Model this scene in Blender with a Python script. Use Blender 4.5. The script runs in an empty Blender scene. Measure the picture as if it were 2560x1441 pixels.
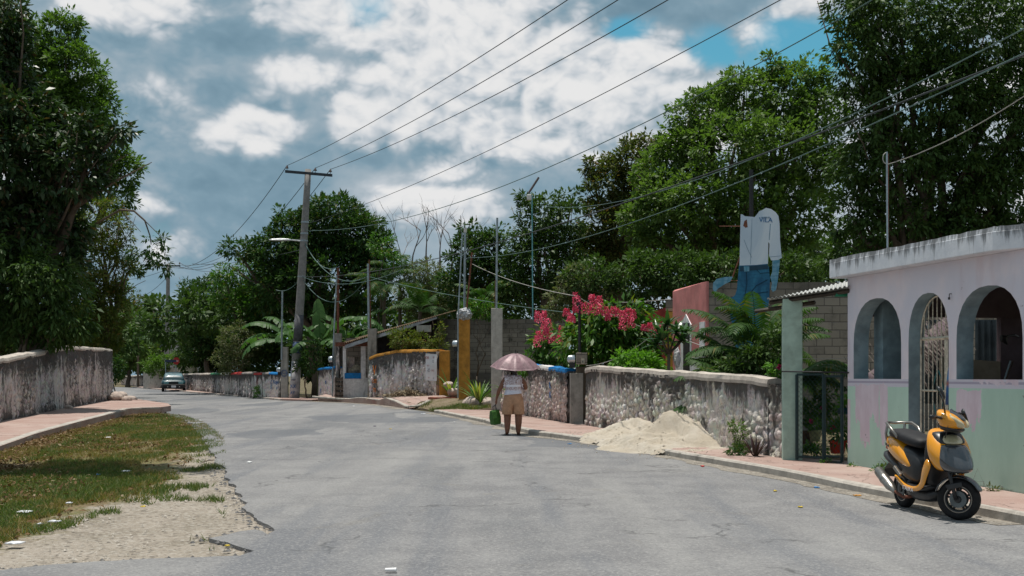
import bpy, bmesh, math, random
import numpy as np
from mathutils import Vector, Matrix
from mathutils.geometry import delaunay_2d_cdt
R = math.radians
SC = bpy.context.scene
COL = SC.collection
# ------------------------------------------------------------------ camera
F, HZ, CH = 2900.0, 940.0, 1.5            # focal length in photo pixels, horizon row, eye height
cd = bpy.data.cameras.new('camera'); cam = bpy.data.objects.new('camera', cd); COL.objects.link(cam)
cam.location = (0, 0, CH); cam.rotation_euler = (R(90), 0, 0)
cd.sensor_width = 36; cd.lens = 36*F/2560; cd.shift_y = (HZ-720.5)/2560; cd.clip_end = 4000
SC.camera = cam
# ------------------------------------------------------------------ view, sun and sky
SC.view_settings.view_transform = 'Standard'; SC.view_settings.look = 'None'
SC.view_settings.exposure = 0.0; SC.view_settings.gamma = 1.0
SC.cycles.max_bounces = 6; SC.cycles.transparent_max_bounces = 6; SC.cycles.caustics_reflective = False; SC.cycles.caustics_refractive = False
SUN = Vector((-0.10, 0.10, 1.0)).normalized()
sl = bpy.data.lights.new('sun', 'SUN'); sl.energy = 4.8; sl.angle = R(0.5); sl.color = (1.0, 0.95, 0.87)
so = bpy.data.objects.new('sun', sl); COL.objects.link(so); so.rotation_euler = SUN.to_track_quat('Z', 'Y').to_euler()

class NG:
    """small node-tree writer"""
    def __init__(s, tree): s.t = tree; tree.nodes.clear()
    def n(s, typ, **kw):
        nd = s.t.nodes.new(typ); ins = kw.pop('ins', {})
        for k, v in kw.items(): setattr(nd, k, v)
        for k, v in ins.items():
            sock = nd.inputs[k]
            if isinstance(v, bpy.types.NodeSocket): s.t.links.new(v, sock)
            elif isinstance(v, (tuple, list)) and sock.type == 'RGBA' and len(v) == 3: sock.default_value = (*v, 1)
            else: sock.default_value = v
        return nd
    def link(s, a, b): s.t.links.new(a, b)
    def math(s, op, a, b=0.0, c=None, clamp=False):
        ins = {0: a, 1: b}
        if c is not None: ins[2] = c
        return s.n('ShaderNodeMath', operation=op, use_clamp=clamp, ins=ins).outputs[0]
    def mix(s, f, a, b, blend='MIX'):
        return s.n('ShaderNodeMix', data_type='RGBA', blend_type=blend, ins={0: f, 6: a, 7: b}).outputs[2]
    def ramp(s, f, lo, hi, a=0.0, b=1.0):
        return s.n('ShaderNodeMapRange', interpolation_type='SMOOTHSTEP', ins={0: f, 1: lo, 2: hi, 3: a, 4: b}).outputs[0]
    def noise(s, v, scale, detail=4, rough=0.55, dist=0.0, out=0):
        return s.n('ShaderNodeTexNoise', ins={'Vector': v, 'Scale': scale, 'Detail': detail, 'Roughness': rough, 'Distortion': dist}).outputs[out]
    def scale(s, v, sc, loc=(0, 0, 0)):
        return s.n('ShaderNodeMapping', ins={0: v, 1: loc, 3: sc}).outputs[0]

w = bpy.data.worlds.new('World'); SC.world = w; w.use_nodes = True
w.cycles.sampling_method = 'MANUAL'; w.cycles.sample_map_resolution = 256
g = NG(w.node_tree)
sky = g.n('ShaderNodeTexSky', sky_type='NISHITA', sun_disc=False, sun_elevation=math.asin(SUN.z), sun_rotation=math.atan2(SUN.x, SUN.y), air_density=1.3, dust_density=1.0, ozone_density=1.5)
tc = g.n('ShaderNodeTexCoord').outputs['Generated']
sep = g.n('ShaderNodeSeparateXYZ', ins={0: tc})
sx, sy, sz = sep.outputs
ih = g.math('DIVIDE', 1.0, g.math('ADD', g.math('ABSOLUTE', sz), 0.55))
pv = g.n('ShaderNodeVectorMath', operation='SCALE', ins={0: tc, 'Scale': ih}).outputs[0]
pv = g.scale(tc, (1.0, 1.0, 1.45), (3.1, 0.4, 1.7))
wv = g.noise(pv, 4.0, 3, 0.6, 0, 1)
pw = g.n('ShaderNodeVectorMath', operation='ADD', ins={0: pv, 1: g.n('ShaderNodeVectorMath', operation='SCALE', ins={0: g.n('ShaderNodeVectorMath', operation='SUBTRACT', ins={0: wv, 1: (.5, .5, .5)}).outputs[0], 'Scale': .06}).outputs[0]}).outputs[0]
def puffs(v, sc, det):
    """billows: rounded heads with creases between them"""
    s_ = None; amp = 1.0; tot = 0
    for k in range(det):
        q = g.noise(g.n('ShaderNodeVectorMath', operation='ADD', ins={0: v, 1: (k*3.7, k*1.3, k*2.1)}).outputs[0], sc*2.05**k, 0, .5)
        q = g.math('MULTIPLY', g.math('ABSOLUTE', g.math('SUBTRACT', q, .5)), amp*3.2); tot += amp
        s_ = q if s_ is None else g.math('ADD', s_, q); amp *= .58
    return g.math('DIVIDE', s_, tot)
n1 = g.noise(pv, 4.2, 6, 0.52, 0.0)
pf = puffs(pw, 9.0, 5)
up = g.n('ShaderNodeVectorMath', operation='ADD', ins={0: pw, 1: (-0.006, 0, 0.016)}).outputs[0]
pf2 = puffs(up, 9.0, 4)
nf = g.noise(pv, 12.0, 5, 0.6, 0.2)
def dirp(px, py):
    v = Vector(((px-1280)/F, 1, (HZ-py)/F)); return v.normalized()
def blob(px, py, r, sq=1.0, k=1.0):          # a soft mound round a direction of the sky: k at its heart, 0 from r outwards
    d = dirp(px, py)
    df = g.n('ShaderNodeVectorMath', operation='SUBTRACT', ins={0: tc, 1: tuple(d)}).outputs[0]
    df = g.scale(df, (1, 1, sq))
    ln = g.n('ShaderNodeVectorMath', operation='LENGTH', ins={0: df}).outputs['Value']
    return g.ramp(ln, 0.0, r, k, 0.0)
white = None
for a in [(1180, 190, .17, 1.4, 1.2), (1530, 210, .14, 1.4, 1.15), (1010, 70, .09, 1.2, 1.0), (940, 290, .08, 1.5, 1.0), (1350, 340, .10, 2.0, .8), (640, 305, .075, 1.7, .95), (790, 40, .10, 2.2, .95), (330, 10, .13, 3.0, .85), (1980, 50, .08, 1.8, .8), (430, 260, .09, 1.6, .65), (440, 620, .06, 1.8, .8), (540, 330, .05, 1.5, .8), (1690, 330, .07, 1.2, .9), (1560, 380, .08, 2, .7), (760, 180, .09, 2.2, .6), (1100, 520, .12, 4.0, .6), (380, 520, .06, 1.5, .6), (-600, 300, .4, 1.5, .7), (3300, 400, .4, 1.5, .7)]:
    b = blob(*a); white = b if white is None else g.math('MAXIMUM', white, b)
blue = None
for a in [(925, 10, .055, 1.0, 1.0), (2000, 130, .10, 1.8, 1.3), (1560, 78, .05, 2.4, .8), (1790, 130, .065, 1.9, .9), (480, 590, .12, 2.8, .15), (2300, 200, .12, 1, .8)]:
    b = blob(*a); blue = b if blue is None else g.math('MAXIMUM', blue, b)
dark = None
for a in [(560, 110, .075, 3.0, 1.0), (560, 420, .13, 3.5, .8), (1150, 400, .10, 4.0, .8), (860, 380, .08, 3, .8), (1850, 40, .08, 2.5, .9), (1400, 470, .1, 5, .6), (300, 90, .05, 3, .6), (1560, 30, .09, 2.5, .6), (380, 350, .05, 1.5, .5)]:
    b = blob(*a); dark = b if dark is None else g.math('MAXIMUM', dark, b)
relief = g.math('MULTIPLY', g.math('SUBTRACT', pf2, pf), -1.5)
ed = g.math('ADD', g.math('MULTIPLY', g.math('SUBTRACT', n1, .5), 1.1), g.math('MULTIPLY', g.math('SUBTRACT', pf, .38), .55))
mass = g.ramp(g.math('ADD', white, ed), .16, .58)
val = g.math('ADD', .40, g.math('MULTIPLY', g.math('SUBTRACT', n1, 0.5), 1.0))
val = g.math('ADD', val, g.math('MULTIPLY', mass, g.math('ADD', .30, g.math('MULTIPLY', white, .20))))
val = g.math('ADD', val, g.math('MULTIPLY', relief, g.math('ADD', .35, g.math('MULTIPLY', mass, .75))))
val = g.math('ADD', val, g.math('MULTIPLY', g.math('SUBTRACT', nf, 0.5), 0.20))
val = g.math('SUBTRACT', val, g.math('MULTIPLY', dark, 0.22))
lum = g.ramp(val, -0.34, 1.14, 0.0, 1.0)
cr = g.n('ShaderNodeValToRGB', ins={0: lum})
e = cr.color_ramp.elements; e[0].position = 0.0; e[0].color = (0.125, 0.225, 0.30, 1); e[1].position = 1.0; e[1].color = (0.80, 0.80, 0.80, 1)
for p_, c_ in [(0.3, (0.215, 0.33, 0.41, 1)), (0.55, (0.36, 0.44, 0.50, 1)), (0.78, (0.58, 0.62, 0.66, 1))]:
    q = e.new(p_); q.color = c_
skyc = g.mix(1.0, sky.outputs[0], (0.50, 1.16, 1.16), 'MULTIPLY')
bg1 = g.n('ShaderNodeBackground', ins={0: skyc, 1: 0.085})
bg2 = g.n('ShaderNodeBackground', ins={0: cr.outputs[0], 1: 1.0})
cov = g.ramp(g.math('ADD', g.math('SUBTRACT', g.math('MULTIPLY', ed, .9), g.math('MULTIPLY', blue, 0.70)), g.math('MULTIPLY', mass, .1)), -.72, -.30)
ms = g.n('ShaderNodeMixShader', ins={0: cov, 1: bg1.outputs[0], 2: bg2.outputs[0]})
g.n('ShaderNodeOutputWorld', ins={0: ms.outputs[0]})

# ------------------------------------------------------------------ terrain height and pixel helpers
GY = [12, 26, 50, 90, 150]; GZ = [0, .135, .265, .358, .4]
def gz(y): return float(np.interp(y, GY, GZ))
def P(px, py, Y): return Vector(((px-1280)*Y/F, Y, CH+(HZ-py)*Y/F))
def at(px, Y, z=None, dz=0.0): return Vector(((px-1280)*Y/F, Y, (gz(Y)+dz) if z is None else z))
def GP(px, py, dz=0.0):
    lo, hi = 2.0, 600.0
    for _ in range(60):
        m = (lo+hi)/2
        if (CH-gz(m)-dz)*F/m > py-HZ: lo = m
        else: hi = m
    return at(px, lo, dz=dz)

# ------------------------------------------------------------------ object helpers
def tag(o, label=None, cat=None, group=None, kind=None):
    if label: o['label'] = label
    if cat: o['category'] = cat
    if group: o['group'] = group
    if kind or label: o['kind'] = kind or 'thing'
    return o
def empty(name, loc, label, cat, group=None, rz=0):
    o = bpy.data.objects.new(name, None); COL.objects.link(o); o.location = loc; o.rotation_euler = (0, 0, rz); o.empty_display_size = .2
    return tag(o, label, cat, group)
def link_mesh(name, me, mats, parent=None, smooth=False):
    if not isinstance(mats, (list, tuple)): mats = [mats]
    for m in mats: me.materials.append(m)
    o = bpy.data.objects.new(name, me); COL.objects.link(o)
    if parent is not None:
        o.parent = parent
        if parent.type == 'EMPTY' and not getattr(parent, '_loc', False): pass
    if smooth:
        me.polygons.foreach_set('use_smooth', [True]*len(me.polygons))
    return o
class MB:
    """collects shapes; build() links them as one mesh object. World coordinates unless the parent has a frame of its own."""
    def __init__(s): s.v = []; s.f = []; s.m = []; s.cur = 0
    def add(s, vs, fs, mi=None):
        o = len(s.v); s.v += [tuple(v) for v in vs]; s.f += [tuple(i+o for i in f) for f in fs]; s.m += [s.cur if mi is None else mi]*len(fs); return s
    def box(s, c, d, rz=0, M=None, mi=None):
        x, y, z = d[0]/2, d[1]/2, d[2]/2
        vs = [Vector((i*x, j*y, k*z)) for k in (-1, 1) for i, j in ((-1, -1), (1, -1), (1, 1), (-1, 1))]
        if M is not None: vs = [M @ v for v in vs]
        elif rz: r = Matrix.Rotation(rz, 3, 'Z'); vs = [r @ v for v in vs]
        c = Vector(c); vs = [v+c for v in vs]
        return s.add(vs, [(3, 2, 1, 0), (4, 5, 6, 7), (0, 1, 5, 4), (1, 2, 6, 5), (2, 3, 7, 6), (3, 0, 4, 7)], mi)
    def hexa(s, b, t, mi=None):               # bottom quad, top quad (counter-clockwise)
        return s.add(list(b)+list(t), [(3, 2, 1, 0), (4, 5, 6, 7), (0, 1, 5, 4), (1, 2, 6, 5), (2, 3, 7, 6), (3, 0, 4, 7)], mi)
    def rings(s, rings, closed=True, caps=True, mi=None):
        n = len(rings[0]); vs = [v for r in rings for v in r]; fs = []
        for i in range(len(rings)-1):
            for j in range(n if closed else n-1):
                k = (j+1) % n; fs.append((i*n+j, i*n+k, (i+1)*n+k, (i+1)*n+j))
        if caps: fs.append(tuple(range(n-1, -1, -1))); fs.append(tuple((len(rings)-1)*n+j for j in range(n)))
        return s.add(vs, fs, mi)
    def tube(s, pts, rad, seg=8, mi=None, caps=True):
        pts = [Vector(p) for p in pts]
        if not isinstance(rad, (list, tuple)): rad = [rad]*len(pts)
        rs = []; up = None
        for i, p in enumerate(pts):
            d = (pts[min(i+1, len(pts)-1)]-pts[max(i-1, 0)])
            if d.length < 1e-9: d = Vector((0, 0, 1))
            d.normalize()
            if up is None: up = Vector((0, 0, 1)) if abs(d.z) < .9 else Vector((1, 0, 0))
            a = up-d*up.dot(d)
            if a.length < 1e-4: a = d.orthogonal()
            a.normalize(); up = a; b = d.cross(a)
            rs.append([p+a*math.cos(t)*rad[i]+b*math.sin(t)*rad[i] for t in [2*math.pi*k/seg for k in range(seg)]])
        return s.rings(rs, True, caps, mi)
    def lathe(s, prof, seg=24, M=None, mi=None, caps=True):   # prof: (r, z) list
        rs = [[Vector((r*math.cos(2*math.pi*k/seg), r*math.sin(2*math.pi*k/seg), z)) for k in range(seg)] for r, z in prof]
        if M is not None: rs = [[M @ v for v in r] for r in rs]
        return s.rings(rs, True, caps, mi)
    def prism(s, pts, vec, mi=None):          # planar outline pushed along vec
        n = len(pts); pts = [Vector(p) for p in pts]; vec = Vector(vec)
        return s.add(pts+[p+vec for p in pts], [tuple(range(n-1, -1, -1)), tuple(range(n, 2*n))]+[(i, (i+1) % n, n+(i+1) % n, n+i) for i in range(n)], mi)
    def build(s, name, mats, parent=None, smooth=False, bevel=0, sub=0, loc=None):
        me = bpy.data.meshes.new(name); me.from_pydata(s.v, [], s.f)
        if len(set(s.m)) > 1: me.polygons.foreach_set('material_index', s.m)
        bm = bmesh.new(); bm.from_mesh(me); bmesh.ops.recalc_face_normals(bm, faces=bm.faces); bm.to_mesh(me); bm.free()
        o = link_mesh(name, me, mats, parent, smooth)
        if bevel: b = o.modifiers.new('bevel', 'BEVEL'); b.width = bevel; b.segments = 2; b.limit_method = 'ANGLE'
        if sub: b = o.modifiers.new('sub', 'SUBSURF'); b.levels = b.render_levels = sub
        if parent is not None and parent.type == 'EMPTY' and not parent.get('local_frame'):
            o.matrix_parent_inverse = PINV(parent)
        return o
def PINV(p):
    return (Matrix.Translation(p.location) @ p.rotation_euler.to_matrix().to_4x4()).inverted()
def keep(o, p):
    """parent o, which is in world coordinates, to the plain empty p"""
    o.parent = p; o.matrix_parent_inverse = PINV(p) if p.type == 'EMPTY' else Matrix(); return o
def raw_mesh(name, V, Fq, mats, parent=None, midx=None):
    V = np.asarray(V, dtype=np.float32); Fq = np.asarray(Fq, dtype=np.int32); k = Fq.shape[1]
    me = bpy.data.meshes.new(name); me.vertices.add(len(V)); me.vertices.foreach_set('co', V.ravel())
    me.loops.add(Fq.size); me.loops.foreach_set('vertex_index', Fq.ravel())
    me.polygons.add(len(Fq)); me.polygons.foreach_set('loop_start', np.arange(0, Fq.size, k, dtype=np.int32))
    if midx is not None: me.polygons.foreach_set('material_index', np.asarray(midx, dtype=np.int32))
    me.update(calc_edges=True)
    o = link_mesh(name, me, mats, None)
    if parent is not None: keep(o, parent)
    return o
def text(body, size, mat, M, name='lettering', parent=None, extrude=0.002, sx=1.0, align='CENTER'):
    cu = bpy.data.curves.new(name, 'FONT'); cu.body = body; cu.size = size; cu.extrude = extrude; cu.align_x = align; cu.align_y = 'CENTER'; cu.resolution_u = 3
    o = bpy.data.objects.new(name, cu); COL.objects.link(o)
    dg = bpy.context.evaluated_depsgraph_get(); me = bpy.data.meshes.new_from_object(o.evaluated_get(dg)); bpy.data.objects.remove(o)
    me.transform(M @ Matrix.Diagonal((sx, 1, 1, 1)))
    me.materials.clear()
    t = link_mesh(name, me, mat, None)
    if parent is not None: keep(t, parent) if not (parent.get('local_frame')) else setattr(t, 'parent', parent)
    return t
def copy_tree(o, parent=None):
    c = o.copy(); COL.objects.link(c)
    if parent is not None: c.parent = parent
    for ch in list(o.children): copy_tree(ch, c)
    return c

# numpy value noise
def _h(i, j, k, seed=0):
    n = (i*73856093) ^ (j*19349663) ^ (k*83492791) ^ (seed*2654435761)
    n = (n ^ (n >> 13)) & 0x7fffffff; n = (n*1274126177) & 0x7fffffff
    return ((n ^ (n >> 16)) & 0xffff)/65535.0
def vnoise(p, seed=0):
    p = np.asarray(p, dtype=float); i = np.floor(p).astype(np.int64); f = p-i; f = f*f*(3-2*f); r = 0
    for a in (0, 1):
        for b in (0, 1):
            for c in (0, 1):
                wgt = (f[..., 0] if a else 1-f[..., 0])*(f[..., 1] if b else 1-f[..., 1])*(f[..., 2] if c else 1-f[..., 2])
                r = r+wgt*_h(i[..., 0]+a, i[..., 1]+b, i[..., 2]+c, seed)
    return r
def fbm(p, o=4, seed=0):
    p = np.asarray(p, dtype=float); s = 0; a = .5
    for k in range(o): s = s+a*vnoise(p*(2**k), seed+k); a *= .5
    return s
def cell(p, seed=0):
    """2-D cellular distances F1, F2 for stones"""
    i = np.floor(p).astype(np.int64); d1 = np.full(len(p), 9.); d2 = np.full(len(p), 9.); idh = np.zeros(len(p))
    for a in (-1, 0, 1):
        for b in (-1, 0, 1):
            ci = i[:, 0]+a; cj = i[:, 1]+b; k0 = np.zeros_like(ci)
            fx = ci+_h(ci, cj, k0, seed); fy = cj+_h(ci, cj, k0+1, seed)
            d = np.hypot(p[:, 0]-fx, p[:, 1]-fy); hh = _h(ci, cj, k0+2, seed)
            c1 = d < d1; d2 = np.where(c1, d1, np.minimum(d2, d)); idh = np.where(c1, hh, idh); d1 = np.where(c1, d, d1)
    return d1, d2, idh

# ------------------------------------------------------------------ materials
def newmat(name):
    m = bpy.data.materials.new(name); m.use_nodes = True; return m, NG(m.node_tree)
def fin(g, col, rough=.8, bump=None, bstr=.3, bdist=.02, spec=.3, metal=0.0, **kw):
    ins = {'Base Color': col, 'Roughness': rough, 'Specular IOR Level': spec, 'Metallic': metal}; ins.update(kw)
    b = g.n('ShaderNodeBsdfPrincipled', ins=ins)
    if bump is not None:
        bn = g.n('ShaderNodeBump', ins={'Strength': bstr, 'Distance': bdist, 'Height': bump}); g.link(bn.outputs[0], b.inputs['Normal'])
    g.n('ShaderNodeOutputMaterial', ins={0: b.outputs[0]}); return b
def plain(name, col, rough=.6, var=.12, scale=6.0, spec=.4, metal=0, bump=.1, coat=0.0, dirt=None, dscale=3.0, damt=.5):
    m, g = newmat(name); tc = g.n('ShaderNodeTexCoord').outputs['Object']
    n = g.noise(tc, scale, 5, .6)
    dk = tuple(c*(1-var*1.6) for c in col); lt = tuple(min(1, c*(1+var)) for c in col)
    c = g.mix(g.ramp(n, .3, .7), dk, lt)
    if dirt is not None:
        d = g.ramp(g.noise(tc, dscale, 6, .65, .5), .48, .72, 0, damt); c = g.mix(d, c, dirt)
    b = fin(g, c, rough, n, bump, .01, spec, metal)
    if coat: b.inputs['Coat Weight'].default_value = coat; b.inputs['Coat Roughness'].default_value = .08
    return m
def leafmat(name, a, b, c=None, rough=.42, spec=.45, tr=.22):
    m, g = newmat(name); rnd = g.n('ShaderNodeNewGeometry').outputs['Random Per Island']
    tc = g.n('ShaderNodeTexCoord').outputs['Object']
    n = g.noise(tc, .55, 3, .6)
    f = g.math('ADD', g.math('MULTIPLY', rnd, .6), g.math('MULTIPLY', g.math('SUBTRACT', n, .3), .9), clamp=True)
    col = g.mix(f, a, b)
    if c is not None: col = g.mix(g.ramp(g.math('FRACT', g.math('MULTIPLY', rnd, 7.13)), .86, .97), col, c)
    pb = g.n('ShaderNodeBsdfPrincipled', ins={'Base Color': col, 'Roughness': rough, 'Specular IOR Level': spec})
    tb = g.n('ShaderNodeBsdfTranslucent', ins={0: g.mix(1.0, col, (1.25, 1.5, .55), 'MULTIPLY')})
    ms = g.n('ShaderNodeMixShader', ins={0: tr, 1: pb.outputs[0], 2: tb.outputs[0]})
    g.n('ShaderNodeOutputMaterial', ins={0: ms.outputs[0]}); return m
def stonewall(name, light=(.50, .44, .39), pink=(.50, .34, .30), dark=(.055, .052, .05), dk=.5, pk=.5, vs=1.0, jt=.35):
    """weathered lime-plastered rubble: pale stones, pink remains of paint, black mould running down"""
    m, g = newmat(name); tc = g.n('ShaderNodeTexCoord').outputs['Object']
    st = g.n('ShaderNodeTexVoronoi', feature='F1', ins={'Vector': g.scale(tc, (1, 1, 1)), 'Scale': 7.5})
    sv = g.mix(.16, light, st.outputs['Color'], 'MULTIPLY')
    sp = g.ramp(g.noise(tc, 1.1, 5, .6, .6), .42, .62, 0, pk)
    c = g.mix(sp, sv, pink)
    c = g.mix(g.ramp(g.noise(tc, 4.0, 6, .7, .3), .55, .7, 0, .55), c, (.62, .58, .55))
    oc = g.ramp(g.noise(tc, 2.6, 5, .65, .8), .60, .72, 0, .6); c = g.mix(oc, c, (.30, .17, .09))
    stv = g.scale(tc, (1, 1, .32))
    mo = g.noise(stv, 5.0*vs, 7, .68, .5); ml = g.noise(stv, 1.3, 4, .6)
    z = g.n('ShaderNodeSeparateXYZ', ins={0: g.n('ShaderNodeTexCoord').outputs['UV']}).outputs[1]
    edge = g.math('ADD', g.ramp(z, .55, 1.0, 0, .17), g.ramp(z, .28, .0, 0, .10))
    k = g.math('ADD', g.math('ADD', g.math('MULTIPLY', mo, .62), g.math('MULTIPLY', ml, .42)), edge)
    c = g.mix(g.ramp(k, .575-.055*dk, .685-.03*dk, 0, .92), c, dark)
    jn = g.n('ShaderNodeAttribute', attribute_name='joint').outputs['Fac']; c = g.mix(g.math('MULTIPLY', jn, jt), c, (.075, .062, .052))
    gap = g.n('ShaderNodeTexVoronoi', feature='DISTANCE_TO_EDGE', ins={'Vector': g.n('ShaderNodeVectorMath', operation='ADD', ins={0: g.scale(tc, (1, 1, .8)), 1: g.n('ShaderNodeVectorMath', operation='SCALE', ins={0: g.noise(tc, 5, 3, .6, 0, 1), 'Scale': .30}).outputs[0]}).outputs[0], 'Scale': 6.5}).outputs['Distance']
    c = g.mix(g.math('MULTIPLY', g.ramp(gap, .12, .0, 0, .42), g.ramp(g.noise(tc, 1.4, 3, .6), .40, .58)), c, (.13, .11, .095))
    b = g.math('ADD', g.math('MULTIPLY', st.outputs['Distance'], -.7), g.noise(tc, 16, 6, .7))
    fin(g, c, .93, b, .8, .04, .15); return m
def concrete(name, col=(.30, .28, .26), dark=(.06, .058, .055), amt=.6, streak=.35, bs=.3):
    m, g = newmat(name); tc = g.n('ShaderNodeTexCoord').outputs['Object']
    n = g.noise(tc, 5, 7, .7, .3); c = g.mix(g.ramp(n, .3, .7), tuple(x*.78 for x in col), tuple(x*1.15 for x in col))
    s_ = g.noise(g.scale(tc, (1, 1, streak)), 2.8, 7, .7, .4)
    c = g.mix(g.ramp(s_, .50, .72, 0, amt), c, dark)
    fin(g, c, .9, g.noise(tc, 30, 5, .7), bs, .01, .2); return m

M = {}
M['leaf_gloss'] = leafmat('glossy dark leaves', (.020, .048, .018), (.050, .088, .028), (.09, .06, .03), .40, .28, .18)
M['leaf_bright'] = leafmat('bright green leaves', (.048, .105, .020), (.11, .18, .035), None, .5, .25, .38)
M['leaf_olive'] = leafmat('olive feathery leaves', (.055, .095, .020), (.14, .16, .034), (.19, .12, .04), .55, .2, .38)
M['leaf_mango'] = leafmat('dark mango leaves', (.024, .062, .018), (.058, .115, .030), (.09, .10, .03), .5, .16, .24)
M['leaf_fine'] = leafmat('fresh fine leaves', (.062, .122, .028), (.145, .215, .055), None, .52, .25, .36)
M['leaf_brown'] = leafmat('brownish green leaves', (.050, .076, .020), (.105, .118, .036), (.17, .10, .04), .55, .2, .3)
M['leaf_deep'] = leafmat('deep green leaves', (.032, .070, .018), (.078, .130, .034), None, .5, .18, .24)
M['leaf_dusty'] = leafmat('dusty grey green leaves', (.075, .10, .05), (.16, .18, .09), (.20, .16, .10), .65, .2, .28)
M['leaf_shrub'] = leafmat('shrub leaves', (.035, .10, .013), (.08, .18, .025), (.18, .19, .03), .48, .3, .34)
M['leaf_lime'] = leafmat('lime green leaflets', (.065, .18, .018), (.16, .32, .04), None, .5, .25, .36)
M['palm'] = leafmat('palm leaflets', (.022, .062, .014), (.055, .11, .026), (.12, .12, .03), .55, .15, .24)
M['banana'] = leafmat('banana leaf', (.040, .105, .028), (.085, .17, .05), None, .5, .25, .36)
M['blade'] = leafmat('sword leaves', (.05, .12, .025), (.12, .21, .045), (.32, .30, .09), .45, .35, .3)
M['bark'] = concrete('tree bark', (.13, .10, .075), (.03, .025, .02), .6, .4, .8)
M['deadwood'] = plain('bleached dead wood', (.20, .165, .15), .85, .2, 9)
M['petal_pink'] = plain('pink petals', (.62, .07, .15), .55, .35, 30)
M['petal_mag'] = plain('magenta petals', (.60, .03, .16), .55, .3, 30)
# ================================================================== GROUND
def m_asphalt():
    m, g = newmat('worn asphalt'); tc = g.n('ShaderNodeTexCoord').outputs['Object']
    fine = g.noise(tc, 75, 3, .8); med = g.noise(tc, 1.3, 6, .6, .3); big = g.noise(g.scale(tc, (1, .35, 1)), .33, 4, .6, .5)
    c = g.mix(g.ramp(med, .3, .72), (.150, .149, .154), (.215, .213, .214))
    c = g.mix(g.ramp(big, .50, .64, 0, .75), c, (.105, .110, .120))
    trk = g.noise(g.n('ShaderNodeMapping', ins={0: tc, 2: (0, 0, .28), 3: (1.1, .09, 1)}).outputs[0], 1.0, 4, .6, .3); c = g.mix(g.ramp(trk, .50, .64, 0, .75), c, (.115, .122, .138)); c = g.mix(g.ramp(trk, .46, .32, 0, .35), c, (.28, .275, .265))
    c = g.mix(g.ramp(g.noise(tc, .8, 5, .65, 1.5), .60, .70, 0, .35), c, (.15, .135, .11))
    agg = g.n('ShaderNodeTexVoronoi', ins={'Vector': tc, 'Scale': 58}); ac = g.n('ShaderNodeSeparateColor', ins={0: agg.outputs['Color']}).outputs[0]
    c = g.mix(g.ramp(ac, .72, .95, 0, .33), c, (.40, .39, .37)); c = g.mix(g.ramp(ac, .25, .05, 0, .35), c, (.045, .045, .05))
    c = g.mix(g.ramp(fine, .35, .7, 0, .3), c, (.26, .255, .25))
    pt_ = g.n('ShaderNodeTexVoronoi', ins={'Vector': g.n('ShaderNodeVectorMath', operation='ADD', ins={0: g.scale(tc, (1, .5, 1)), 1: g.noise(tc, .8, 3, .6, 0, 1)}).outputs[0], 'Scale': .42}); pr_ = g.n('ShaderNodeSeparateColor', ins={0: pt_.outputs['Color']}).outputs[1]; c = g.mix(g.ramp(pr_, .78, .84, 0, .55), c, (.10, .108, .122)); c = g.mix(g.ramp(pr_, .14, .10, 0, .15), c, (.28, .275, .265))
    crk = g.n('ShaderNodeTexVoronoi', feature='DISTANCE_TO_EDGE', ins={'Vector': g.n('ShaderNodeVectorMath', operation='ADD', ins={0: tc, 1: g.noise(tc, 1.5, 4, .6, 0, 1)}).outputs[0], 'Scale': .35})
    ck = g.math('MULTIPLY', g.ramp(crk.outputs['Distance'], .0, .014, 1, 0), g.ramp(g.noise(tc, .5, 3), .50, .57)); c = g.mix(g.math('MULTIPLY', ck, .55), c, (.04, .04, .042))
    fin(g, c, .88, g.math('ADD', fine, agg.outputs['Distance']), .5, .012, .25); return m
def m_dirt(name, a, b, dk, sc=1.0, litter=True):
    m, g = newmat(name); tc = g.n('ShaderNodeTexCoord').outputs['Object']
    c = g.mix(g.ramp(g.noise(tc, 1.2*sc, 6, .65, .4), .35, .65), a, b)
    c = g.mix(g.ramp(g.noise(tc, .5*sc, 5, .7, 1.), .5, .68, 0, .7), c, dk)
    v = g.n('ShaderNodeTexVoronoi', ins={'Vector': tc, 'Scale': 34}); r = g.n('ShaderNodeSeparateColor', ins={0: v.outputs['Color']})
    if litter:
        c = g.mix(g.ramp(r.outputs[0], .75, .9, 0, .6), c, (.26, .19, .12)); c = g.mix(g.ramp(r.outputs[1], .8, .95, 0, .7), c, (.05, .035, .02))
    else:
        c = g.mix(g.ramp(r.outputs[0], .6, .95, 0, .5), c, (.50, .47, .42)); c = g.mix(g.ramp(r.outputs[1], .85, .97, 0, .6), c, (.10, .09, .08))
    fin(g, c, .95, g.math('ADD', g.noise(tc, 22, 5, .8), v.outputs['Distance']), .7, .03, .1); return m
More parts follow.
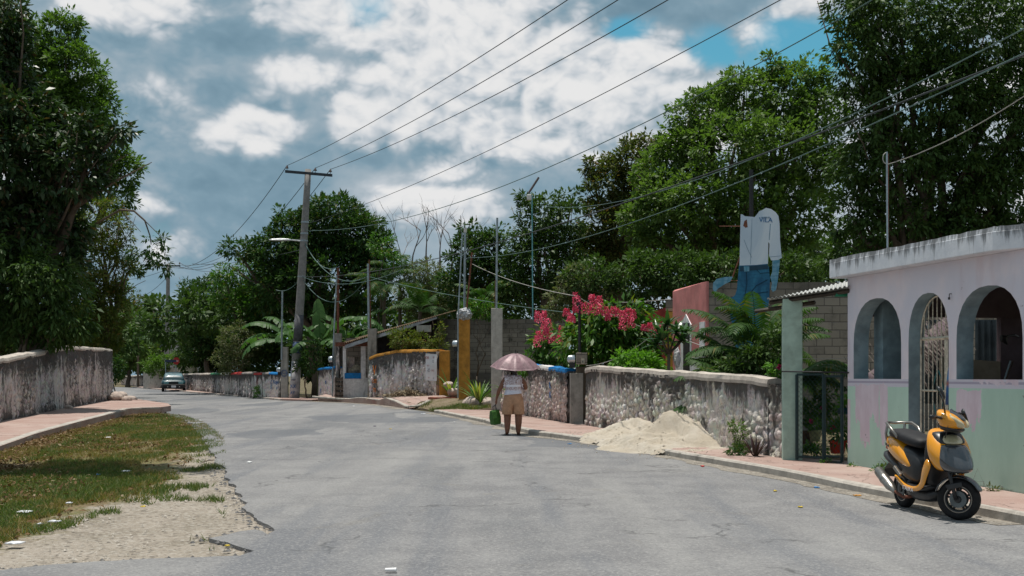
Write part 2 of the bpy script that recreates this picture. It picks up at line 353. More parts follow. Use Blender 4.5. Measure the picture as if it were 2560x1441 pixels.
def m_pave():
    m, g = newmat('pink tinted concrete'); tc = g.n('ShaderNodeTexCoord').outputs['Object']
    c = g.mix(g.ramp(g.noise(tc, .9, 6, .65, .4), .35, .68), (.31, .21, .18), (.38, .29, .255))
    c = g.mix(g.ramp(g.noise(tc, 2.3, 6, .7, .6), .55, .75, 0, .5), c, (.34, .28, .23))
    c = g.mix(g.ramp(g.noise(tc, .35, 3, .6), .60, .7, 0, .35), c, (.30, .10, .08))
    c = g.mix(g.ramp(g.noise(tc, 60, 3, .7), .5, .75, 0, .3), c, (.60, .50, .45))
    cr = g.n('ShaderNodeTexVoronoi', feature='DISTANCE_TO_EDGE', ins={'Vector': g.n('ShaderNodeVectorMath', operation='ADD', ins={0: g.scale(tc, (1, .55, 1)), 1: g.noise(tc, 2, 3, .6, 0, 1)}).outputs[0], 'Scale': .42})
    c = g.mix(g.ramp(cr.outputs['Distance'], .0, .010, .7, 0), c, (.09, .065, .055))
    fin(g, c, .9, g.noise(tc, 40, 5, .7), .35, .01, .2); return m
M['asphalt'] = m_asphalt(); M['pave'] = m_pave()
M['earth'] = m_dirt('bare earth', (.16, .13, .09), (.10, .10, .05), (.05, .055, .03))
M['verge'] = m_dirt('leaf strewn earth', (.19, .14, .08), (.13, .14, .055), (.09, .07, .04), 1.3)
M['gravel'] = m_dirt('pale gravel', (.33, .29, .245), (.26, .225, .185), (.15, .125, .09), 1.0, False)
M['grit'] = m_dirt('road edge grit', (.30, .27, .23), (.20, .18, .155), (.12, .11, .10), 2.0, False)
M['kerb'] = concrete('kerb concrete', (.40, .37, .33), (.07, .068, .06), .6, .5)

def bisect(bm):
    for y in GY:
        bmesh.ops.bisect_plane(bm, geom=bm.verts[:]+bm.edges[:]+bm.faces[:], plane_co=(0, y, 0), plane_no=(0, 1, 0), dist=1e-5)
def sheet(name, pts, dz, mat, drop=0.0, lab=None, zf=None, kind='structure'):
    """flat polygon following the terrain, dz above it; drop>0 gives it sides"""
    P2 = [Vector((p[0], p[1])) for p in pts]; r_ = delaunay_2d_cdt(P2, [], [list(range(len(P2)))], 1, 1e-5)
    bm = bmesh.new(); vs = [bm.verts.new((p[0], p[1], 0)) for p in r_[0]]
    for f_ in r_[2]: bm.faces.new([vs[i] for i in f_])
    bisect(bm)
    for v in bm.verts: v.co.z = (gz(v.co.y) if zf is None else zf(v.co.x, v.co.y))+dz
    bmesh.ops.recalc_face_normals(bm, faces=bm.faces[:])
    if sum(f.normal.z for f in bm.faces) < 0: bmesh.ops.reverse_faces(bm, faces=bm.faces[:])
    if drop:
        be = [e for e in bm.edges if len(e.link_faces) == 1]
        r = bmesh.ops.extrude_edge_only(bm, edges=be)
        for v in [x for x in r['geom'] if isinstance(x, bmesh.types.BMVert)]: v.co.z -= drop
        bmesh.ops.recalc_face_normals(bm, faces=bm.faces[:])
    me = bpy.data.meshes.new(name); bm.to_mesh(me); bm.free(); o = link_mesh(name, me, mat); o['kind'] = kind
    return o
def jag(pts, step, amp, seed=1, closed=False):
    """resample a world polyline and roughen it sideways"""
    out = []; rnd = np.random.RandomState(seed); s = 0
    seq = list(pts)+([pts[0]] if closed else [])
    for a, b in zip(seq[:-1], seq[1:]):
        a = Vector(a[:2]); b = Vector(b[:2]); d = b-a; n = max(1, int(d.length/step)); nn = Vector((-d.y, d.x)).normalized()
        for i in range(n):
            s += 1; o = (fbm(np.array([[s*.31, seed*7.7, 0]]), 3, seed)[0]-.44)*2.4*amp+rnd.uniform(-.15, .15)*amp
            out.append(a+d*(i/n)+nn*(o if (i or s > 1) else 0))
    if not closed: out.append(Vector(seq[-1][:2]))
    return out
# ground: one sheet out to the horizon
bm = bmesh.new()
ys = [-60, 0, 6]+GY+[220, 600, 2500]; xs = [-2500, -300, -60, -20, 0, 20, 60, 300, 2500]
vg = [[bm.verts.new((x, y, gz(y)-.02)) for x in xs] for y in sorted(ys)]
for i in range(len(ys)-1):
    for j in range(len(xs)-1): bm.faces.new((vg[i][j], vg[i][j+1], vg[i+1][j+1], vg[i+1][j]))
me = bpy.data.meshes.new('ground'); bm.to_mesh(me); bm.free(); o = link_mesh('ground', me, M['earth']); o['kind'] = 'structure'
# kerb lines (photo pixels on the road surface at the kerb's foot)
KR1 = [GP(*p)[:2] for p in [(1085, 1034), (1190, 1055), (1340, 1092), (1450, 1106), (1600, 1131), (1750, 1158), (1900, 1186), (2150, 1236), (2430, 1292), (2560, 1318)]]+[(5.9, 8.6), (6.6, 5), (7.4, 1)]
KR2 = [GP(*p)[:2] for p in [(1020, 1025), (985, 1019), (940, 1013), (860, 1008), (780, 1005), (700, 1003), (640, 997), (560, 990), (480, 984), (400, 976), (330, 970)]]
left_edge = [GP(*p)[:2] for p in [(404, 1024), (425, 1040), (470, 1056), (500, 1085), (530, 1135), (560, 1180), (600, 1240), (630, 1290), (655, 1318), (682, 1332), (672, 1342), (640, 1330), (605, 1335), (560, 1345), (520, 1352), (585, 1372), (632, 1384), (600, 1396), (500, 1402), (380, 1404), (240, 1412), (120, 1420), (0, 1432), (-300, 1455)]]
le = jag(left_edge, .12, .09, 4)
kr = [Vector(p) for p in KR1]
far_l = [GP(*p)[:2] for p in [(200, 966), (240, 973), (280, 985), (330, 1000), (380, 1016)]]
near = [(-3.5, .2), (7.6, .2)]
road_pts = [Vector((p[0]+.02, p[1])) for p in KR1[::-1]]; road_pts[0] = Vector((7.6, .2))
road = [Vector((7.6, .2))]+[Vector((p[0]+.06, p[1]+.02)) for p in KR1[::-1][1:]]+[Vector((p[0]-.02, p[1]+.08)) for p in KR2]+[Vector(p) for p in far_l]+le+[Vector((-6.5, .2))]
sheet('road', road, .022, M['asphalt'], drop=.05)
# verge and gravel
vb = [GP(404, 1024)[:2], (-13.2, 41), (-13.8, 39), (-13, 33), (-12, 29), (-10.9, 23), (-10.0, 18), (-8, 9), (-7, 1)]
verge = [Vector(p) for p in vb]+[Vector((p[0]+.5, p[1])) for p in left_edge[::-1][:-1]]
verge = [Vector((-16, .3)), Vector((-14, 20)), Vector((-14, 36)), Vector((-14.2, 41.5))]+[Vector((GP(404, 1020)[0]+.3, 41.5))]+[Vector((p[0]+.45, p[1]-.1)) for p in left_edge[1:10]]+[Vector((1.0, .3))]
gr = [GP(*p)[:2] for p in [(500, 1100), (470, 1150), (430, 1205), (330, 1248), (230, 1280), (120, 1318), (0, 1372), (-200, 1390), (-500, 1400), (-500, 1500), (0, 1560), (900, 1560), (800, 1400), (760, 1330), (700, 1290), (660, 1230), (600, 1170), (560, 1120), (530, 1090)]]
gpoly = [(v[0], v[1]) for v in jag(gr, .15, .2, 9, True)]
def m_verge():
    """one soil with its own zones: leafy brown earth turning into pale gravel, by the 'gravel' value of the mesh"""
    m, g = newmat('verge soil and gravel'); tc = g.n('ShaderNodeTexCoord').outputs['Object']; at_ = g.n('ShaderNodeAttribute', attribute_name='gravel').outputs['Fac']
    e = g.mix(g.ramp(g.noise(tc, 1.6, 6, .65, .4), .35, .65), (.20, .15, .09), (.14, .145, .06)); e = g.mix(g.ramp(g.noise(tc, .7, 5, .7, 1.), .5, .68, 0, .7), e, (.10, .075, .045))
    v = g.n('ShaderNodeTexVoronoi', ins={'Vector': tc, 'Scale': 30}); r = g.n('ShaderNodeSeparateColor', ins={0: v.outputs['Color']})
    e = g.mix(g.ramp(r.outputs[0], .75, .9, 0, .6), e, (.30, .22, .13)); e = g.mix(g.ramp(r.outputs[1], .8, .95, 0, .7), e, (.06, .042, .025))
    q = g.mix(g.ramp(g.noise(tc, 1.1, 6, .68, .5), .34, .66), (.35, .305, .255), (.27, .235, .19)); q = g.mix(g.ramp(g.noise(tc, .55, 5, .7, 1.2), .48, .68, 0, .75), q, (.17, .145, .11)); q = g.mix(g.ramp(g.noise(tc, 90, 3, .8), .45, .75, 0, .5), q, (.46, .42, .37))
    q = g.mix(g.ramp(r.outputs[0], .6, .95, 0, .5), q, (.48, .45, .40)); q = g.mix(g.ramp(r.outputs[1], .82, .97, 0, .7), q, (.12, .105, .09))
    f = g.math('ADD', at_, g.math('ADD', g.math('MULTIPLY', g.math('SUBTRACT', g.noise(tc, 2.2, 6, .7, .6), .5), .95), g.math('MULTIPLY', g.math('SUBTRACT', g.noise(tc, 14, 4, .7), .5), .5)))
    c = g.mix(g.ramp(f, .34, .62), e, q); fin(g, c, .95, g.math('ADD', g.noise(tc, 22, 5, .8), v.outputs['Distance']), .8, .03, .1); return m
gline = [(v[0], v[1]) for v in gr[:9]]
def pdist(x, y, poly):
    d = np.full(len(x), 1e9)
    for (x0, y0), (x1, y1) in zip(poly[:-1], poly[1:]):
        dx, dy = x1-x0, y1-y0; t = np.clip(((x-x0)*dx+(y-y0)*dy)/(dx*dx+dy*dy+1e-9), 0, 1); d = np.minimum(d, np.hypot(x-x0-t*dx, y-y0-t*dy))
    return d
def inpoly(x, y, poly):
    r = np.zeros(len(x), bool); j = len(poly)-1
    for i in range(len(poly)):
        xi, yi = poly[i][0], poly[i][1]; xj, yj = poly[j][0], poly[j][1]; cnd = ((yi > y) != (yj > y)); xx = (xj-xi)*(y-yi)/((yj-yi) if yj != yi else 1e-9)+xi; r ^= cnd & (x < xx); j = i
    return r
gx_, gy_ = np.arange(-16, 1.2, .14), np.arange(.3, 42, .17); GX_, GY_ = np.meshgrid(gx_, gy_, indexing='ij'); fx, fy = GX_.ravel(), GY_.ravel()
rlf = (fbm(np.stack([fx*2.2, fy*2.2, fx*0], -1), 3, 71)-.45)*.035; zv = np.interp(fy, GY, GZ)-.014+np.clip(rlf, -.003, .012)
ing_ = inpoly(fx, fy, gpoly); sd_ = pdist(fx, fy, gline)*np.where(ing_, 1, -1); gv = np.clip(.5+sd_*.55, 0, 1)
ny_ = len(gy_); I, J = np.meshgrid(np.arange(len(gx_)-1), np.arange(ny_-1), indexing='ij'); a = (I*ny_+J).ravel(); Q = np.stack([a, a+ny_, a+ny_+1, a+1], -1)
okv = inpoly(fx, fy, [(v[0], v[1]) for v in verge]); Q = Q[okv[Q].any(1)]
o = raw_mesh('verge', np.stack([fx, fy, zv], -1), Q, m_verge()); o['kind'] = 'structure'; at_ = o.data.attributes.new('gravel', 'FLOAT', 'POINT'); at_.data.foreach_set('value', gv.astype(np.float32))
# crumbled asphalt along the broken road edge
rs = np.random.RandomState(61); P_ = []; le2 = le[2:]
for a_, b_ in zip(le2[:-1], le2[1:]):
    for _ in range(int((b_-a_).length*30)+1): q = a_.lerp(b_, rs.rand()); P_.append((q.x-abs(rs.normal())*.16+.03, q.y+rs.normal()*.05))
P_ = np.array(P_); k = len(P_); r = .006+.028*rs.rand(k)**3; octa = np.array([[1, 0, 0], [0, 1, 0], [-1, 0, 0], [0, -1, 0], [0, 0, .7], [0, 0, -.7]])
V = (octa[None]*rs.uniform(.7, 1.3, (k, 6, 1)))*r[:, None, None]+np.stack([P_[:, 0], P_[:, 1], np.interp(P_[:, 1], GY, GZ)+.004], -1)[:, None]; Fq = np.array([[0, 1, 4], [1, 2, 4], [2, 3, 4], [3, 0, 4]])[None]+(np.arange(k)*6)[:, None, None]
o = raw_mesh('asphalt_crumbs', V.reshape(-1, 3), Fq.reshape(-1, 3), plain('broken asphalt', (.11, .108, .108), .9, .4, 30, .1)); o['kind'] = 'stuff'; o['label'] = 'crumbled asphalt along the broken left road edge'
# grit in the gutter along the right-hand kerb
def strip(line, a, b, step=.2, amp=.1, seed=3):
    L = [Vector(p[:2]) for p in line]; o1 = []; o2 = []
    for i, p in enumerate(L):
        d = (L[min(i+1, len(L)-1)]-L[max(i-1, 0)]).normalized(); n = Vector((-d.y, d.x)); o1.append(p+n*a); o2.append(p+n*b)
    return [tuple(x) for x in o1]+[tuple(x) for x in jag(o2[::-1], step, amp, seed)]
sheet('gutter_grit', strip(KR1[:10], .12, -.30, .25, .22, 5), .026, M['grit'])
sheet('roadside_grit', strip(KR2[:5], -.1, .45, .3, .3, 6), .027, M['grit'])

# sidewalks with kerbs
def sweep_kerb(name, line, w_, h0, h1, side, zf=None):
    """kerb stones: a row along a line, w_ wide towards side, h1 above the terrain"""
    L = [Vector(p[:2]) for p in line]; rr = []; pts = []
    for a, b in zip(L[:-1], L[1:]):
        n = max(1, int((b-a).length/.5)); pts += [a+(b-a)*i/n for i in range(n)]
    pts.append(L[-1])
    for i, p in enumerate(pts):
        d = (pts[min(i+1, len(pts)-1)]-pts[max(i-1, 0)]).normalized(); n = Vector((-d.y, d.x))*side
        z = gz(p.y) if zf is None else zf(p.x, p.y); j = (vnoise(np.array([[p.x*1.3, p.y*1.3, 0]]), 5)[0]-.5)*.02
        h1_ = h1(i/(len(pts)-1)) if callable(h1) else h1
        A = p+n*(j*.8); B = p+n*w_
        rr.append([Vector((A.x, A.y, z+h0)), Vector((A.x, A.y, z+h1_-.025+j)), Vector((A.x+n.x*.025, A.y+n.y*.025, z+h1_+j)), Vector((B.x, B.y, z+h1_+j*.4)), Vector((B.x, B.y, z+h0))])
    m = MB(); m.rings(rr); o = m.build(name, M['kerb']); o['kind'] = 'structure'; return o
WALLIN = [(-.3, 41.0), (.1, 38.6), (2.1, 29.3), (4.9, 18.7), (5.5, 17.4), (6.4, 13.4), (7.4, 9), (8.6, 4), (10, 1)]
s1 = [(p[0]+.05, p[1]+.03) for p in KR1]+[(11, 1)]+WALLIN[::-1][1:]+[(-1.6, 41.3)]
sheet('sidewalk', s1, .118, M['pave'], drop=.16)
sweep_kerb('kerb', [(p[0], p[1]) for p in KR1], .13, -.05, .127, 1)
# raised ground round the driveway: heights interpolated from points read off the photograph
CTL = [(-2.3, 40.3, gz(40)+.02), (-2.9, 42, gz(42)+.02), (-3.7, 44, gz(44)+.02), (-1.8, 41.6, .40), (-.6, 39.5, .40), (-.1, 41, .45), (-1.9, 45, .60), (-2.8, 47, .69), (-4.2, 47.8, .64), (-6, 51, .52), (-7, 52.6, .44), (-1.9, 48, .75), (-2, 60, .95), (1.5, 33, .35), (3, 30, .3), (0, 50, .8), (6, 40, .4), (-6, 60, .9), (-5, 46.2, .50), (-4.3, 44.9, .40), (-5.5, 49, .46)]
CT = np.array(CTL)
def zb(x, y):
    d = np.hypot(CT[:, 0]-x, CT[:, 1]-y)+1e-3; w_ = 1/d**3; return float((w_*CT[:, 2]).sum()/w_.sum())
def patch(name, poly, mat, step=.35, dz=0, drop=.3, kind='structure', bumpa=.0):
    bm = bmesh.new(); vs = [bm.verts.new((p[0], p[1], 0)) for p in poly]; bm.faces.new(vs)
    xs_ = [p[0] for p in poly]; ys_ = [p[1] for p in poly]
    for x in np.arange(min(xs_)+step, max(xs_), step): bmesh.ops.bisect_plane(bm, geom=bm.verts[:]+bm.edges[:]+bm.faces[:], plane_co=(x, 0, 0), plane_no=(1, 0, 0))
    for y in np.arange(min(ys_)+step, max(ys_), step*1.5): bmesh.ops.bisect_plane(bm, geom=bm.verts[:]+bm.edges[:]+bm.faces[:], plane_co=(0, y, 0), plane_no=(0, 1, 0))
    for v in bm.verts: v.co.z = zb(v.co.x, v.co.y)+dz+bumpa*(vnoise(np.array([[v.co.x*3, v.co.y*3, 0]]), 3)[0]-.5)
    be = [e for e in bm.edges if len(e.link_faces) == 1]; r = bmesh.ops.extrude_edge_only(bm, edges=be)
    for v in [x for x in r['geom'] if isinstance(x, bmesh.types.BMVert)]: v.co.z -= drop
    bmesh.ops.recalc_face_normals(bm, faces=bm.faces[:])
    me = bpy.data.meshes.new(name); bm.to_mesh(me); bm.free(); o = link_mesh(name, me, mat, smooth=False); o['kind'] = kind; return o
patch('driveway', [(-2.35, 40.4), (-3.75, 44.3), (-4.2, 46), (-3.6, 47.5), (-2, 49), (-3, 60), (1.5, 60), (3.5, 32), (2.3, 30), (.3, 38.8), (-.6, 39.6), (-1.6, 40.6)], m_dirt('trodden soil', (.24, .19, .14), (.15, .13, .075), (.07, .09, .035), 1.5), .4, 0, .4, bumpa=.06)
s2 = [KR2[0], KR2[1], KR2[2], KR2[3], (-9.2, 55.0), (-9.0, 56.2), (-7.6, 53.6), (-6.4, 51.9), (-4.2, 48.2), (-2.8, 47.4), (-2.6, 46.2), (-3.6, 45.6)]
patch('sidewalk', [tuple(p) for p in s2], M['pave'], .4, .02, .5)
sweep_kerb('kerb', [(-3.2, 45.6)]+[tuple(p) for p in KR2[:5]], .14, -.05, .02, -1, zf=lambda x, y: max(zb(x, y)+.02, gz(y)+.13))
s3 = [tuple(p) for p in KR2[4:]]+[(p[0]+.6, p[1]+3.2+max(0, (p[1]-62)*.28)) for p in KR2[4:][::-1]]
sheet('sidewalk', s3, .10, M['pave'], drop=.14)
sweep_kerb('kerb', [tuple(p) for p in KR2[5:]], .14, -.05, .108, -1)
# left-hand sidewalk
KL = [(-7.6, 14.0), (-8.6, 18), (-9.5, 21.6), (-10.3, 25), (-11.1, 29.5), (-11.75, 33.5), (-12.4, 36.8), (-12.7, 38.4), (-12.6, 39.4), (-12.1, 39.9)]
WL = [(-19.5, 52), (-17.0, 49), (-15.2, 39.5), (-13.5, 30), (-11.6, 20), (-10.4, 14)]
sl_ = [tuple(p) for p in KL]+[(-12.2, 41.5), (-13.2, 44.5), (-15.0, 48.0), (-16.4, 51)]+WL
def zl(x, y): return gz(y)+.11+.10*min(1, max(0, (y-24)/12))
sheet('sidewalk', sl_, 0.0, M['pave'], drop=.35, zf=zl)
sweep_kerb('kerb', KL, .2, -.05, .008, 1, zf=zl)

# ================================================================== WALLS
def wall(label, A, B, z0, tops, thick, mat, name='stone_wall', cat='wall', relief=.035, cs=6.5, cap=None, capmat=None, bands=None, seed=1, side=1, step=.05, group=None, capw=.07, caph=.09):
    """rubble wall from A to B. tops: (t, z) profile; side=+1 when the street lies to the left of A->B"""
    A = Vector(A); B = Vector(B); d = B-A; L = d.length; d.normalize(); n = Vector((-d.y, d.x))*side
    nu = max(2, int(L/step)); hmax = max(z for _, z in tops)-min(z0)
    nv = max(2, int(hmax/step)); tt = np.linspace(0, 1, nu+1); vv = np.linspace(0, 1, nv+1)
    zt = np.interp(tt, [t for t, _ in tops], [z for _, z in tops]); zb_ = z0[0]+(z0[1]-z0[0])*tt
    zt = zt+(fbm(np.stack([tt*L*1.7, tt*0, tt*0+seed], -1), 3, seed)-.44)*.05
    U, W = np.meshgrid(tt, vv, indexing='ij'); Z = zb_[:, None]+(zt-zb_)[:, None]*W
    q = np.stack([U.ravel()*L*cs*.62, Z.ravel()*cs], -1); wq = fbm(np.stack([U.ravel()*L*2, Z.ravel()*2, Z.ravel()*0], -1), 2, seed)
    d1, d2, ih_ = cell(q+wq[:, None]*.8, seed); st_ = np.clip((d2-d1)*2.2, 0, 1)*.7+ih_*.5
    lo = fbm(np.stack([U.ravel()*L*.8, Z.ravel()*.8, Z.ravel()*0+3], -1), 3, seed)
    fi = fbm(np.stack([U.ravel()*L*9, Z.ravel()*9, Z.ravel()*0], -1), 3, seed+5)
    disp = (st_-.5)*relief*np.clip((lo-.20)*5, .3, 1.2)+(lo-.45)*relief*2.2+(fi-.45)*relief*.9
    X = A.x+d.x*U.ravel()*L+n.x*disp; Y = A.y+d.y*U.ravel()*L+n.y*disp
    V = np.stack([X, Y, Z.ravel()], -1); nv1 = nv+1
    I, J = np.meshgrid(np.arange(nu), np.arange(nv), indexing='ij'); a = (I*nv1+J).ravel()
    Q = np.stack([a, a+nv1, a+nv1+1, a+1], -1)
    if side > 0: Q = Q[:, ::-1]
    # back, ends and top
    nb_ = len(V); Bk = []
    for t, zbi, zti in zip(tt, zb_, zt):
        p = A+d*(t*L)-n*thick; Bk += [(p.x, p.y, zbi), (p.x, p.y, zti)]
    V = np.concatenate([V, np.array(Bk)]); ex = []
    for i in range(nu):
        b0 = nb_+2*i; ex.append((b0, b0+1, b0+3, b0+2)); ex.append((i*nv1+nv, b0+1, b0+3, (i+1)*nv1+nv))
    for i, fl in ((0, 1), (nu, 0)):
        ex.append((i*nv1, i*nv1+nv, nb_+2*i+1, nb_+2*i))
    Q = np.concatenate([Q, np.array(ex)])
    root = empty(name, (A.x, A.y, z0[0]), label, cat, group)
    o = raw_mesh('masonry', V, Q, mat, root)
    uv = o.data.uv_layers.new(name='UVMap'); hv = np.zeros(len(V)); hv[:nb_] = W.ravel(); hv[nb_+1::2] = 1
    li = np.zeros(len(o.data.loops), dtype=np.int32); o.data.loops.foreach_get('vertex_index', li)
    uu = np.zeros((len(li), 2)); uu[:, 1] = hv[li]; uu[:, 0] = V[li, 0]; uv.data.foreach_set('uv', uu.ravel()); ja = np.zeros(len(V), dtype=np.float32); ja[:nb_] = np.clip(1-(d2-d1)/.20, 0, 1)*np.clip((lo-.24)*6, .25, 1); jat = o.data.attributes.new('joint', 'FLOAT', 'POINT'); jat.data.foreach_set('value', ja)
    if cap is not None:
        segs = cap if isinstance(cap, list) else [(0, 1, capmat)]
        for (ta, tb, cm) in segs:
            k = max(2, int((tb-ta)*L/.12)); m = MB(); rr = []
            for i in range(k+1):
                t = ta+(tb-ta)*i/k; zz = float(np.interp(t, tt, zt)); p = A+d*(t*L)
                jt = (vnoise(np.array([[t*L*3, 0, seed]]), 2)[0]-.5)*.016
                ring = []
                for a_, b_ in [(capw*.5, -caph*.55), (capw*.8, .0), (capw*.3, caph*.7), (-thick*.5, caph*.95), (-thick*.95, caph*.5), (-thick-capw*.6, -.02)]:
                    q_ = p+n*(a_+jt*.4); ring.append(Vector((q_.x, q_.y, zz+b_+jt*.6)))
                rr.append(ring)
            m.rings(rr); m.build('coping', cm, root, smooth=False)
    return root, A, d, n, L, (lambda t: float(np.interp(t, tt, zt)))
M['wallA'] = stonewall('rubble wall white stones', (.74, .70, .64), (.64, .52, .46), dk=1.0, pk=.4, jt=.66)
M['wallB'] = stonewall('rubble wall pink remains', (.66, .58, .53), (.62, .44, .40), dk=.7, pk=.7, jt=.6)
M['wallC'] = stonewall('mouldy wall', (.66, .61, .58), (.58, .49, .46), dk=1.7, pk=.6, jt=.5)
M['wallD'] = stonewall('mouldy whitewashed wall', (.78, .74, .72), (.68, .56, .53), dk=1.3, pk=.6)
M['wallW'] = stonewall('whitewashed wall', (.76, .73, .70), (.70, .58, .55), dk=-.3, pk=.7)
M['capgrey'] = concrete('weathered coping', (.46, .41, .36), (.12, .11, .10), .5, 1.0)
M['capdark'] = concrete('dark coping', (.30, .27, .25), (.06, .055, .05), .8, 1.0)
M['ochre'] = plain('ochre paint', (.50, .235, .045), .8, .15, 5, .2, dirt=(.16, .09, .04), damt=.4)
M['blue'] = plain('bright blue paint', (.01, .19, .50), .75, .15, 8, .2, dirt=(.05, .12, .2), damt=.4)
M['whitep'] = plain('white paint', (.68, .66, .64), .75, .12, 8, .2, dirt=(.25, .2, .18), damt=.4)
M['redp'] = plain('red paint', (.50, .055, .05), .75, .15, 8, .2)
M['greenp'] = plain('dark green paint', (.02, .16, .07), .75, .15, 8, .2)
M['graf_blue'] = plain('blue spray paint', (.04, .14, .36), .8, .3, 20, .2)
M['graf_red'] = plain('red brush paint', (.30, .03, .035), .8, .3, 20, .2)
M['graf_or'] = plain('orange paint', (.55, .17, .03), .8, .25, 20, .2)
M['graf_dk'] = plain('dark brush paint', (.05, .04, .09), .8, .3, 20, .2)
def wtext(W, t, z, body, size, mat, off=.045, sx=1.0, rot=0):
    root, A, d, n, L, zt = W; p = A+d*(t*L)+n*off
    ex = -d if (n.cross(d) if False else (d.x*n.y-d.y*n.x)) < 0 else d
    X = Vector((ex.x, ex.y, 0)); N = Vector((n.x, n.y, 0)); Z = Vector((0, 0, 1))
    if X.cross(Z).dot(N) < 0: X = -X                       # letters must read from the street side
    m = Matrix(((X.x, Z.x, N.x, p.x), (X.y, Z.y, N.y, p.y), (X.z, Z.z, N.z, z), (0, 0, 0, 1))) @ Matrix.Rotation(rot, 4, 'Z')
    return text(body, size, mat, m, 'painted_lettering', root, .004, sx)
# near right-hand rubble wall
W1 = wall('long rubble wall of pale stones beside the sand pile, grey rounded coping', (1.83, 28.9), (4.22, 19.1), (gz(28.9)+.05, gz(19)+.05), [(0, 1.62), (.06, 1.66), (1, 1.385)], .32, M['wallA'], relief=.048, cs=6.8, cap=True, capmat=M['capgrey'], seed=11, side=-1, step=.035, capw=.03, caph=.10)
W1b = wall('short end of the rubble wall joining the green pillar, without coping', (4.235, 19.05), (4.36, 18.55), (gz(19)+.05, gz(18.6)+.05), [(0, 1.34), (1, 1.33)], .32, M['wallA'], relief=.05, cs=6, seed=12, side=-1, step=.035)
W2 = wall('weathered stone wall with blue and white painted coping behind the walking woman', (-.35, 38.3), (1.44, 30.0), (gz(38)+.05, gz(30)+.05), [(0, 1.83), (.5, 1.78), (1, 1.61)], .32, M['wallB'], relief=.05, cs=8.5, cap=[(0, .42, M['capgrey']), (.42, .60, M['blue']), (.60, .765, M['whitep']), (.765, .99, M['blue'])], seed=21, side=-1, step=.04, capw=.03, caph=.09)
wtext(W2, .80, 1.10, 'R\nA', .26, M['graf_blue'], .05)
# squat post between both walls
m = MB(); m.box((0, 0, 0), (1, 1, 1)); 
def post(name, label, px0, px1, Y, ytop, z0, mat, depth=None, cat='pillar', rz=0, bev=.012, group=None):
    w_ = (px1-px0)*Y/F; c = at((px0+px1)/2, Y); zt_ = CH+(HZ-ytop)*Y/F; m = MB(); dp = depth or w_
    k = 8; rr = []
    for i in range(k+1):
        z = z0+(zt_-z0)*i/k; j = (vnoise(np.array([[i*1.7, px0*.1, 0]]), 2)[0]-.5)*.02
        r3 = Matrix.Rotation(rz, 3, 'Z'); rr.append([Vector((c.x, c.y+dp/2, z))+r3 @ Vector((a*(w_/2+j*.4), b*(dp/2), 0)) for a, b in ((-1, -1), (1, -1), (1, 1), (-1, 1))])
    m.rings(rr); root = empty(name, (c.x, c.y, z0), label, cat, group); m.build('shaft', mat, root, bevel=bev); return root
M['postgrey'] = concrete('cast concrete post', (.42, .40, .36), (.14, .13, .12), .5, .25)
M['postdark'] = concrete('stained concrete post', (.30, .28, .25), (.05, .05, .045), .8, .25)
pp = post('gate_post', 'squat mould-stained concrete post between the blue-capped wall and the long rubble wall', 1426, 1458, 29.6, 933, gz(29.6)+.05, M['postdark'], .36)
# left-hand tall wall
WLf = wall('tall mould-blackened wall on the left with pale coping, foot on the pink sidewalk', (-10.0, 14), (-17.25, 50), (.1, gz(50)+.1), [(0, 1.5), (.44, 1.86), (.71, 2.44), (1, 2.58)], .45, M['wallC'], relief=.07, cs=7, cap=True, capmat=M['capgrey'], seed=31, side=-1, step=.06, capw=.05, caph=.10)
m = MB(); rnd = random.Random(4)
def rockv(c, r, seed, sq=(1, 1, .7), n=3, fq=1.3):
    bm = bmesh.new(); bmesh.ops.create_icosphere(bm, subdivisions=n, radius=1)
    vs = []
    for v in bm.verts:
        k = .7+.6*fbm(np.array([[v.co.x*fq+seed, v.co.y*fq, v.co.z*fq]]), 3, seed)[0]
        vs.append(Vector((v.co.x*sq[0], v.co.y*sq[1], v.co.z*sq[2]))*r*k+Vector(c))
    fs = [tuple(v.index for v in f.verts) for f in bm.faces]; bm.free(); return vs, fs
M['rock'] = concrete('limestone rock', (.46, .38, .33), (.10, .09, .08), .6, 1)
def rocks(items, group):
    for (c, r, lab) in items:
        s_ = rnd.randint(0, 99); vs, fs = rockv((0, 0, 0), r, s_); m = MB(); m.add(vs, fs); o = m.build('rock', M['rock'], smooth=False); o.location = c; o.rotation_euler = (0, 0, rnd.uniform(0, 6)); tag(o, lab, 'rock', group)
rocks([((-16.6, 48.6, gz(48)+.35), .34, 'large pale rock leaning on the tall wall end by the road'), ((-16.05, 48.4, gz(48)+.26), .22, 'low broken rock in front of the tall wall end'), ((-16.9, 49.7, gz(49)+.3), .42, 'rounded boulder at the tall wall outer corner'), ((-16.4, 49.9, gz(49)+.2), .3, 'rough rock nearest the road at the tall wall corner')], 'rocks at the foot of the tall left wall')
rocks([((-14.75, 38.6, gz(38)+.25), .13, 'small stone against the tall wall midway along the pink sidewalk'), ((-14.1, 34.4, gz(34)+.2), .08, 'tiny stone against the near part of the tall wall')], 'loose stones on the left sidewalk')
# orange-capped wall
WO = wall('mould-streaked white wall with ochre coping, banner hanging at its right end', (-6.35, 51.6), (-3.05, 47.3), (.44, .62), [(0, 1.50+42*51.6/F), (.12, 1.5+50*51/F), (.42, 1.5+60*49.8/F), (1, 1.5+61*47.3/F)], .4, M['wallD'], relief=.07, cs=6, cap=True, capmat=M['ochre'], seed=41, side=-1, step=.06, capw=.03, caph=.10)
wtext(WO, .10, 1.72, 'V', .62, M['graf_or'], .06, .8); wtext(WO, .10, 1.10, 'oo\nm', .40, M['graf_or'], .06, .8)
po = post('wall_pillar', 'squat ochre end pillar of the ochre-capped wall', 1098, 1124, 47.1, 877, .62, M['ochre'], .45, bev=.02)
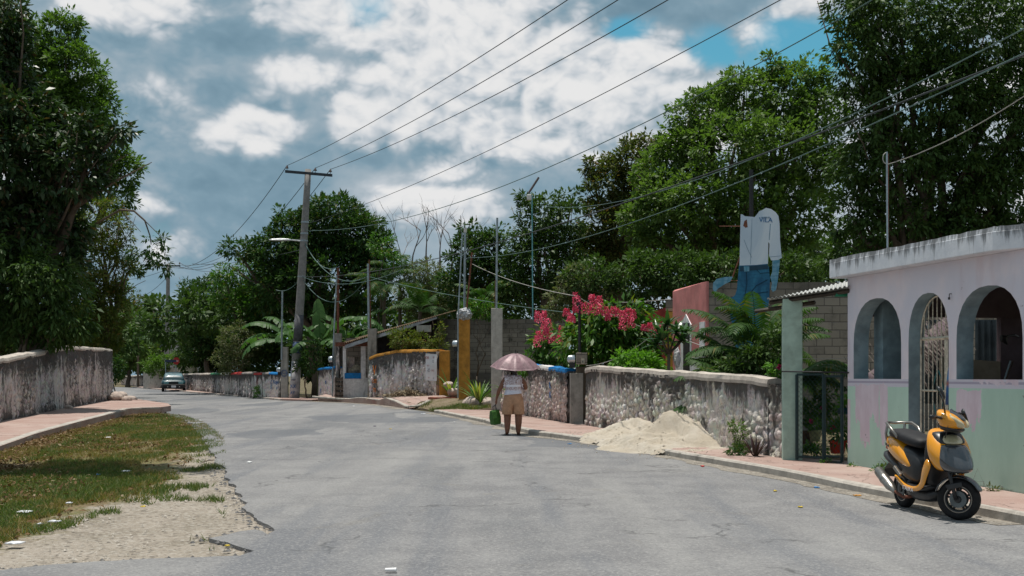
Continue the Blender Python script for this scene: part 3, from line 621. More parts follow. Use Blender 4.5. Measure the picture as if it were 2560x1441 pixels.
# far walls, running away along the bend
def PW(px, Y): return (at(px, Y).x, Y)
WF1 = wall('grimy stone wall with green white and red painted coping beyond the utility pole', PW(480, 84), PW(634, 61.2), (gz(84)+.02, gz(61)+.02), [(0, 1.5+3*84/F), (1, 1.5+6*61/F)], .4, M['wallC'], relief=.07, cs=5, cap=[(0, .18, M['capdark']), (.18, .38, M['capgrey']), (.38, .56, M['greenp']), (.56, .71, M['whitep']), (.71, .86, M['redp']), (.86, 1, M['capdark'])], seed=51, side=-1, step=.08)
WF2 = wall('far pinkish wall with pale coping behind the parked car', PW(303, 142), PW(480, 84.3), (gz(142)+.02, gz(84)+.02), [(0, 1.5-2*142/F), (.25, 1.45), (.6, 1.55), (1, 1.5+3*84/F)], .4, M['wallB'], relief=.06, cs=4, cap=True, capmat=M['capgrey'], seed=52, side=-1, step=.15)
WF3 = wall('whitewashed wall strip with red and dark brushed lettering beside the grimy wall', PW(636, 61.0), PW(656, 60.2), (gz(60)+.02, gz(60)+.02), [(0, 1.6), (1, 1.6)], .35, M['wallW'], relief=.03, cs=5, cap=True, capmat=M['redp'], seed=53, side=-1, step=.06)
wtext(WF3, .45, 1.22, 'TACOS', .2, M['graf_red'], .05, .7, R(-90)); wtext(WF3, .45, .80, 'RICO', .18, M['graf_red'], .05, .7, R(-90))
WF4 = wall('whitewashed wall with blue painted letters and a blue coping beside the pole', PW(657, 60.1), PW(701, 59.3), (gz(60)+.0, gz(60)+.0), [(0, 1.62), (1, 1.58)], .35, M['wallW'], relief=.03, cs=5, cap=[(0, .38, M['capdark']), (.38, 1, M['blue'])], seed=54, side=-1, step=.06)
wtext(WF4, .52, 1.05, 'FLORES', .17, M['graf_blue'], .05, .8, R(-90)); wtext(WF4, .80, 1.18, 'Roger', .27, M['graf_blue'], .05, .7); wtext(WF4, .84, .85, 'V', .24, M['graf_blue'], .05, .8)
pc = post('meter_post', 'grey concrete post with a round blue painted logo left of the utility pole', 702, 719, 59.0, 868, gz(59), M['postgrey'], .3)
text('PAN', .13, M['graf_blue'], Matrix.Translation(at(710.5, 58.97, 1.5-(934-940)*59/F)) @ Matrix.Rotation(R(90), 4, 'X'), 'painted_lettering', pc)
m = MB(); c = at(710.5, 58.975, 1.5+8*59/F-.04)
for rr_ in (.16, .125):
    m.rings([[c+Vector((math.cos(t)*(rr_+k), -j, math.sin(t)*(rr_+k))) for t in np.linspace(0, 2*math.pi, 24, endpoint=False)] for k, j in ((0, 0), (0, .01), (.014, .01), (.014, 0))], caps=False)
m.build('painted_logo', M['graf_blue'], pc)
# little white wall left of the kiosk
WK = wall('short whitewashed wall with blue scribbles left of the little kiosk', PW(796, 57.5), PW(838, 54.9), (gz(57), gz(55)+.08), [(0, 1.5+16*57/F), (1, 1.5+20*55/F)], .4, M['wallW'], relief=.04, cs=5, cap=True, capmat=M['blue'], seed=61, side=-1, step=.06)
wtext(WK, .5, 1.22, 'os', .34, M['graf_blue'], .05, .8); wtext(WK, .2, .75, 'R', .32, M['graf_blue'], .05, .8); wtext(WK, .6, .88, '1', .26, M['graf_blue'], .05)
# ================================================================== BUILDINGS
# --- pink and mint house with arches: its own frame (s along the facade towards the camera, o out to the street, z up)
FO = Vector((5.05, 17.45, 0)); FD = Vector((.217, -.976, 0)).normalized(); FN = Vector((-FD.y, FD.x, 0)); FN = FN if FN.x < 0 else -FN
def fp(s, o, z): return FO+FD*s+FN*o+Vector((0, 0, z))
def m_house():
    m, g = newmat('pink and mint house paint'); tc = g.n('ShaderNodeTexCoord').outputs['Object']
    x, y, z = g.n('ShaderNodeSeparateXYZ', ins={0: tc}).outputs
    s = g.math('ADD', g.math('MULTIPLY', g.math('SUBTRACT', x, FO.x), FD.x), g.math('MULTIPLY', g.math('SUBTRACT', y, FO.y), FD.y))
    pink = g.mix(g.ramp(g.noise(tc, 1.3, 5, .6), .35, .65), (.66, .64, .71), (.76, .69, .73))
    pink = g.mix(g.ramp(g.noise(g.scale(tc, (1, 1, .25)), 2.2, 5, .6), .52, .72, 0, .35), pink, (.52, .40, .44))
    mint = g.mix(g.ramp(g.noise(g.scale(tc, (1, 1, .35)), 1.6, 6, .65), .3, .7), (.41, .59, .49), (.50, .69, .58))
    mint = g.mix(g.ramp(g.noise(tc, 26, 4, .7), .62, .72, 0, .4), mint, (.42, .50, .46))
    mint = g.mix(g.ramp(z, .55, .05, 0, .30), mint, (.33, .42, .38))
    edge = g.math('ADD', z, g.math('MULTIPLY', g.math('SUBTRACT', g.noise(tc, 1.9, 5, .7), .5), .05))
    c = g.mix(g.math('GREATER_THAN', 1.345, z), pink, mint)
    band = g.math('MULTIPLY', g.math('GREATER_THAN', z, 1.345), g.math('LESS_THAN', z, 1.455)); c = g.mix(band, c, (.60, .585, .66))
    b2 = g.math('MULTIPLY', g.math('GREATER_THAN', z, 1.395), g.math('LESS_THAN', z, 1.425)); c = g.mix(b2, c, (.40, .37, .46))
    # peeled areas that show the old pink coat, each with its own place and ragged outline
    sv1 = g.n('ShaderNodeCombineXYZ', ins={0: s, 1: g.math('MULTIPLY', z, .22)}).outputs[0]; dr1 = g.noise(sv1, 6.5, 3, .55); rg = g.math('MULTIPLY', g.math('SUBTRACT', g.noise(tc, 7, 6, .7), .5), .42)
    def patch_(s0, ztop, rs, rz):          # paint gone from ztop downward, in ragged drips that shorten towards the sides
        side = g.math('SUBTRACT', 1.0, g.math('POWER', g.math('ABSOLUTE', g.math('DIVIDE', g.math('SUBTRACT', s, s0), rs)), 3.0))
        dep = g.math('MULTIPLY', g.math('MULTIPLY_ADD', g.math('SUBTRACT', dr1, .5), 1.7, .95), rz)
        d_ = g.math('SUBTRACT', ztop, z); inside = g.math('MINIMUM', g.math('ADD', g.math('SUBTRACT', dep, d_), rg), g.math('MINIMUM', g.math('MULTIPLY', g.math('ADD', side, g.math('MULTIPLY', rg, 2.5)), .3), g.math('ADD', d_, g.math('MULTIPLY', rg, .4))))
        return g.math('GREATER_THAN', inside, 0.0)
    pk = None
    for a in [(.56, 1.37, .33, .60), (.50, 1.0, .14, .46), (1.02, 1.38, .11, .75), (.02, 1.15, .06, .8), (3.02, 1.32, .26, .46), (4.3, 1.25, .10, .35), (3.62, 1.455, .5, .04)]:
        q = patch_(*a); pk = q if pk is None else g.math('MAXIMUM', pk, q)
    c = g.mix(pk, c, g.mix(g.ramp(g.noise(g.scale(tc, (1, 1, .3)), 4, 5, .7), .4, .7), (.62, .52, .58), (.70, .62, .68)))
    gr = g.math('ADD', g.math('MULTIPLY', g.noise(tc, 5, 5, .7), .32), g.ramp(z, .34, .06, 0, .42)); c = g.mix(g.ramp(gr, .43, .56, 0, .9), c, (.045, .05, .04))
    pits = g.ramp(g.noise(tc, 9, 2, .5), .73, .76, 0, .6); c = g.mix(pits, c, (.20, .17, .17))
    fin(g, c, .85, g.math('ADD', g.noise(tc, 28, 5, .7), g.math('MULTIPLY', pk, -.3)), .25, .008, .25); return m
M['house'] = m_house()
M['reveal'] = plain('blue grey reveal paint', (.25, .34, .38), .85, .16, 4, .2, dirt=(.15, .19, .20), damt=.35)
m, g = newmat('whitewashed parapet'); tc = g.n('ShaderNodeTexCoord').outputs['Object']; zz = g.n('ShaderNodeSeparateXYZ', ins={0: tc}).outputs[2]
c = g.mix(g.ramp(g.noise(tc, 4, 6, .7), .3, .7), (.56, .59, .64), (.70, .72, .76)); st_ = g.noise(g.scale(tc, (1, 1, .10)), 9, 6, .75, .3)
c = g.mix(g.ramp(g.math('ADD', st_, g.ramp(zz, 3.0, 3.27, 0, .22)), .56, .74, 0, .85), c, (.10, .105, .11)); fin(g, c, .9, g.noise(tc, 30, 5, .7), .3, .01, .2); M['parapet'] = m
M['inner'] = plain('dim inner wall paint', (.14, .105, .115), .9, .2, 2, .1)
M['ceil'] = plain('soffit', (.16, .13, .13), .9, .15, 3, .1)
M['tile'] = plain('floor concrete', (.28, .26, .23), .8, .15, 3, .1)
house = empty('pink_house', fp(0, 0, 0), 'pink house with mint green dado, three arched openings and a whitewashed roof slab', 'house')
TH = .243
def arch(s0, s1, zs, zt_, n=14, ex=2.3):
    c = (s0+s1)/2; h = (s1-s0)/2; out = [(s0, zs)]
    for i in range(1, n):
        a = math.pi*(1-i/n); ca, sa = math.cos(a), math.sin(a)
        out.append((c+h*math.copysign(abs(ca)**(2/ex), ca), zs+(zt_-zs)*abs(sa)**(2/ex)))
    out.append((s1, zs)); return out
OP = [(.176, 1.478, 1.455, 1.95, 2.615, 'window'), (1.66, 2.60, .0, 1.95, 2.60, 'door'), (2.767, 4.07, 1.455, 1.95, 2.60, 'window')]
TOP, S_END = 2.97, 4.55
m = MB()
def colquad(pts, mi=0):
    """front and back faces of a panel of the facade"""
    a = [fp(s, 0, z) for s, z in pts]; b = [fp(s, -TH, z) for s, z in pts]
    m.add(a, [tuple(range(len(a)))], 0); m.add(b, [tuple(range(len(b)-1, -1, -1))], 1)
edges = [0]+[v for o_ in OP for v in o_[:2]]+[S_END]
for i in range(0, len(edges), 2): colquad([(edges[i], 0), (edges[i+1], 0), (edges[i+1], TOP), (edges[i], TOP)])
for s0, s1, z0, zs, zt_, k in OP:
    if z0 > 0: colquad([(s0, 0), (s1, 0), (s1, z0), (s0, z0)])
    A_ = arch(s0, s1, zs, zt_)
    for (a, b) in zip(A_[:-1], A_[1:]): colquad([a, b, (b[0], TOP), (a[0], TOP)])
    loop = [(s0, z0)]+A_+[(s1, z0)]+([(s0, z0)] if z0 > 0 else [])
    for a, b in zip(loop[:-1], loop[1:]): m.add([fp(a[0], 0, a[1]), fp(b[0], 0, b[1]), fp(b[0], -TH, b[1]), fp(a[0], -TH, a[1])], [(0, 1, 2, 3)], 1)
for s_, mi in ((0, 0), (S_END, 0)): m.add([fp(s_, 0, 0), fp(s_, 0, TOP), fp(s_, -TH, TOP), fp(s_, -TH, 0)], [(0, 1, 2, 3)], mi)
m.add([fp(0, 0, TOP), fp(S_END, 0, TOP), fp(S_END, -TH, TOP), fp(0, -TH, TOP)], [(0, 1, 2, 3)])
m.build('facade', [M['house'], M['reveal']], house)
# return wall at the camera end, side walls, floor, inner pillar and back wall
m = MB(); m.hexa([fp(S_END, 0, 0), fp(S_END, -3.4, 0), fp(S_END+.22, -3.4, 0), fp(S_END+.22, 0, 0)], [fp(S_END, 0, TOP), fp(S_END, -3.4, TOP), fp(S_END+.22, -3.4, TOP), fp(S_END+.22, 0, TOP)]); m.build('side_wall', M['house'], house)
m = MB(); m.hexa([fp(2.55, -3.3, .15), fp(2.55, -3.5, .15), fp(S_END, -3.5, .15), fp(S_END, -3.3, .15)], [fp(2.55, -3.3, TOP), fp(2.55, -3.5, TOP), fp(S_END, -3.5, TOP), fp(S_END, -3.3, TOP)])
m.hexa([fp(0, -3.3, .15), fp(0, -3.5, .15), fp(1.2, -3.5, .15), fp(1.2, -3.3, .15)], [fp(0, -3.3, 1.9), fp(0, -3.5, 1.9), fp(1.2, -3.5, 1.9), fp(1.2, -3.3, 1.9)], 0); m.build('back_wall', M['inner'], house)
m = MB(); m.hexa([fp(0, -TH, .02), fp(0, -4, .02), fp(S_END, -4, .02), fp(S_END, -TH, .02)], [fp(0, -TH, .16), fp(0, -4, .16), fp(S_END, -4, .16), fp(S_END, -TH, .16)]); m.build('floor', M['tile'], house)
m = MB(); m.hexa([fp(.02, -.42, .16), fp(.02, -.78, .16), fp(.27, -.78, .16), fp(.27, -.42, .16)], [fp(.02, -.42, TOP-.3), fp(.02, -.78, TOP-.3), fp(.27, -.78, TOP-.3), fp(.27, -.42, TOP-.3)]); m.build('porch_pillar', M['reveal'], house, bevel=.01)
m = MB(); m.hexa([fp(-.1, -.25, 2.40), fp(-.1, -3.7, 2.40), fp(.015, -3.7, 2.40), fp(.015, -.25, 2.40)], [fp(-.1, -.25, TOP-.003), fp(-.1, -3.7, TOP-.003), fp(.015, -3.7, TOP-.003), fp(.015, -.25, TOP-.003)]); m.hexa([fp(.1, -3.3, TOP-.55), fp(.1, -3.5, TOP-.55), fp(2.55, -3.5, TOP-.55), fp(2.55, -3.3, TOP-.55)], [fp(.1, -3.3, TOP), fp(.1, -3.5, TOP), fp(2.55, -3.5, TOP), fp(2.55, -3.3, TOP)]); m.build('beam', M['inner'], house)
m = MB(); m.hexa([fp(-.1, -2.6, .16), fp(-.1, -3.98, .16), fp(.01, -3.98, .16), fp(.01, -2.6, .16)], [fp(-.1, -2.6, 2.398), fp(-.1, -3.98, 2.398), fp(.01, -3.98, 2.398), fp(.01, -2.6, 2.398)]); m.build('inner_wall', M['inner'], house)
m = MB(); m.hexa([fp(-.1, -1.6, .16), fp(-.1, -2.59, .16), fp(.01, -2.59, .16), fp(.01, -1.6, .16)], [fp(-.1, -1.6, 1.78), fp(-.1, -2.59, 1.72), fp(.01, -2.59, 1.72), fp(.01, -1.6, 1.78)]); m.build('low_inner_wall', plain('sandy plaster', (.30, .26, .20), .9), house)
# roof slab with parapet; the corner turns away at the camera end
r0, r1 = TOP+.003, 3.225
outl = [(-.16, .22), (3.82, .22), (4.75, -.28), (4.75, -3.9), (-.16, -3.9)]
m = MB(); b_ = [fp(s, o, r0) for s, o in outl]; m.prism(b_, (0, 0, r1-r0-.02)); m.build('roof_slab', M['parapet'], house, bevel=.012)
m = MB()
for (a, b) in zip(outl, outl[1:]+outl[:1]):
    pa, pb = fp(a[0], a[1], 0), fp(b[0], b[1], 0); d = (pb-pa).normalized(); n = Vector((-d.y, d.x, 0))
    cen = fp(2.3, -1.9, 0); n = n if (cen-pa).dot(n) > 0 else -n
    k = 24; rr = []
    for i in range(k+1):
        p = pa+(pb-pa)*i/k; jz = (vnoise(np.array([[i*.9, pa.x, 0]]), 4)[0]-.5)*.022
        rr.append([Vector((*(p+n*.005)[:2], r1-.02)), Vector((*(p+n*.01)[:2], r1+.03+jz)), Vector((*(p+n*.12)[:2], r1+.035+jz)), Vector((*(p+n*.13)[:2], r1-.02))])
    m.rings(rr)
m.build('roof_upstand', M['parapet'], house)
# entrance grille in the middle arch
M['grille'] = plain('cream painted iron', (.64, .59, .47), .55, .2, 20, .4, dirt=(.22, .13, .07), damt=.6, dscale=9)
M['irondark'] = plain('dark iron', (.03, .03, .032), .5, .2, 20, .4, .4)
grille = empty('entrance_grille', fp(2.13, -.2, .16), 'cream iron grille of twisted bars in the middle arch', 'gate')
m = MB(); o_ = -.18; s0, s1 = 1.68, 2.58
for s in (s0, s1): m.tube([fp(s, o_, .17), fp(s, o_, 1.98)], .016, 4)
for z in (.2, 1.30, 2.0): m.tube([fp(s0, o_, z), fp(s1, o_, z)], .013 if z != 2.0 else .024, 4)
AR = arch(s0, s1, 1.97, 2.57); m.tube([fp(s, o_, z) for s, z in AR], .013, 4); m.tube([fp(2.26, o_, .17), fp(2.26, o_, 1.98)], .02, 4); m.tube([fp(2.30, o_, .17), fp(2.30, o_, 1.98)], .016, 4)
m.build('frame', M['grille'], grille)
def twisted(mb, a, b, r=.0085, n=None):
    L = (b-a).length; n = n or int(L/.022); rs = []; d = (b-a).normalized(); u = FD.copy(); v = d.cross(u)
    for i in range(n+1):
        t = i*.75; p = a+(b-a)*i/n; rs.append([p+(u*math.cos(t+k*math.pi/2)+v*math.sin(t+k*math.pi/2))*r for k in range(4)])
    mb.rings(rs)
for i in range(9):
    s = s0+.10*(i+1)-.02; 
    if s > s1-.02: break
    ztop = np.interp(s, [q[0] for q in AR], [q[1] for q in AR]); m = MB(); twisted(m, fp(s, o_, .2), fp(s, o_, 1.98)); twisted(m, fp(s, o_, 2.01), fp(s, o_, float(ztop))); m.build('twisted_bar', M['grille'], grille)
m = MB()
for k in (-1, 1):
    m.tube([fp(2.06+k*(.02+.11*math.sin(t*3.2)), o_-.015, .95+t*.62) for t in np.linspace(0, 1, 16)], .008, 5)
m.build('scroll_ornament', plain('turquoise iron', (.02, .16, .17), .5), grille)
# banner tied to the grille
M['banner'] = plain('white vinyl', (.66, .66, .68), .5, .06, 3, .35)
m, g_ = newmat('printed blue advertising vinyl'); tcb = g_.n('ShaderNodeTexCoord').outputs['Object']; zz = g_.n('ShaderNodeSeparateXYZ', ins={0: tcb}).outputs[2]
rb = g_.n('ShaderNodeValToRGB', ins={0: g_.math('MULTIPLY', g_.math('SUBTRACT', g_.math('ADD', zz, g_.math('MULTIPLY', g_.noise(tcb, 7, 3), .12)), 1.25), 1.35)}); e_ = rb.color_ramp.elements
e_[0].color = (.01, .04, .14, 1); e_[1].position = .95; e_[1].color = (.62, .66, .70, 1)
for p_, c_ in [(.22, (.02, .12, .32, 1)), (.30, (.35, .12, .08, 1)), (.36, (.04, .22, .42, 1)), (.5, (.03, .12, .35, 1)), (.62, (.12, .32, .45, 1)), (.75, (.5, .6, .66, 1))]: q = e_.new(p_); q.color = c_
fin(g_, rb.outputs[0], .4, None, spec=.4); M['print'] = m
ban = empty('vinyl_banner', fp(2.45, -.14, 1.2), 'narrow blue and white printed banner tied to the right of the entrance grille', 'banner')
m = MB(); rr = []
for i in range(14):
    t = i/13; z = 1.12+.76*t; sl_i = 2.30+.13*min(1, max(0, (t-.1)*1.1))+.02*math.sin(t*9); rr.append([fp(sl_i+(2.57-sl_i)*k/4, -.145+.012*math.sin(k*2+t*7), z) for k in range(5)]+[fp(2.57, -.149, z), fp(sl_i, -.149, z)])
m.rings(rr); m.build('print', M['print'], ban, smooth=False)
FM = lambda s, o, z: Matrix(((FD.x, 0, FN.x, fp(s, o, z).x), (FD.y, 0, FN.y, fp(s, o, z).y), (0, 1, 0, z), (0, 0, 0, 1)))
M['decal_blue'] = plain('blue printing', (.01, .14, .35), .5, .05)
M['decal_w'] = plain('white printing', (.75, .75, .78), .5, .05)
text('&', .13, M['decal_blue'], FM(2.49, -.128, 1.81) @ Matrix.Rotation(R(90), 4, 'Z'), 'lettering', ban); text('SE', .07, M['decal_w'], FM(2.47, -.128, 1.62), 'lettering', ban)
m = MB(); m.lathe([(.0, 0), (.055, .003), (.0, .006)], 12, FM(2.52, -.132, 1.37)); m.build('printed_emblem', M['decal_w'], ban)
# bulb, fan, mounting marks, things on the porch
bulb = empty('light_bulb', fp(1.2, -2.3, 2.1), 'white bulb hanging from a cord behind the entrance grille', 'light bulb'); p = P(2323, 816, 16.9)
m = MB(); m.lathe([(.001, -.05), (.03, -.035), (.036, 0), (.02, .04), (.014, .07), (.001, .075)], 12, Matrix.Translation(p)); m.build('glass', plain('frosted glass', (.75, .78, .8), .3, .02, coat=.3), bulb, smooth=True)
m = MB(); m.tube([p+Vector((0, 0, .07)), Vector((p.x, p.y, TOP))], .004, 5); m.build('cord', M['irondark'], bulb)
fan = empty('wall_fan', P(2205, 922, 17.6), 'grey fan body with a round drum seen through the left arch', 'fan')
M['fangrey'] = plain('grey enamel', (.13, .15, .155), .45, .2, 12)
p = P(2190, 920, 17.7); q = p+Vector((.16, -.05, 0)); m = MB(); m.tube([p, p+(q-p)*.25, q], [.085, .1, .085], 18); m.build('motor_drum', M['fangrey'], fan, smooth=False, bevel=.006)
m = MB(); m.tube([q, q+Vector((.02, -.01, 0)), q+Vector((.06, -.02, 0))], [.11, .125, .06], 20); m.build('mounting_flange', M['fangrey'], fan)
cb = empty('cable', P(2210, 945, 17.5), 'thick grey cable looping below the fan on the porch pillar', 'cable'); m = MB(); m.tube([P(2202+t*48, 930+14*math.sin(min(1, t*1.6)*math.pi*.5)*1.0-(max(0, t-.5))**1.5*90, 17.55) for t in np.linspace(0, 1, 16)], .012, 6); m.tube([P(2209, 930, 17.55), P(2209, 760, 17.55)], .02, 6); m.build('loop', M['fangrey'], cb)
tab = empty('porch_table', fp(3.3, -1.6, .16), 'dark table covered by cloth seen through the right arch', 'table')
M['cloth'] = plain('dark grey cloth', (.05, .05, .06), .9, .4, 6, .1, bump=.8)
m = MB(); rr = []
for i in range(9):
    a = i/8; rr.append([fp(2.7+1.25*a, -1.2-.8*k/6, 1.47+.07*fbm(np.array([[a*5, k*.9, 0]]), 3, 7)[0]*(1 if 0 < i < 8 and 0 < k < 6 else .1)) for k in range(7)])
m.rings(rr, closed=False, caps=False); m.hexa([fp(2.75, -1.25, 1.42), fp(2.75, -1.95, 1.42), fp(3.9, -1.95, 1.42), fp(3.9, -1.25, 1.42)], [fp(2.75, -1.25, 1.46), fp(2.75, -1.95, 1.46), fp(3.9, -1.95, 1.46), fp(3.9, -1.25, 1.46)]); m.build('table_top', M['cloth'], tab)
for (a, b) in ((2.8, -1.3), (3.85, -1.3), (2.8, -1.9), (3.85, -1.9)): m = MB(); m.tube([fp(a, b, .16), fp(a, b, 1.42)], .025, 6); m.build('leg', M['irondark'], tab)
fr = empty('tilted_frame', fp(3.75, -1.5, 1.5), 'thin picture frame leaning upright on the porch table', 'picture frame'); m = MB(); a = P(2508, 952, 15.8); b = P(2524, 902, 15.8); m.prism([a, a+Vector((.05, .12, 0)), b+Vector((.05, .12, 0)), b], Vector((.02, -.01, 0))); m.build('board', M['reveal'], fr)
m = MB(); m.tube([P(2513, 955, 15.75), P(2533, 903, 15.75)], .012, 5); m.build('edge_strip', plain('dark wood', (.06, .04, .03), .7), fr)
hk = empty('wall_bracket', fp(3.9, -3.2, 2.0), 'dark iron bracket with hanging pot shape on the porch inner wall', 'bracket'); m = MB(); m.tube([P(2545, 842, 16.3), P(2535, 838, 16.2), P(2515, 842, 16.1), P(2512, 852, 16.1)], .018, 6); m.tube([P(2518, 862, 16.1), P(2510, 846, 16.1), P(2503, 846, 16.1)], [.01, .06, .05], 8); m.build('arm', M['irondark'], hk)
hk = empty('wall_hook', fp(2.68, 0, 2.5), 'small rusty hook with a knotted end on the pink facade between door and right arch', 'hook'); m = MB(); p = fp(2.66, .0, 2.55); m.tube([p, p+FN*.03, p+FN*.035+Vector((0, 0, -.05))], .006, 5); m.tube([p+FN*.035+Vector((0, 0, -.045)), p+FN*.035+Vector((0, 0, -.075))], .014, 8); m.build('iron', M['irondark'], hk)
# corrugated sheet and palm-thatch leaning at the back of the porch
M['zinc'] = plain('zinc sheet', (.34, .36, .38), .42, .25, 2.5, .5, .55, dirt=(.18, .10, .06), damt=.5)
M['zincdark'] = plain('dark corrugated sheet', (.07, .09, .10), .6, .3, 2, .3)
def corrugated(name, c00, c10, c11, c01, pitch, amp, mat, label=None, cat=None, parent=None, thick=.006):
    c00, c10, c11, c01 = map(Vector, (c00, c10, c11, c01)); L = (c10-c00).length; n = int(L/pitch*6); nn = (c10-c00).cross(c01-c00).normalized()
    m = MB(); rr = []
    for i in range(n+1):
        t = i/n; o = nn*amp*math.sin(2*math.pi*i/6); a = c00.lerp(c10, t)+o; b = c01.lerp(c11, t)+o; rr.append([a, b, b-nn*thick, a-nn*thick])
    m.rings(rr); o = m.build(name, mat, parent); 
    if label: tag(o, label, cat)
    return o
th = corrugated('corrugated_sheet', P(2296, 1010, 21.0), P(2385, 1010, 20.4), P(2385, 800, 20.4), P(2296, 800, 21.0), .09, .02, M['zincdark'], 'dark corrugated sheet standing in the yard behind the porch', 'metal sheet')
corrugated('corrugated_sheet', P(2438, 960, 19.5), P(2496, 960, 19.5), P(2496, 800, 19.5), P(2438, 800, 19.5), .10, .025, M['zincdark'], 'dark upright corrugated fence sheet seen through the right arch', 'metal sheet')
thatch = empty('palm_thatch_roof', P(2290, 900, 20), 'sloping dry palm thatch roof edge seen through the arches behind the porch', 'thatch roof'); m = MB(); rnd = random.Random(8)
for i in range(260):
    t = rnd.random(); a = P(2150+240*t, 985-175*t+rnd.uniform(-14, 10), 19.6+rnd.uniform(-.3, .3)); d = Vector((rnd.uniform(.10, .35), rnd.uniform(-.3, -.1), rnd.uniform(-.55, -.25)))*(.6+.5*rnd.random()); d = -d if rnd.random() < .2 else d
    m.tube([a, a+d], [.014, .004], 3)
m.build('palm_straws', plain('dry palm straw', (.30, .25, .23), .9, .5, 12, .1), thatch)
m = MB(); m.prism([P(2140, 1000, 19.9), P(2395, 815, 19.9), P(2395, 850, 19.9), P(2170, 1020, 19.9)], (0, .5, .2)); m.build('underlay', M['inner'], thatch)
# --- block wall behind, pink annexe, yellow and red walls
def m_blocks(name, col, bh=.205, bw=.42, mort=(.13, .115, .10), dk=.5):
    m, g = newmat(name); tc = g.n('ShaderNodeTexCoord').outputs['Object']; x, y, z = g.n('ShaderNodeSeparateXYZ', ins={0: tc}).outputs
    v = g.n('ShaderNodeCombineXYZ', ins={0: g.math('ADD', x, g.math('MULTIPLY', y, .83)), 1: z}).outputs[0]
    v = g.n('ShaderNodeVectorMath', operation='ADD', ins={0: v, 1: g.n('ShaderNodeVectorMath', operation='SCALE', ins={0: g.noise(tc, 3, 3, .6, 0, 1), 'Scale': .022}).outputs[0]}).outputs[0]
    br = g.n('ShaderNodeTexBrick', ins={'Vector': v, 'Color1': (*[c*.85 for c in col], 1), 'Color2': (*[c*1.12 for c in col], 1), 'Mortar': (*mort, 1), 'Scale': 1.0, 'Mortar Size': .012, 'Mortar Smooth': .3, 'Bias': 0, 'Brick Width': bw, 'Row Height': bh})
    c = g.mix(g.ramp(g.noise(tc, 1.4, 6, .7), .5, .68, 0, dk), br.outputs['Color'], (.055, .05, .045))
    c = g.mix(g.ramp(z, 3.2, 3.9, 0, .45), c, (.06, .055, .05)); c = g.mix(g.ramp(z, 1.75, 1.6, 0, .6), c, (.09, .085, .08))
    c = g.mix(g.ramp(g.noise(tc, 24, 4, .7), .5, .75, 0, .35), c, (.27, .24, .21))
    fin(g, c, .93, g.math('ADD', g.math('MULTIPLY', br.outputs['Fac'], -1.2), g.noise(tc, 30, 4, .7)), .6, .02, .1); return m
M['block'] = m_blocks('grey concrete blocks', (.30, .26, .215)); M['blockfar'] = m_blocks('blackened concrete blocks', (.27, .245, .21), .2, .42, dk=.9)
def slabw(name, label, pts, z0, zt_, th, mat, cat='wall', grp=None, parent=None):
    a, b = Vector((*pts[0], 0)), Vector((*pts[1], 0)); d = (b-a).normalized(); n = Vector((-d.y, d.x, 0))*th; m = MB(); k = max(2, int((b-a).length/.25)); rr = []
    for i in range(k+1):
        p = a+(b-a)*i/k; z1 = (zt_[0]+(zt_[1]-zt_[0])*i/k)+(vnoise(np.array([[i*.7, z0, 0]]), 6)[0]-.5)*.03; rr.append([Vector((p.x, p.y, z0)), Vector((p.x, p.y, z1)), Vector((p.x+n.x, p.y+n.y, z1)), Vector((p.x+n.x, p.y+n.y, z0))])
    m.rings(rr); o = m.build(name, mat, parent)
    if label: tag(o, label, cat, grp)
    return o
ann = empty('pink_annexe', (4.85, 29, gz(29)), 'small pink annexe with white dado and pointed white door surround behind the plants', 'house')
zA = 3.83; fa, fb = Vector((4.86, 29.0)), Vector((4.42, 31.9))
M['annpink'] = plain('salmon pink paint', (.60, .235, .22), .85, .12, 2.5, .15, dirt=(.45, .22, .2), damt=.3)
M['annwhite'] = plain('annexe white dado', (.82, .82, .84), .8, .1, 4, .15, dirt=(.25, .22, .2), damt=.5)
m = MB()
m.hexa([(4.86, 29.0, .1), (4.92, 29.0, .1), (4.48, 31.9, .1), (4.42, 31.9, .1)], [(4.86, 29.0, zA+.03), (4.92, 29.0, zA+.03), (4.48, 31.9, zA+.03), (4.42, 31.9, zA-.02)]); m.build('wall', M['annpink'], ann)
def fa_(px, off=.0):                                      # a point of the annexe's street face below a photo column
    k = (px-1280)/F; dx, dy = fb.x-fa.x, fb.y-fa.y; t = (k*fa.y-fa.x)/(dx-k*dy); return Vector((fa.x+dx*t-off, fa.y+dy*t, 0))
def apz(px, py, off): q = fa_(px, off); return Vector((q.x, q.y, CH+(HZ-py)*q.y/F))
m = MB(); a, b = fa_(1690, .012), fa_(1765, .012); z_ = 1.5+47*30/F; m.hexa([(a.x, a.y, .1), (b.x, b.y, .1), (b.x+.03, b.y, .1), (a.x+.03, a.y, .1)], [(a.x, a.y, z_), (b.x, b.y, z_), (b.x+.03, b.y, z_), (a.x+.03, a.y, z_)]); m.build('dado', M['annwhite'], ann)
m = MB(); m.prism([apz(1703, 935, .02), apz(1703, 812, .02), apz(1716, 786, .02), apz(1729, 812, .02), apz(1729, 935, .02)], (.03, 0, 0)); m.build('door_surround', M['annwhite'], ann)
dr = MB(); dr.prism([apz(1711, 940, .035), apz(1711, 808, .035), apz(1726, 808, .035), apz(1726, 940, .035)], (.02, 0, 0)); dr.build('doorway', M['irondark'], ann)
dr = MB(); dr.prism([apz(1750, 940, .02), apz(1750, 806, .02), apz(1763, 804, .02), apz(1763, 940, .02)], (.03, 0, 0)); dd = dr.build('door', M['annwhite'], ann)
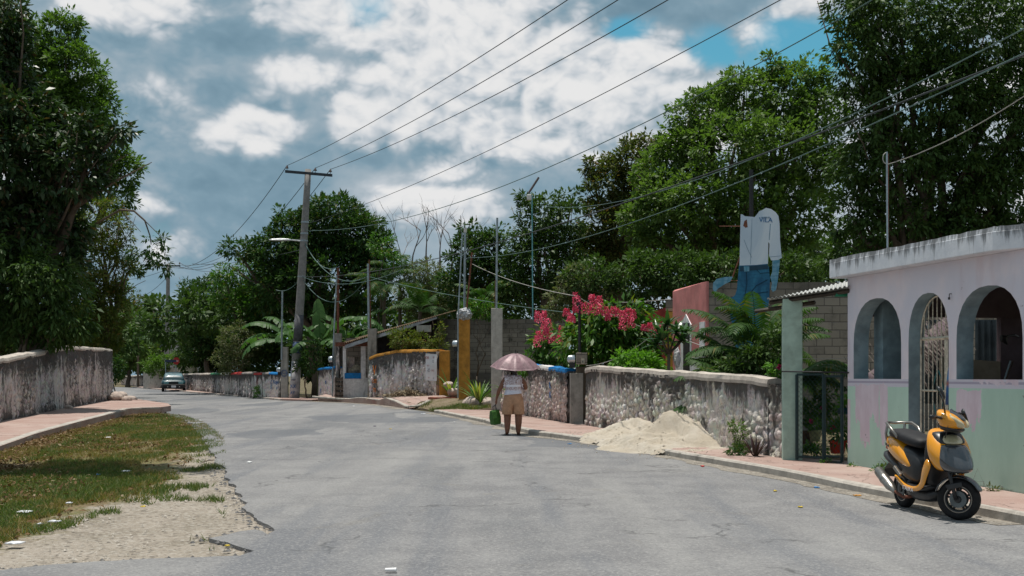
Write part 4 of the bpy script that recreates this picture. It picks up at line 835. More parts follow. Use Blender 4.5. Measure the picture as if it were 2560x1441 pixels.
bagp = apz(1716, 895, .25); vs, fs = rockv((0, 0, 0), .12, 3, (.8, .8, 2.3), 4, 3.0); m = MB(); m.add(vs, fs); o = m.build('plastic_bag', plain('white plastic film', (.85, .84, .88), .5, .05, 9, bump=.3), smooth=False); o.location = bagp; tag(o, 'tall white plastic bag hanging in the annexe doorway', 'bag')
slabw('block_wall', 'tall grey concrete block wall behind the palm, from annexe to pink house', [(4.93, 29.02), (13.5, 29.6)], .1, (zA, zA+.07), .2, M['block'])
slabw('yellow_wall', 'narrow yellow wall between the pink annexe and the red wall', [P(1664, 800, 33.5)[:2], P(1692, 800, 33.4)[:2]], .1, (3.35, 3.37), .2, plain('mustard paint', (.55, .27, .06), .85, .15, 3, .2))
slabw('chimney_block', 'small grey block stub on top of the yellow wall', [P(1664, 800, 33.6)[:2], P(1691, 800, 33.5)[:2]], 3.38, (3.70, 3.70), .25, M['block'], 'wall')
slabw('red_wall', 'dull red painted wall behind the pink flowers', [P(1612, 800, 36)[:2], P(1668, 800, 35.6)[:2]], .1, (3.40, 3.62), .2, plain('dull red paint', (.32, .05, .04), .85, .2, 3, .2))
slabw('block_wall', 'long low blackened block wall behind the ochre and grey pillars', [P(1078, 800, 53.0)[:2], P(1418, 800, 50)[:2]], .3, (4.08, 3.96), .2, M['blockfar'])
# --- awning, green pillar and gate
M['green'] = plain('pale green paint', (.38, .51, .43), .8, .12, 4, .2, dirt=(.20, .25, .20), damt=.45)
gp = empty('green_pillar', at(1980, 18.4, .12), 'pale green square pillar carrying the corrugated awning', 'pillar')
m = MB(); m.box((at(1980, 18.35).x, 18.35, 1.4), (.30, .34, 2.62), rz=R(-10)); m.build('shaft', M['green'], gp, bevel=.012)
gp2 = gp
aw = empty('awning', P(2020, 745, 18.5), 'corrugated metal awning between the green pillar and the pink house', 'awning')
corrugated('roofing', P(1918, 747, 18.4), P(2125, 716, 17.3), P(2125, 716, 20.0)+Vector((0, 0, .10)), P(1918, 747, 20.8)+Vector((0, 0, -.02)), .076, .014, plain('bright zinc', (.50, .50, .48), .5, .1, 3, .4, .2), parent=aw)
m = MB(); a, b = P(1925, 757, 18.5), P(2125, 727, 17.4); m.tube([a, b], .035, 4); M['timber'] = plain('dark old timber', (.05, .04, .03), .8, .3); m.build('rafter', M['timber'], aw); m = MB(); m.tube([a+Vector((.1, 1.6, -.05)), b+Vector((0, 2, -.05))], .035, 4); m.build('rafter', M['timber'], aw)
m = MB(); a = P(2105, 738, 17.6); m.box(a, (.2, .1, .05)); m.build('green_bracket', plain('green enamel', (.02, .22, .12), .5), aw)
gate = empty('chain_link_gate', at(2060, 17.7, .1), 'dark green chain link gate between the green pillar and the pink house', 'gate'); M['gategreen'] = plain('dark green iron', (.008, .03, .032), .5, .2, 15)
GA, GB = at(1990, 18.1, .2), Vector((5.02, 17.62, .2))
def gp_(t, z): return Vector((GA.x+(GB.x-GA.x)*t, GA.y+(GB.y-GA.y)*t, z))
ztop_ = 1.52
for (t0, t1, nm) in ((0.02, .60, 0), (.62, .99, 1)):
    m = MB()
    for t in (t0, t1): m.tube([gp_(t, .19), gp_(t, ztop_)], .026, 6)
    for z in ((.24, ztop_) if nm == 0 else (.18, .27, ztop_-.03)): m.tube([gp_(t0, z), gp_(t1, z)], .018, 6)
    lf = m.build('gate_leaf', M['gategreen'], gate)
    m = MB(); W_ = (GB-GA).length; k = .075; u0 = t0*W_; u1 = t1*W_; H_ = ztop_-.24
    for sgn in (1, -1):
        s_ = -H_
        while s_ < (u1-u0)+H_:
            a0 = max(0, s_ if sgn > 0 else s_-0); pts = []
            for zz_ in (0, H_):
                pts.append((s_+(zz_ if sgn > 0 else H_-zz_)*1.0, zz_))
            (x0, z0_), (x1, z1_) = pts
            def clip(x0, z0_, x1, z1_):
                L = [(x0, z0_), (x1, z1_)]; 
                for lim, sg in ((0, 1), (u1-u0, -1)):
                    A_, B_ = L; fa1 = (A_[0]-lim)*sg; fb1 = (B_[0]-lim)*sg
                    if fa1 < 0 and fb1 < 0: return None
                    if fa1 < 0: tt_ = fa1/(fa1-fb1); L[0] = (A_[0]+(B_[0]-A_[0])*tt_, A_[1]+(B_[1]-A_[1])*tt_)
                    if fb1 < 0: tt_ = fb1/(fb1-fa1); L[1] = (B_[0]+(A_[0]-B_[0])*tt_, B_[1]+(A_[1]-B_[1])*tt_)
                return L
            L = clip(x0, z0_, x1, z1_)
            if L: m.tube([gp_((u0+L[0][0])/W_, .24+L[0][1]), gp_((u0+L[1][0])/W_, .24+L[1][1])], .0022, 3, caps=False)
            s_ += k
    me_o = m.build('wire_mesh', M['gategreen'], lf); me_o.matrix_parent_inverse = Matrix()
    me_o.parent = lf
m = MB(); m.tube([P(1955, 929, 18.1), P(2122, 932, 17.4)], .012, 6); m.build('top_rail', M['irondark'], gate)
# --- banner on the ochre-capped wall
bn = empty('hand_painted_banner', P(1080, 900, 47), 'white hand painted cloth banner with red and dark writing on the ochre-capped wall', 'banner')
def bnp(u, v, o=0.0):                                     # u,v 0..1 on the cloth
    px = 1062+u*27+(1-v)*9-9*1.0+(1-v)*0; px = 1064+28*u-7*(1-v)+7; py = 884+v*67+2*u; Yb = 47.35-.3*u; return P(px-7*v, py, Yb-.22-o)+Vector((0, .02*math.sin(v*6+u*3), 0))
m = MB(); rr = []
for i in range(12): v = i/11; rr.append([bnp(k/4, v) for k in range(5)]+[bnp(1, v, -.01), bnp(0, v, -.01)])
m.rings(rr); m.build('cloth', M['banner'], bn)
for (u, v, s_, b_, mt) in [(.25, .16, .24, 'TORTAS', 'graf_red'), (.25, .45, .13, 'RICAS', 'graf_red'), (.28, .62, .12, 'DE\nPOLLO', 'graf_dk'), (.70, .13, .15, 'SE', 'graf_red'), (.68, .29, .11, 'vende\nrico', 'graf_dk'), (.66, .62, .15, 'COCHI', 'graf_red'), (.28, .90, .12, 'Tel', 'graf_red'), (.70, .9, .12, '22', 'graf_dk')]:
    c_ = bnp(u, v, .02); text(b_, s_*.62, M[mt], Matrix.Translation(c_) @ Matrix.Rotation(R(90), 4, 'X') @ Matrix.Rotation(R(-4), 4, 'Z'), 'painted_lettering', bn, .003, .62)
# --- pillars
o1 = post('ochre_pillar', 'tall ochre square pillar with a crumpled bag on top', 1147, 1174, 45, 795, .55, M['ochre'], .42, rz=0, bev=.015)
g1 = post('concrete_pillar', 'tall pale concrete pillar right behind the umbrella', 1228, 1256, 39.0, 771, .36, M['postgrey'], .38)
k1 = post('concrete_post', 'grey concrete meter post left of the little kiosk with a leaning conduit', 835, 853, 55.2, 834, gz(55)+.1, M['postdark'], .3)
k2 = post('concrete_post', 'stained concrete post at the kiosk corner carrying a tall mast', 919, 941, 52.4, 822, gz(52)+.1, M['postdark'], .4)
M['galv'] = plain('galvanised pipe', (.34, .40, .43), .45, .15, 6, .5, .6)
M['rust'] = plain('rusty pipe', (.17, .06, .035), .8, .3, 9)
def pipe(name, label, pts, r, mat, cat='pipe', group=None, seg=8):
    o = MB().tube(pts, r, seg).build(name, mat); return tag(o, label, cat, group)
pipe('conduit_pipe', 'galvanised conduit rising beside the ochre pillar', [P(1145, 995, 44.8), P(1145, 800, 44.8), P(1156, 585, 44.8)], .028, M['galv'])
m_ = empty('service_mast', P(1163, 790, 45), 'grey service mast with white cap on the ochre pillar', 'mast'); MB().tube([P(1161, 790, 45.1), P(1163, 575, 45.1)], .045, 8).build('tube', M['galv'], m_); MB().tube([P(1163, 582, 45.1), P(1164, 570, 45.1)], .06, 8).build('cap', M['whitep'], m_)
pipe('rusty_pipe', 'rusty pipe leaning against the mast on the ochre pillar', [P(1165, 790, 44.95), P(1180, 632, 44.95)], .035, M['rust'])
pipe('service_mast', 'tall galvanised mast standing on the pale concrete pillar', [P(1241, 771, 39.1), P(1243, 545, 39.1)], .035, M['galv'], 'mast'); pipe('rusty_pipe', 'dark thin rusty rod beside the mast on the pale concrete pillar', [P(1237, 771, 39.05), P(1238, 700, 39.05)], .012, M['rust'])
pipe('conduit_pipe', 'pale conduit leaning up past the meter post left of the kiosk', [P(831, 995, 54.9), P(834, 850, 54.9), P(842, 690, 54.9)], .035, M['galv']); pipe('rusty_pipe', 'dark rusty mast behind the leaning pale conduit', [P(845, 834, 55.3), P(845, 670, 55.3)], .06, M['rust'])
m_ = empty('service_mast', P(922, 822, 52.6), 'tall service mast with bundled wires on the kiosk corner post', 'mast'); MB().tube([P(922, 822, 52.5), P(920, 660, 52.5)], .05, 8).build('tube', M['galv'], m_); MB().tube([P(926, 822, 52.6), P(923, 650, 52.6)], .035, 8).build('old_tube', M['rust'], m_)
pipe('conduit_pipe', 'short pale conduit on the post with the round logo', [P(704, 900, 58.9), P(706, 727, 58.9)], .045, M['galv'])
m_ = empty('antenna_mast', P(1331, 800, 42.4), 'thin turquoise antenna mast with a white box and slanting bar on top', 'antenna'); MB().tube([P(1332, 800, 42.3), P(1330, 490, 42.3)], .022, 6).build('tube', plain('turquoise pipe', (.12, .34, .38), .5), m_); MB().box(P(1323, 494, 42.2), (.17, .15, .2)).build('antenna_box', M['whitep'], m_, bevel=.02); MB().tube([P(1321, 484, 42.2), P(1347, 444, 42.2)], .04, 6).build('slanting_bar', plain('grey brown bar', (.12, .10, .10), .6), m_)
vs, fs = rockv((0, 0, 0), .27, 5, (1.15, 1, .9), 4, 4.5); m = MB(); m.add(vs, fs); o = m.build('crumpled_bag', plain('crumpled clear plastic', (.42, .43, .45), .5, .5, 14, .4, bump=.8)); o.location = P(1161, 786, 45); tag(o, 'crumpled plastic bag wrapped round the pipes on the ochre pillar', 'bag')
def meter(px, py, Y, label, r=.1, axis=(-1, 0, 0)):
    e_ = empty('electric_meter', P(px, py, Y), label, 'meter'); a = Vector(axis); c = P(px, py, Y); MB().tube([c-a*.06, c+a*.02, c+a*.10, c+a*.13], [r, r, r*.92, r*.5], 14).build('glass_dome', plain('clear meter dome', (.45, .5, .54), .15, .1, 8, .7, .5), e_, smooth=False)
    MB().box(c+Vector((0, .02, -r*1.5)), (.14, .12, r*1.5)).build('terminal_box', M['irondark'], e_); return e_
meter(1139, 860, 44.8, 'round electric meter on the left side of the ochre pillar', .13); meter(828, 899, 54.8, 'round electric meter at the post left of the kiosk', .15)
meter(1431, 898, 29.4, 'round electric meter on the small block box by the post', .10); meter(698, 925, 58.8, 'grey electric meter on the post with the round logo', .12)
mb_ = empty('meter_box', P(1455, 897, 29.5), 'grey concrete block box with a switch behind the squat post', 'meter box'); MB().box(P(1454, 897, 29.6), (.27, .25, .30)).build('block', M['block'], mb_, bevel=.01); MB().box(P(1457, 904, 29.44), (.09, .04, .13)).build('switch_box', plain('beige switch', (.42, .38, .30), .5), mb_, bevel=.006); MB().box(P(1457, 905, 29.415), (.018, .02, .04)).build('switch', M['irondark'], mb_)
post('tree_stump', 'rough round stump under the meter box behind the walls', 1441, 1470, 29.8, 917, .3, M['bark'], .3, 'stump')
pipe('iron_post', 'black iron post rising among the pink flowers above the meter box', [P(1449, 890, 29.6), P(1448, 738, 29.6)], .042, M['irondark'], 'post', seg=5)
st = slabw('doorstep', 'low red doorstep slab at the foot of the ochre end pillar', [P(1070, 990, 45.9)[:2], P(1128, 990, 45.6)[:2]], .50, (.66, .66), .8, plain('red cement', (.34, .11, .075), .85, .2, 5), 'step')
# --- kiosk and shed
ks = empty('market_kiosk', at(880, 53.5), 'little whitewashed kiosk with an open counter and blue sill', 'kiosk')
Yk = 54.0; zk = gz(54)+.08
def kb(px0, px1, py0, py1, Y=Yk, d=.3, nm='wall', mt='wallW'):
    a, b = P(px0, py1, Y), P(px1, py0, Y); m = MB(); m.box(((a.x+b.x)/2, Y+d/2, (a.z+b.z)/2), (b.x-a.x, d, b.z-a.z)); return m.build(nm, M[mt], ks)
M['white_dirty'] = concrete('dirty whitewash', (.74, .70, .68), (.09, .08, .07), .55, .3)
kb(857, 920, 945, 1001, nm='counter_wall', mt='white_dirty'); kb(857, 864.5, 864, 944.9, nm='jamb', mt='white_dirty'); kb(902, 914, 864, 944.9, nm='jamb', mt='white_dirty'); kb(914.2, 920, 862, 944.9, nm='jamb', mt='blockfar')
kb(861.5, 902.2, 933, 947, Yk-.03, .34, 'blue_sill', 'blue'); kb(839.5, 848, 865, 1001, Yk-.02, .4, 'rubble_pier', 'wallD'); kb(850.5, 853, 870, 1000, Yk+1.2, .5, 'inner_wall', 'blockfar')
kb(865, 886, 866, 935, Yk+1.3, .3, 'inner_pier', 'wallB'); kb(886.2, 914, 866, 940, Yk+1.4, .2, 'inner_wall', 'block'); kb(838, 920, 856, 866, Yk-.1, .12, 'lintel', 'rust')
pl_ = empty('wooden_pallet', at(846, 53.8), 'dark wooden pallet gate closing the kiosk doorway', 'pallet')
M['oldwood'] = plain('grey old wood', (.13, .105, .085), .9, .35, 10, .1)
for py in (949, 960, 972, 984, 994): m = MB(); a = P(838.5, py, 53.75); b = P(857, py, 53.75); m.box(((a.x+b.x)/2, 53.75, a.z), (b.x-a.x, .05, .13)); m.build('board', M['oldwood'], pl_)
m = MB(); 
for px in (840, 855): a = P(px, 1000, 53.82); b = P(px, 943, 53.82); m.tube([a, b], .05, 4)
m.build('stile', M['oldwood'], pl_)
sk = empty('bundle_of_rags', P(888, 930, 54.1), 'pale cloth bundle lying on the kiosk counter', 'bundle'); 
for k, (px, py, r) in enumerate([(882, 929, .22), (891, 922, .24)]): vs, fs = rockv(P(px, py, 54.5), r, 9+k, (1, 1, .9)); m = MB(); m.add(vs, fs); m.build('rag', plain('sandy cloth', (.34, .29, .21), .9, .2, 9), sk)
sh = empty('corrugated_shed', P(960, 830, 50), 'lean-to shed with rusty corrugated roof rising to the right', 'shed')
n0, n1_ = P(835, 866, 54.2), P(1092, 790, 50.6)
M['rustroof'] = plain('rusty brown roofing', (.14, .10, .065), .9, .35, 2.5, .1, dirt=(.05, .045, .035), damt=.6)
corrugated('roofing', n0, n1_, n1_+Vector((.7, 3.2, .42)), n0+Vector((.5, 3.2, .46)), .12, .025, M['rustroof'], parent=sh)
m = MB(); a, b = P(862, 863, 53.6), P(1092, 790.5, 50.7); m.prism([a, b, b+Vector((0, 0, -.12)), a+Vector((0, 0, -.17))], (.02, .05, 0)); m.build('metal_fascia', M['zinc'], sh)
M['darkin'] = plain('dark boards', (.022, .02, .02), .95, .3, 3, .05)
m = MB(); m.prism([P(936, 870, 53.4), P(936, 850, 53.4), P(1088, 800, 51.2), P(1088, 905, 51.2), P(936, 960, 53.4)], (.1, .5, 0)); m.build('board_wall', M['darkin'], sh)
m = MB(); a, b = P(1042, 830, 51.0), P(1078, 814, 51.0); m.box(((a.x+b.x)/2, 51.0, (a.z+b.z)/2), (b.x-a.x, .3, b.z-a.z)); m.build('lintel_block', M['postgrey'], sh)
slabw('block_wall', 'grey block gable stub behind the shed roof', [P(865, 850, 55.2)[:2], P(905, 850, 55)[:2]], 2.4, (3.3, 3.3), .2, M['block'])
# --- far grey building, stop sign, street sign
fb_ = empty('grey_building', at(450, 118), 'plain grey two storey building far down the street', 'building')
m = MB(); a, b = P(425, 940, 118), P(486, 795, 118); m.box(((a.x+b.x)/2, 121, (a.z+b.z)/2-.5), (b.x-a.x, 6, b.z-a.z+1)); m.build('wall', concrete('pale render', (.36, .36, .38), (.16, .16, .17), .4, .2), fb_)
m = MB(); a, b = P(423, 796, 117.9), P(488, 792, 117.9); m.box(((a.x+b.x)/2, 121, a.z), (b.x-a.x, 6.2, .2)); m.build('roof_edge', M['postgrey'], fb_)
m = MB(); a, b = P(433, 896, 117.9), P(446, 888, 117.9); m.box(((a.x+b.x)/2, 118, (a.z+b.z)/2), (b.x-a.x, .2, b.z-a.z)); m.build('window', M['darkin'], fb_)
slabw('low_wall', 'pale low wall behind the car at the street corner', [P(358, 925, 100)[:2], P(450, 925, 97)[:2]], .2, (2.05, 2.2), .3, M['capgrey'])
slabw('low_wall', 'pale yellow low wall beyond the stop sign', [P(452, 925, 94)[:2], P(486, 925, 93)[:2]], .2, (2.4, 2.3), .3, plain('cream render', (.45, .42, .32), .9))
slabw('white_house_corner', 'sliver of a white and blue house wall above the grimy stone wall', [P(505, 920, 93)[:2], P(528, 920, 92)[:2]], .2, (2.9, 2.9), .3, M['whitep'], 'house')
sg = empty('stop_sign', at(440, 87), 'red octagonal stop sign on a post beyond the parked car', 'road sign')
c = P(440.5, 903, 87); MB().tube([at(439.8, 87.03, .3), P(439.8, 905, 87.03)], .03, 6).build('post', M['galv'], sg)
MB().prism([c+Vector((math.cos(R(22.5+45*k))*.26, 0, math.sin(R(22.5+45*k))*.29)) for k in range(8)], (0, .02, 0)).build('plate', plain('traffic red', (.42, .02, .015), .5), sg)
text('ALTO', .17, M['decal_w'], Matrix.Translation(c+Vector((0, -.012, 0))) @ Matrix.Rotation(R(90), 4, 'X'), 'lettering', sg, .002, .8)
ss = empty('street_name_sign', P(420, 901, 86), 'dark blue street name plate in front of the far utility pole', 'street sign'); m = MB(); a = P(413, 901, 86.2); b = P(440, 905, 86.2); m.box(((a.x+b.x)/2, 86.2, (a.z+b.z)/2), (b.x-a.x, .03, .19)); m.build('plate', plain('navy plate', (.02, .035, .075), .5), ss); MB().tube([at(414, 86.25, .3), P(414, 898, 86.25)], .03, 6).build('post', M['galv'], ss)
# ================================================================== POLES AND WIRES
M['pole'] = concrete('grey weathered pole', (.25, .24, .23), (.09, .085, .08), .5, .15)
M['wire'] = plain('dark cable', (.03, .04, .045), .6, .1); M['wiregr'] = plain('greenish cable', (.09, .16, .15), .6, .1); M['wirelt'] = plain('pale cable', (.34, .33, .30), .6, .1)
M['lamp'] = plain('lamp aluminium', (.55, .57, .58), .4, .08, 9, .5, .3)
def crossarm_pole(label, base, topp, Y, r0, r1, armw, arm_tilt, ins):
    b = at(base[0], Y, CH+(HZ-base[1])*Y/F-.1); t = P(topp[0], topp[1], Y); e_ = empty('utility_pole', b, label, 'utility pole')
    MB().tube([b.lerp(t, k/10) for k in range(11)], [r0+(r1-r0)*k/10 for k in range(11)], 14).build('shaft', M['pole'], e_, smooth=True)
    c = t+Vector((0, -.16, -.22*armw/2.4)); d = Vector((1, .0, arm_tilt)).normalized(); a0, a1 = c-d*armw*.5*.96, c+d*armw*.5*1.04
    m = MB(); m.prism([a0+Vector((0, 0, -.065)), a1+Vector((0, 0, -.065)), a1+Vector((0, 0, .065)), a0+Vector((0, 0, .065))], (0, .09, 0)); m.build('crossarm', plain('dark steel arm', (.035, .045, .055), .6, .2), e_)
    tops = []
    for k, z_ in ins:
        p = a0.lerp(a1, k)+Vector((0, .04, .06)); prof = [(.012, 0), (.012, .10), (.075, .10), (.085, .13), (.045, .16), (.06, .19), (.03, .23), (.02, .26)]
        MB().lathe(prof, 10, Matrix.Translation(p)).build('insulator', plain('brown porcelain', (.06, .035, .035), .35, .1), e_, smooth=False); tops.append(p+Vector((0, 0, .24)))
    return e_, b, t, tops
pole, pb, pt, ptops = crossarm_pole('near leaning concrete utility pole with lamp arm, taped and painted lower shaft', (735, 1003), (770.5, 424), 58.5, .26, .155, 2.38, -.085, [(.04, 0), (.64, 0), (.96, 0)])
def pxp(py): k = (py-1003)/(424-1003); return pb.lerp(pt, k)
def polering(py0, py1, mat, name, dr=.008):
    a, b = pxp(py0), pxp(py1); k0 = (1003-py0)/579; k1 = (1003-py1)/579
    MB().tube([a, b], [.26-.105*k0+dr, .26-.105*k1+dr], 14).build(name, mat, pole, smooth=True)
polering(880, 852, plain('faded blue paint', (.05, .08, .15), .85, .3), 'painted_band'); polering(850, 785, plain('dark grey paint', (.09, .09, .10), .85, .2), 'painted_band', .006); polering(990, 900, plain('poster whitewash', (.50, .49, .50), .85, .25, 3, dirt=(.2, .2, .22), damt=.6), 'painted_band', .007)
for py, b_, s_, mt in [(978, 'AY', .22, 'graf_blue'), (962, 'XX', .26, 'graf_blue'), (945, 'mur', .18, 'graf_dk'), (925, 'VOTA', .17, 'graf_dk'), (908, 'RIO', .17, 'graf_dk')]:
    a = pxp(py); text(b_, s_, M[mt], Matrix.Translation(a+Vector((-.05, -.285+.03*(1003-py)/579, 0))) @ Matrix.Rotation(R(90), 4, 'X'), 'painted_lettering', pole, .012, .8)
for py in (555, 583, 601, 690): a = pxp(py); MB().tube([a+Vector((0, 0, -.04)), a+Vector((0, 0, .04))], .24-.06*(1003-py)/579, 12).build('steel_band', M['galv'], pole)
a = pxp(602); m = MB(); m.tube([a, P(722, 600, 58.2)], [.045, .03], 8); m.build('lamp_arm', M['lamp'], pole); m = MB(); c = P(700, 600, 58.2); m.rings([[c+Vector((x, y*hw, z*hh)) for y, z in ((-1, -.3), (-.6, 1), (.6, 1), (1, -.3), (.5, -1), (-.5, -1))] for x, hw, hh in ((-.55, .05, .02), (-.4, .13, .05), (.1, .15, .07), (.45, .07, .05), (.55, .04, .03))]); m.build('lamp_head', M['lamp'], pole, bevel=.01)
pole2, pb2, pt2, ptops2 = crossarm_pole('far straight utility pole with small lamp arm behind the parked car', (416, 950), (421, 660), 103, .24, .15, 2.1, .0, [(.05, 0), (.97, 0)])
a = P(419, 786, 103); m = MB(); m.tube([a, P(398, 776, 102.8), P(390, 773, 102.8)], [.05, .04, .05], 6); m.build('lamp_arm', M['lamp'], pole2); m = MB(); m.tube([P(388, 773, 102.8), P(384, 775, 102.8), P(386, 782, 102.8)], [.1, .16, .06], 8); m.build('lamp_head', M['lamp'], pole2)
p_ = empty('utility_pole', at(282, 95), 'thin pale pole standing beside the tall left wall end', 'utility pole'); MB().tube([at(281, 95), P(283, 830, 95)], .1, 8).build('shaft', M['galv'], p_)
NW = [0]
def wire(label, a, b, sag, r=.016, mat='wire', n=28, grp='overhead wires'):
    a, b = Vector(a), Vector(b); pts = [a.lerp(b, k/n)-Vector((0, 0, sag*4*(k/n)*(1-k/n))) for k in range(n+1)]
    if b.y < 25 and (Vector(a)-b).length > 3.9 and b.z > 3.5: d_ = (pts[-1]-pts[-2]).normalized(); pts += [pts[-1]+d_*12+Vector((0, 0, .3)), pts[-1]+d_*30+Vector((0, 0, 2.5))]       # runs on over the house and the road beside the camera
    o = MB().tube(pts, r, 5).build('overhead_wire', M[mat]); tag(o, label, 'wire', grp); return o
wire('top left power line from the pole insulator rising out of the frame at the top', ptops[0], P(1685, -180, 24), .35, .013)
wire('middle power line from the crossarm rising to the top of the frame', ptops[1], P(1860, -200, 22), .35, .013)
wire('right power line from the crossarm end rising to the top of the frame', ptops[2], P(2030, -210, 21), .4, .013)
wire('left power line dropping from the near crossarm to the far pole', ptops[0], ptops2[0], 2.2, .017)
wire('centre power line dropping from the near pole to the far pole', ptops[1], P(425, 655, 103), 2.4, .017)
wire('right power line dropping from the near crossarm to the far pole', ptops[2], ptops2[1], 2.5, .017)
pa, pb_, pc_ = pxp(560), pxp(575), pxp(690)
wire('thin line crossing the clouds to the upper right corner of the sky', pa, P(2080, -70, 20), .45, .010)
wire('thin line sagging behind the tree crowns towards the sky gap at right', pb_, P(2130, 30, 22), 1.15, .012, 'wiregr')
wire('thick bundled cable rising right across the dark tree crown', pc_, P(2640, 108, 13.5), .75, .013)
wire('cable running just below the thick bundle across the right-hand trees', P(1170, 645, 45), P(2640, 95, 13.2), .62, .009, 'wiregr')
wire('greenish line climbing steeply over the tallest right-hand tree', P(1350, 515, 42), P(2640, 30, 12.5), .72, .008, 'wiregr')
wire('service line leaving the roof mast of the pink house to the right', P(2217, 412, 16.5), P(2620, 200, 12.5), .10, .006, 'wirelt')
wire('low line from the pole lamp down to the meter post by the kiosk', pxp(600), P(842, 668, 55), .55, .017, 'wiregr'); wire('second low line sagging from the pole to the kiosk mast', pxp(605), P(921, 690, 52.6), .9, .017, 'wiregr')
wire('level line from the pole band past the kiosk mast', pc_, P(1010, 672, 48), .5, .014, 'wiregr'); wire('slack loop between pole band and kiosk mast', pxp(692), P(920, 692, 52.6), 1.2, .014, 'wiregr')
wire('line from the kiosk mast down to the antenna mast behind the pillars', P(922, 692, 52.6), P(1420, 782, 42), .15, .011, 'wiregr'); wire('pale line from the rusty pipe down across the pink flowers', P(1180, 660, 45), P(1448, 742, 29.6), .15, .010, 'wirelt')
wire('pale line from the iron post through the flowers to the annexe', P(1448, 745, 29.6), P(1626, 826, 29.8), .05, .009, 'wirelt'); wire('pale line from the annexe door to the palm', P(1715, 850, 29), P(1830, 880, 27), .05, .009, 'wirelt')
wire('pale cord from the meter box up to the plumeria tree', P(1465, 915, 29.4), P(1640, 830, 27.5), .18, .009, 'wirelt'); wire('pale clothes line between the green pillar and the house', P(2002, 897, 18.6), P(2120, 895, 18.2), .01, .006, 'wirelt')
wire('thin line from the yellow wall across the dark trees to the flowers', P(1540, 757, 36), P(1680, 748, 34), .02, .010, 'wirelt'); wire('left dropping line near the banana leaves to the short conduit', pxp(690), P(690, 725, 59), .3, .014, 'wiregr')
for k, (ax, ay, bx, by) in enumerate([(420, 672, 285, 700), (420, 690, 345, 745), (545, 655, 425, 668), (560, 640, 452, 663), (752, 625, 480, 660)]):
    wire(['thin far line from the far pole to the left trees', 'far line dropping left from the far pole', 'far line between the mango tree and the far crossarm', 'upper far line ending at the far crossarm', 'long far line from the near pole lamp to the far pole'][k], P(ax, ay, 103 if k < 4 else 59), P(bx, by, 103), .3, .018)
mast = empty('roof_mast', P(2217, 634, 16.5), 'slim metal service mast with curved head on the pink house roof', 'mast'); MB().tube([P(2218.5, 634, 16.5), P(2217, 380, 16.5)], .013, 8).build('tube', M['galv'], mast); MB().tube([P(2219, 634, 16.52), P(2219, 385, 16.52)], .016, 6).build('rusty_support', M['rust'], mast); MB().tube([P(2217-10*math.sin(t), 382+14*(1-math.cos(t)), 16.5) for t in np.linspace(0, 2.9, 10)], .007, 5).build('cable_loop', M['wirelt'], mast)

# ================================================================== CUT-OUT FIGURE ON ITS POST
YC = 26.5
cut = empty('advertising_cutout', at(1885, YC), 'weathered headless cut-out advertising figure in white shirt and blue jeans on a black post', 'advertising figure')
def cp(pts, off=0.0): return [P(x, y, YC)+Vector((0, -off, 0)) for x, y in pts]
def zsub(pts, off, th, name, mat, parent=None):
    pts = cp(pts, off); bm = bmesh.new(); vs = [bm.verts.new(p) for p in pts]; f = bm.faces.new(vs); r = bmesh.ops.extrude_face_region(bm, geom=[f])
    for v in [x for x in r['geom'] if isinstance(x, bmesh.types.BMVert)]: v.co.y += th
    bmesh.ops.triangulate(bm, faces=[f_ for f_ in bm.faces if len(f_.verts) > 4]); bmesh.ops.recalc_face_normals(bm, faces=bm.faces[:]); me = bpy.data.meshes.new(name); bm.to_mesh(me); bm.free(); o = link_mesh(name, me, mat); keep(o, cut); return o
def m_print(name, a, b, fold, sc, fk=.5):
    m, g = newmat(name); tc = g.n('ShaderNodeTexCoord').outputs['Object']; n = g.noise(g.scale(tc, (1, 1, .45)), sc, 6, .6, 1.2)
    c = g.mix(g.ramp(n, .35, .65), a, b); wv_ = g.n('ShaderNodeTexWave', wave_type='BANDS', bands_direction='Z', ins={'Vector': g.scale(tc, (.6, 1, 1)), 'Scale': 3.2, 'Distortion': 9.0, 'Detail': 3, 'Detail Scale': 1.2})
    c = g.mix(g.ramp(wv_.outputs['Fac'], .75, .95, 0, fk), c, fold); fin(g, c, .55, n, .05, .005, .35); return m
M['shirt'] = m_print('faded printed shirt', (.52, .61, .72), (.70, .75, .82), (.24, .36, .46), .9, .0); M['jeans'] = m_print('faded printed jeans', (.012, .10, .20), (.03, .19, .32), (.008, .05, .11), 3.5, .2); M['armskin'] = m_print('faded printed arm', (.08, .26, .38), (.20, .38, .50), (.06, .2, .3), 6)
M['jline'] = plain('printed dark seam', (.006, .05, .10), .6, .2)
zsub([(1852, 536), (1857, 537), (1862, 541), (1887, 543), (1899, 528), (1905, 526), (1915, 520), (1928, 523), (1939, 531), (1946, 540), (1949, 560), (1950, 600), (1954, 640), (1955, 645), (1944, 651), (1934, 652), (1928, 651), (1923, 640), (1924, 610), (1921, 605), (1920, 660), (1905, 662), (1890, 663), (1849, 665)], .0, .012, 'shirt_panel', M['shirt'])
zsub([(1848, 664.5), (1890, 663), (1918, 660), (1922, 668), (1925, 700), (1923, 745), (1918, 790), (1900, 850), (1892, 900), (1858, 900), (1850, 880), (1838, 870), (1832, 820), (1826, 790), (1820, 742), (1830, 744), (1838, 738), (1842, 725)], .004, .012, 'jeans_panel', M['jeans'])
zsub([(1931, 651.5), (1950, 650), (1947, 680), (1944, 705), (1940, 726), (1932, 730), (1928, 724), (1930, 708), (1926, 694), (1931, 680)], .002, .012, 'arm_panel', M['armskin'])
zsub([(1783, 708), (1792, 698), (1812, 693), (1832, 692), (1826, 704), (1810, 712), (1795, 722), (1787, 734), (1782, 722)], .002, .012, 'loose_hand_panel', M['armskin'])
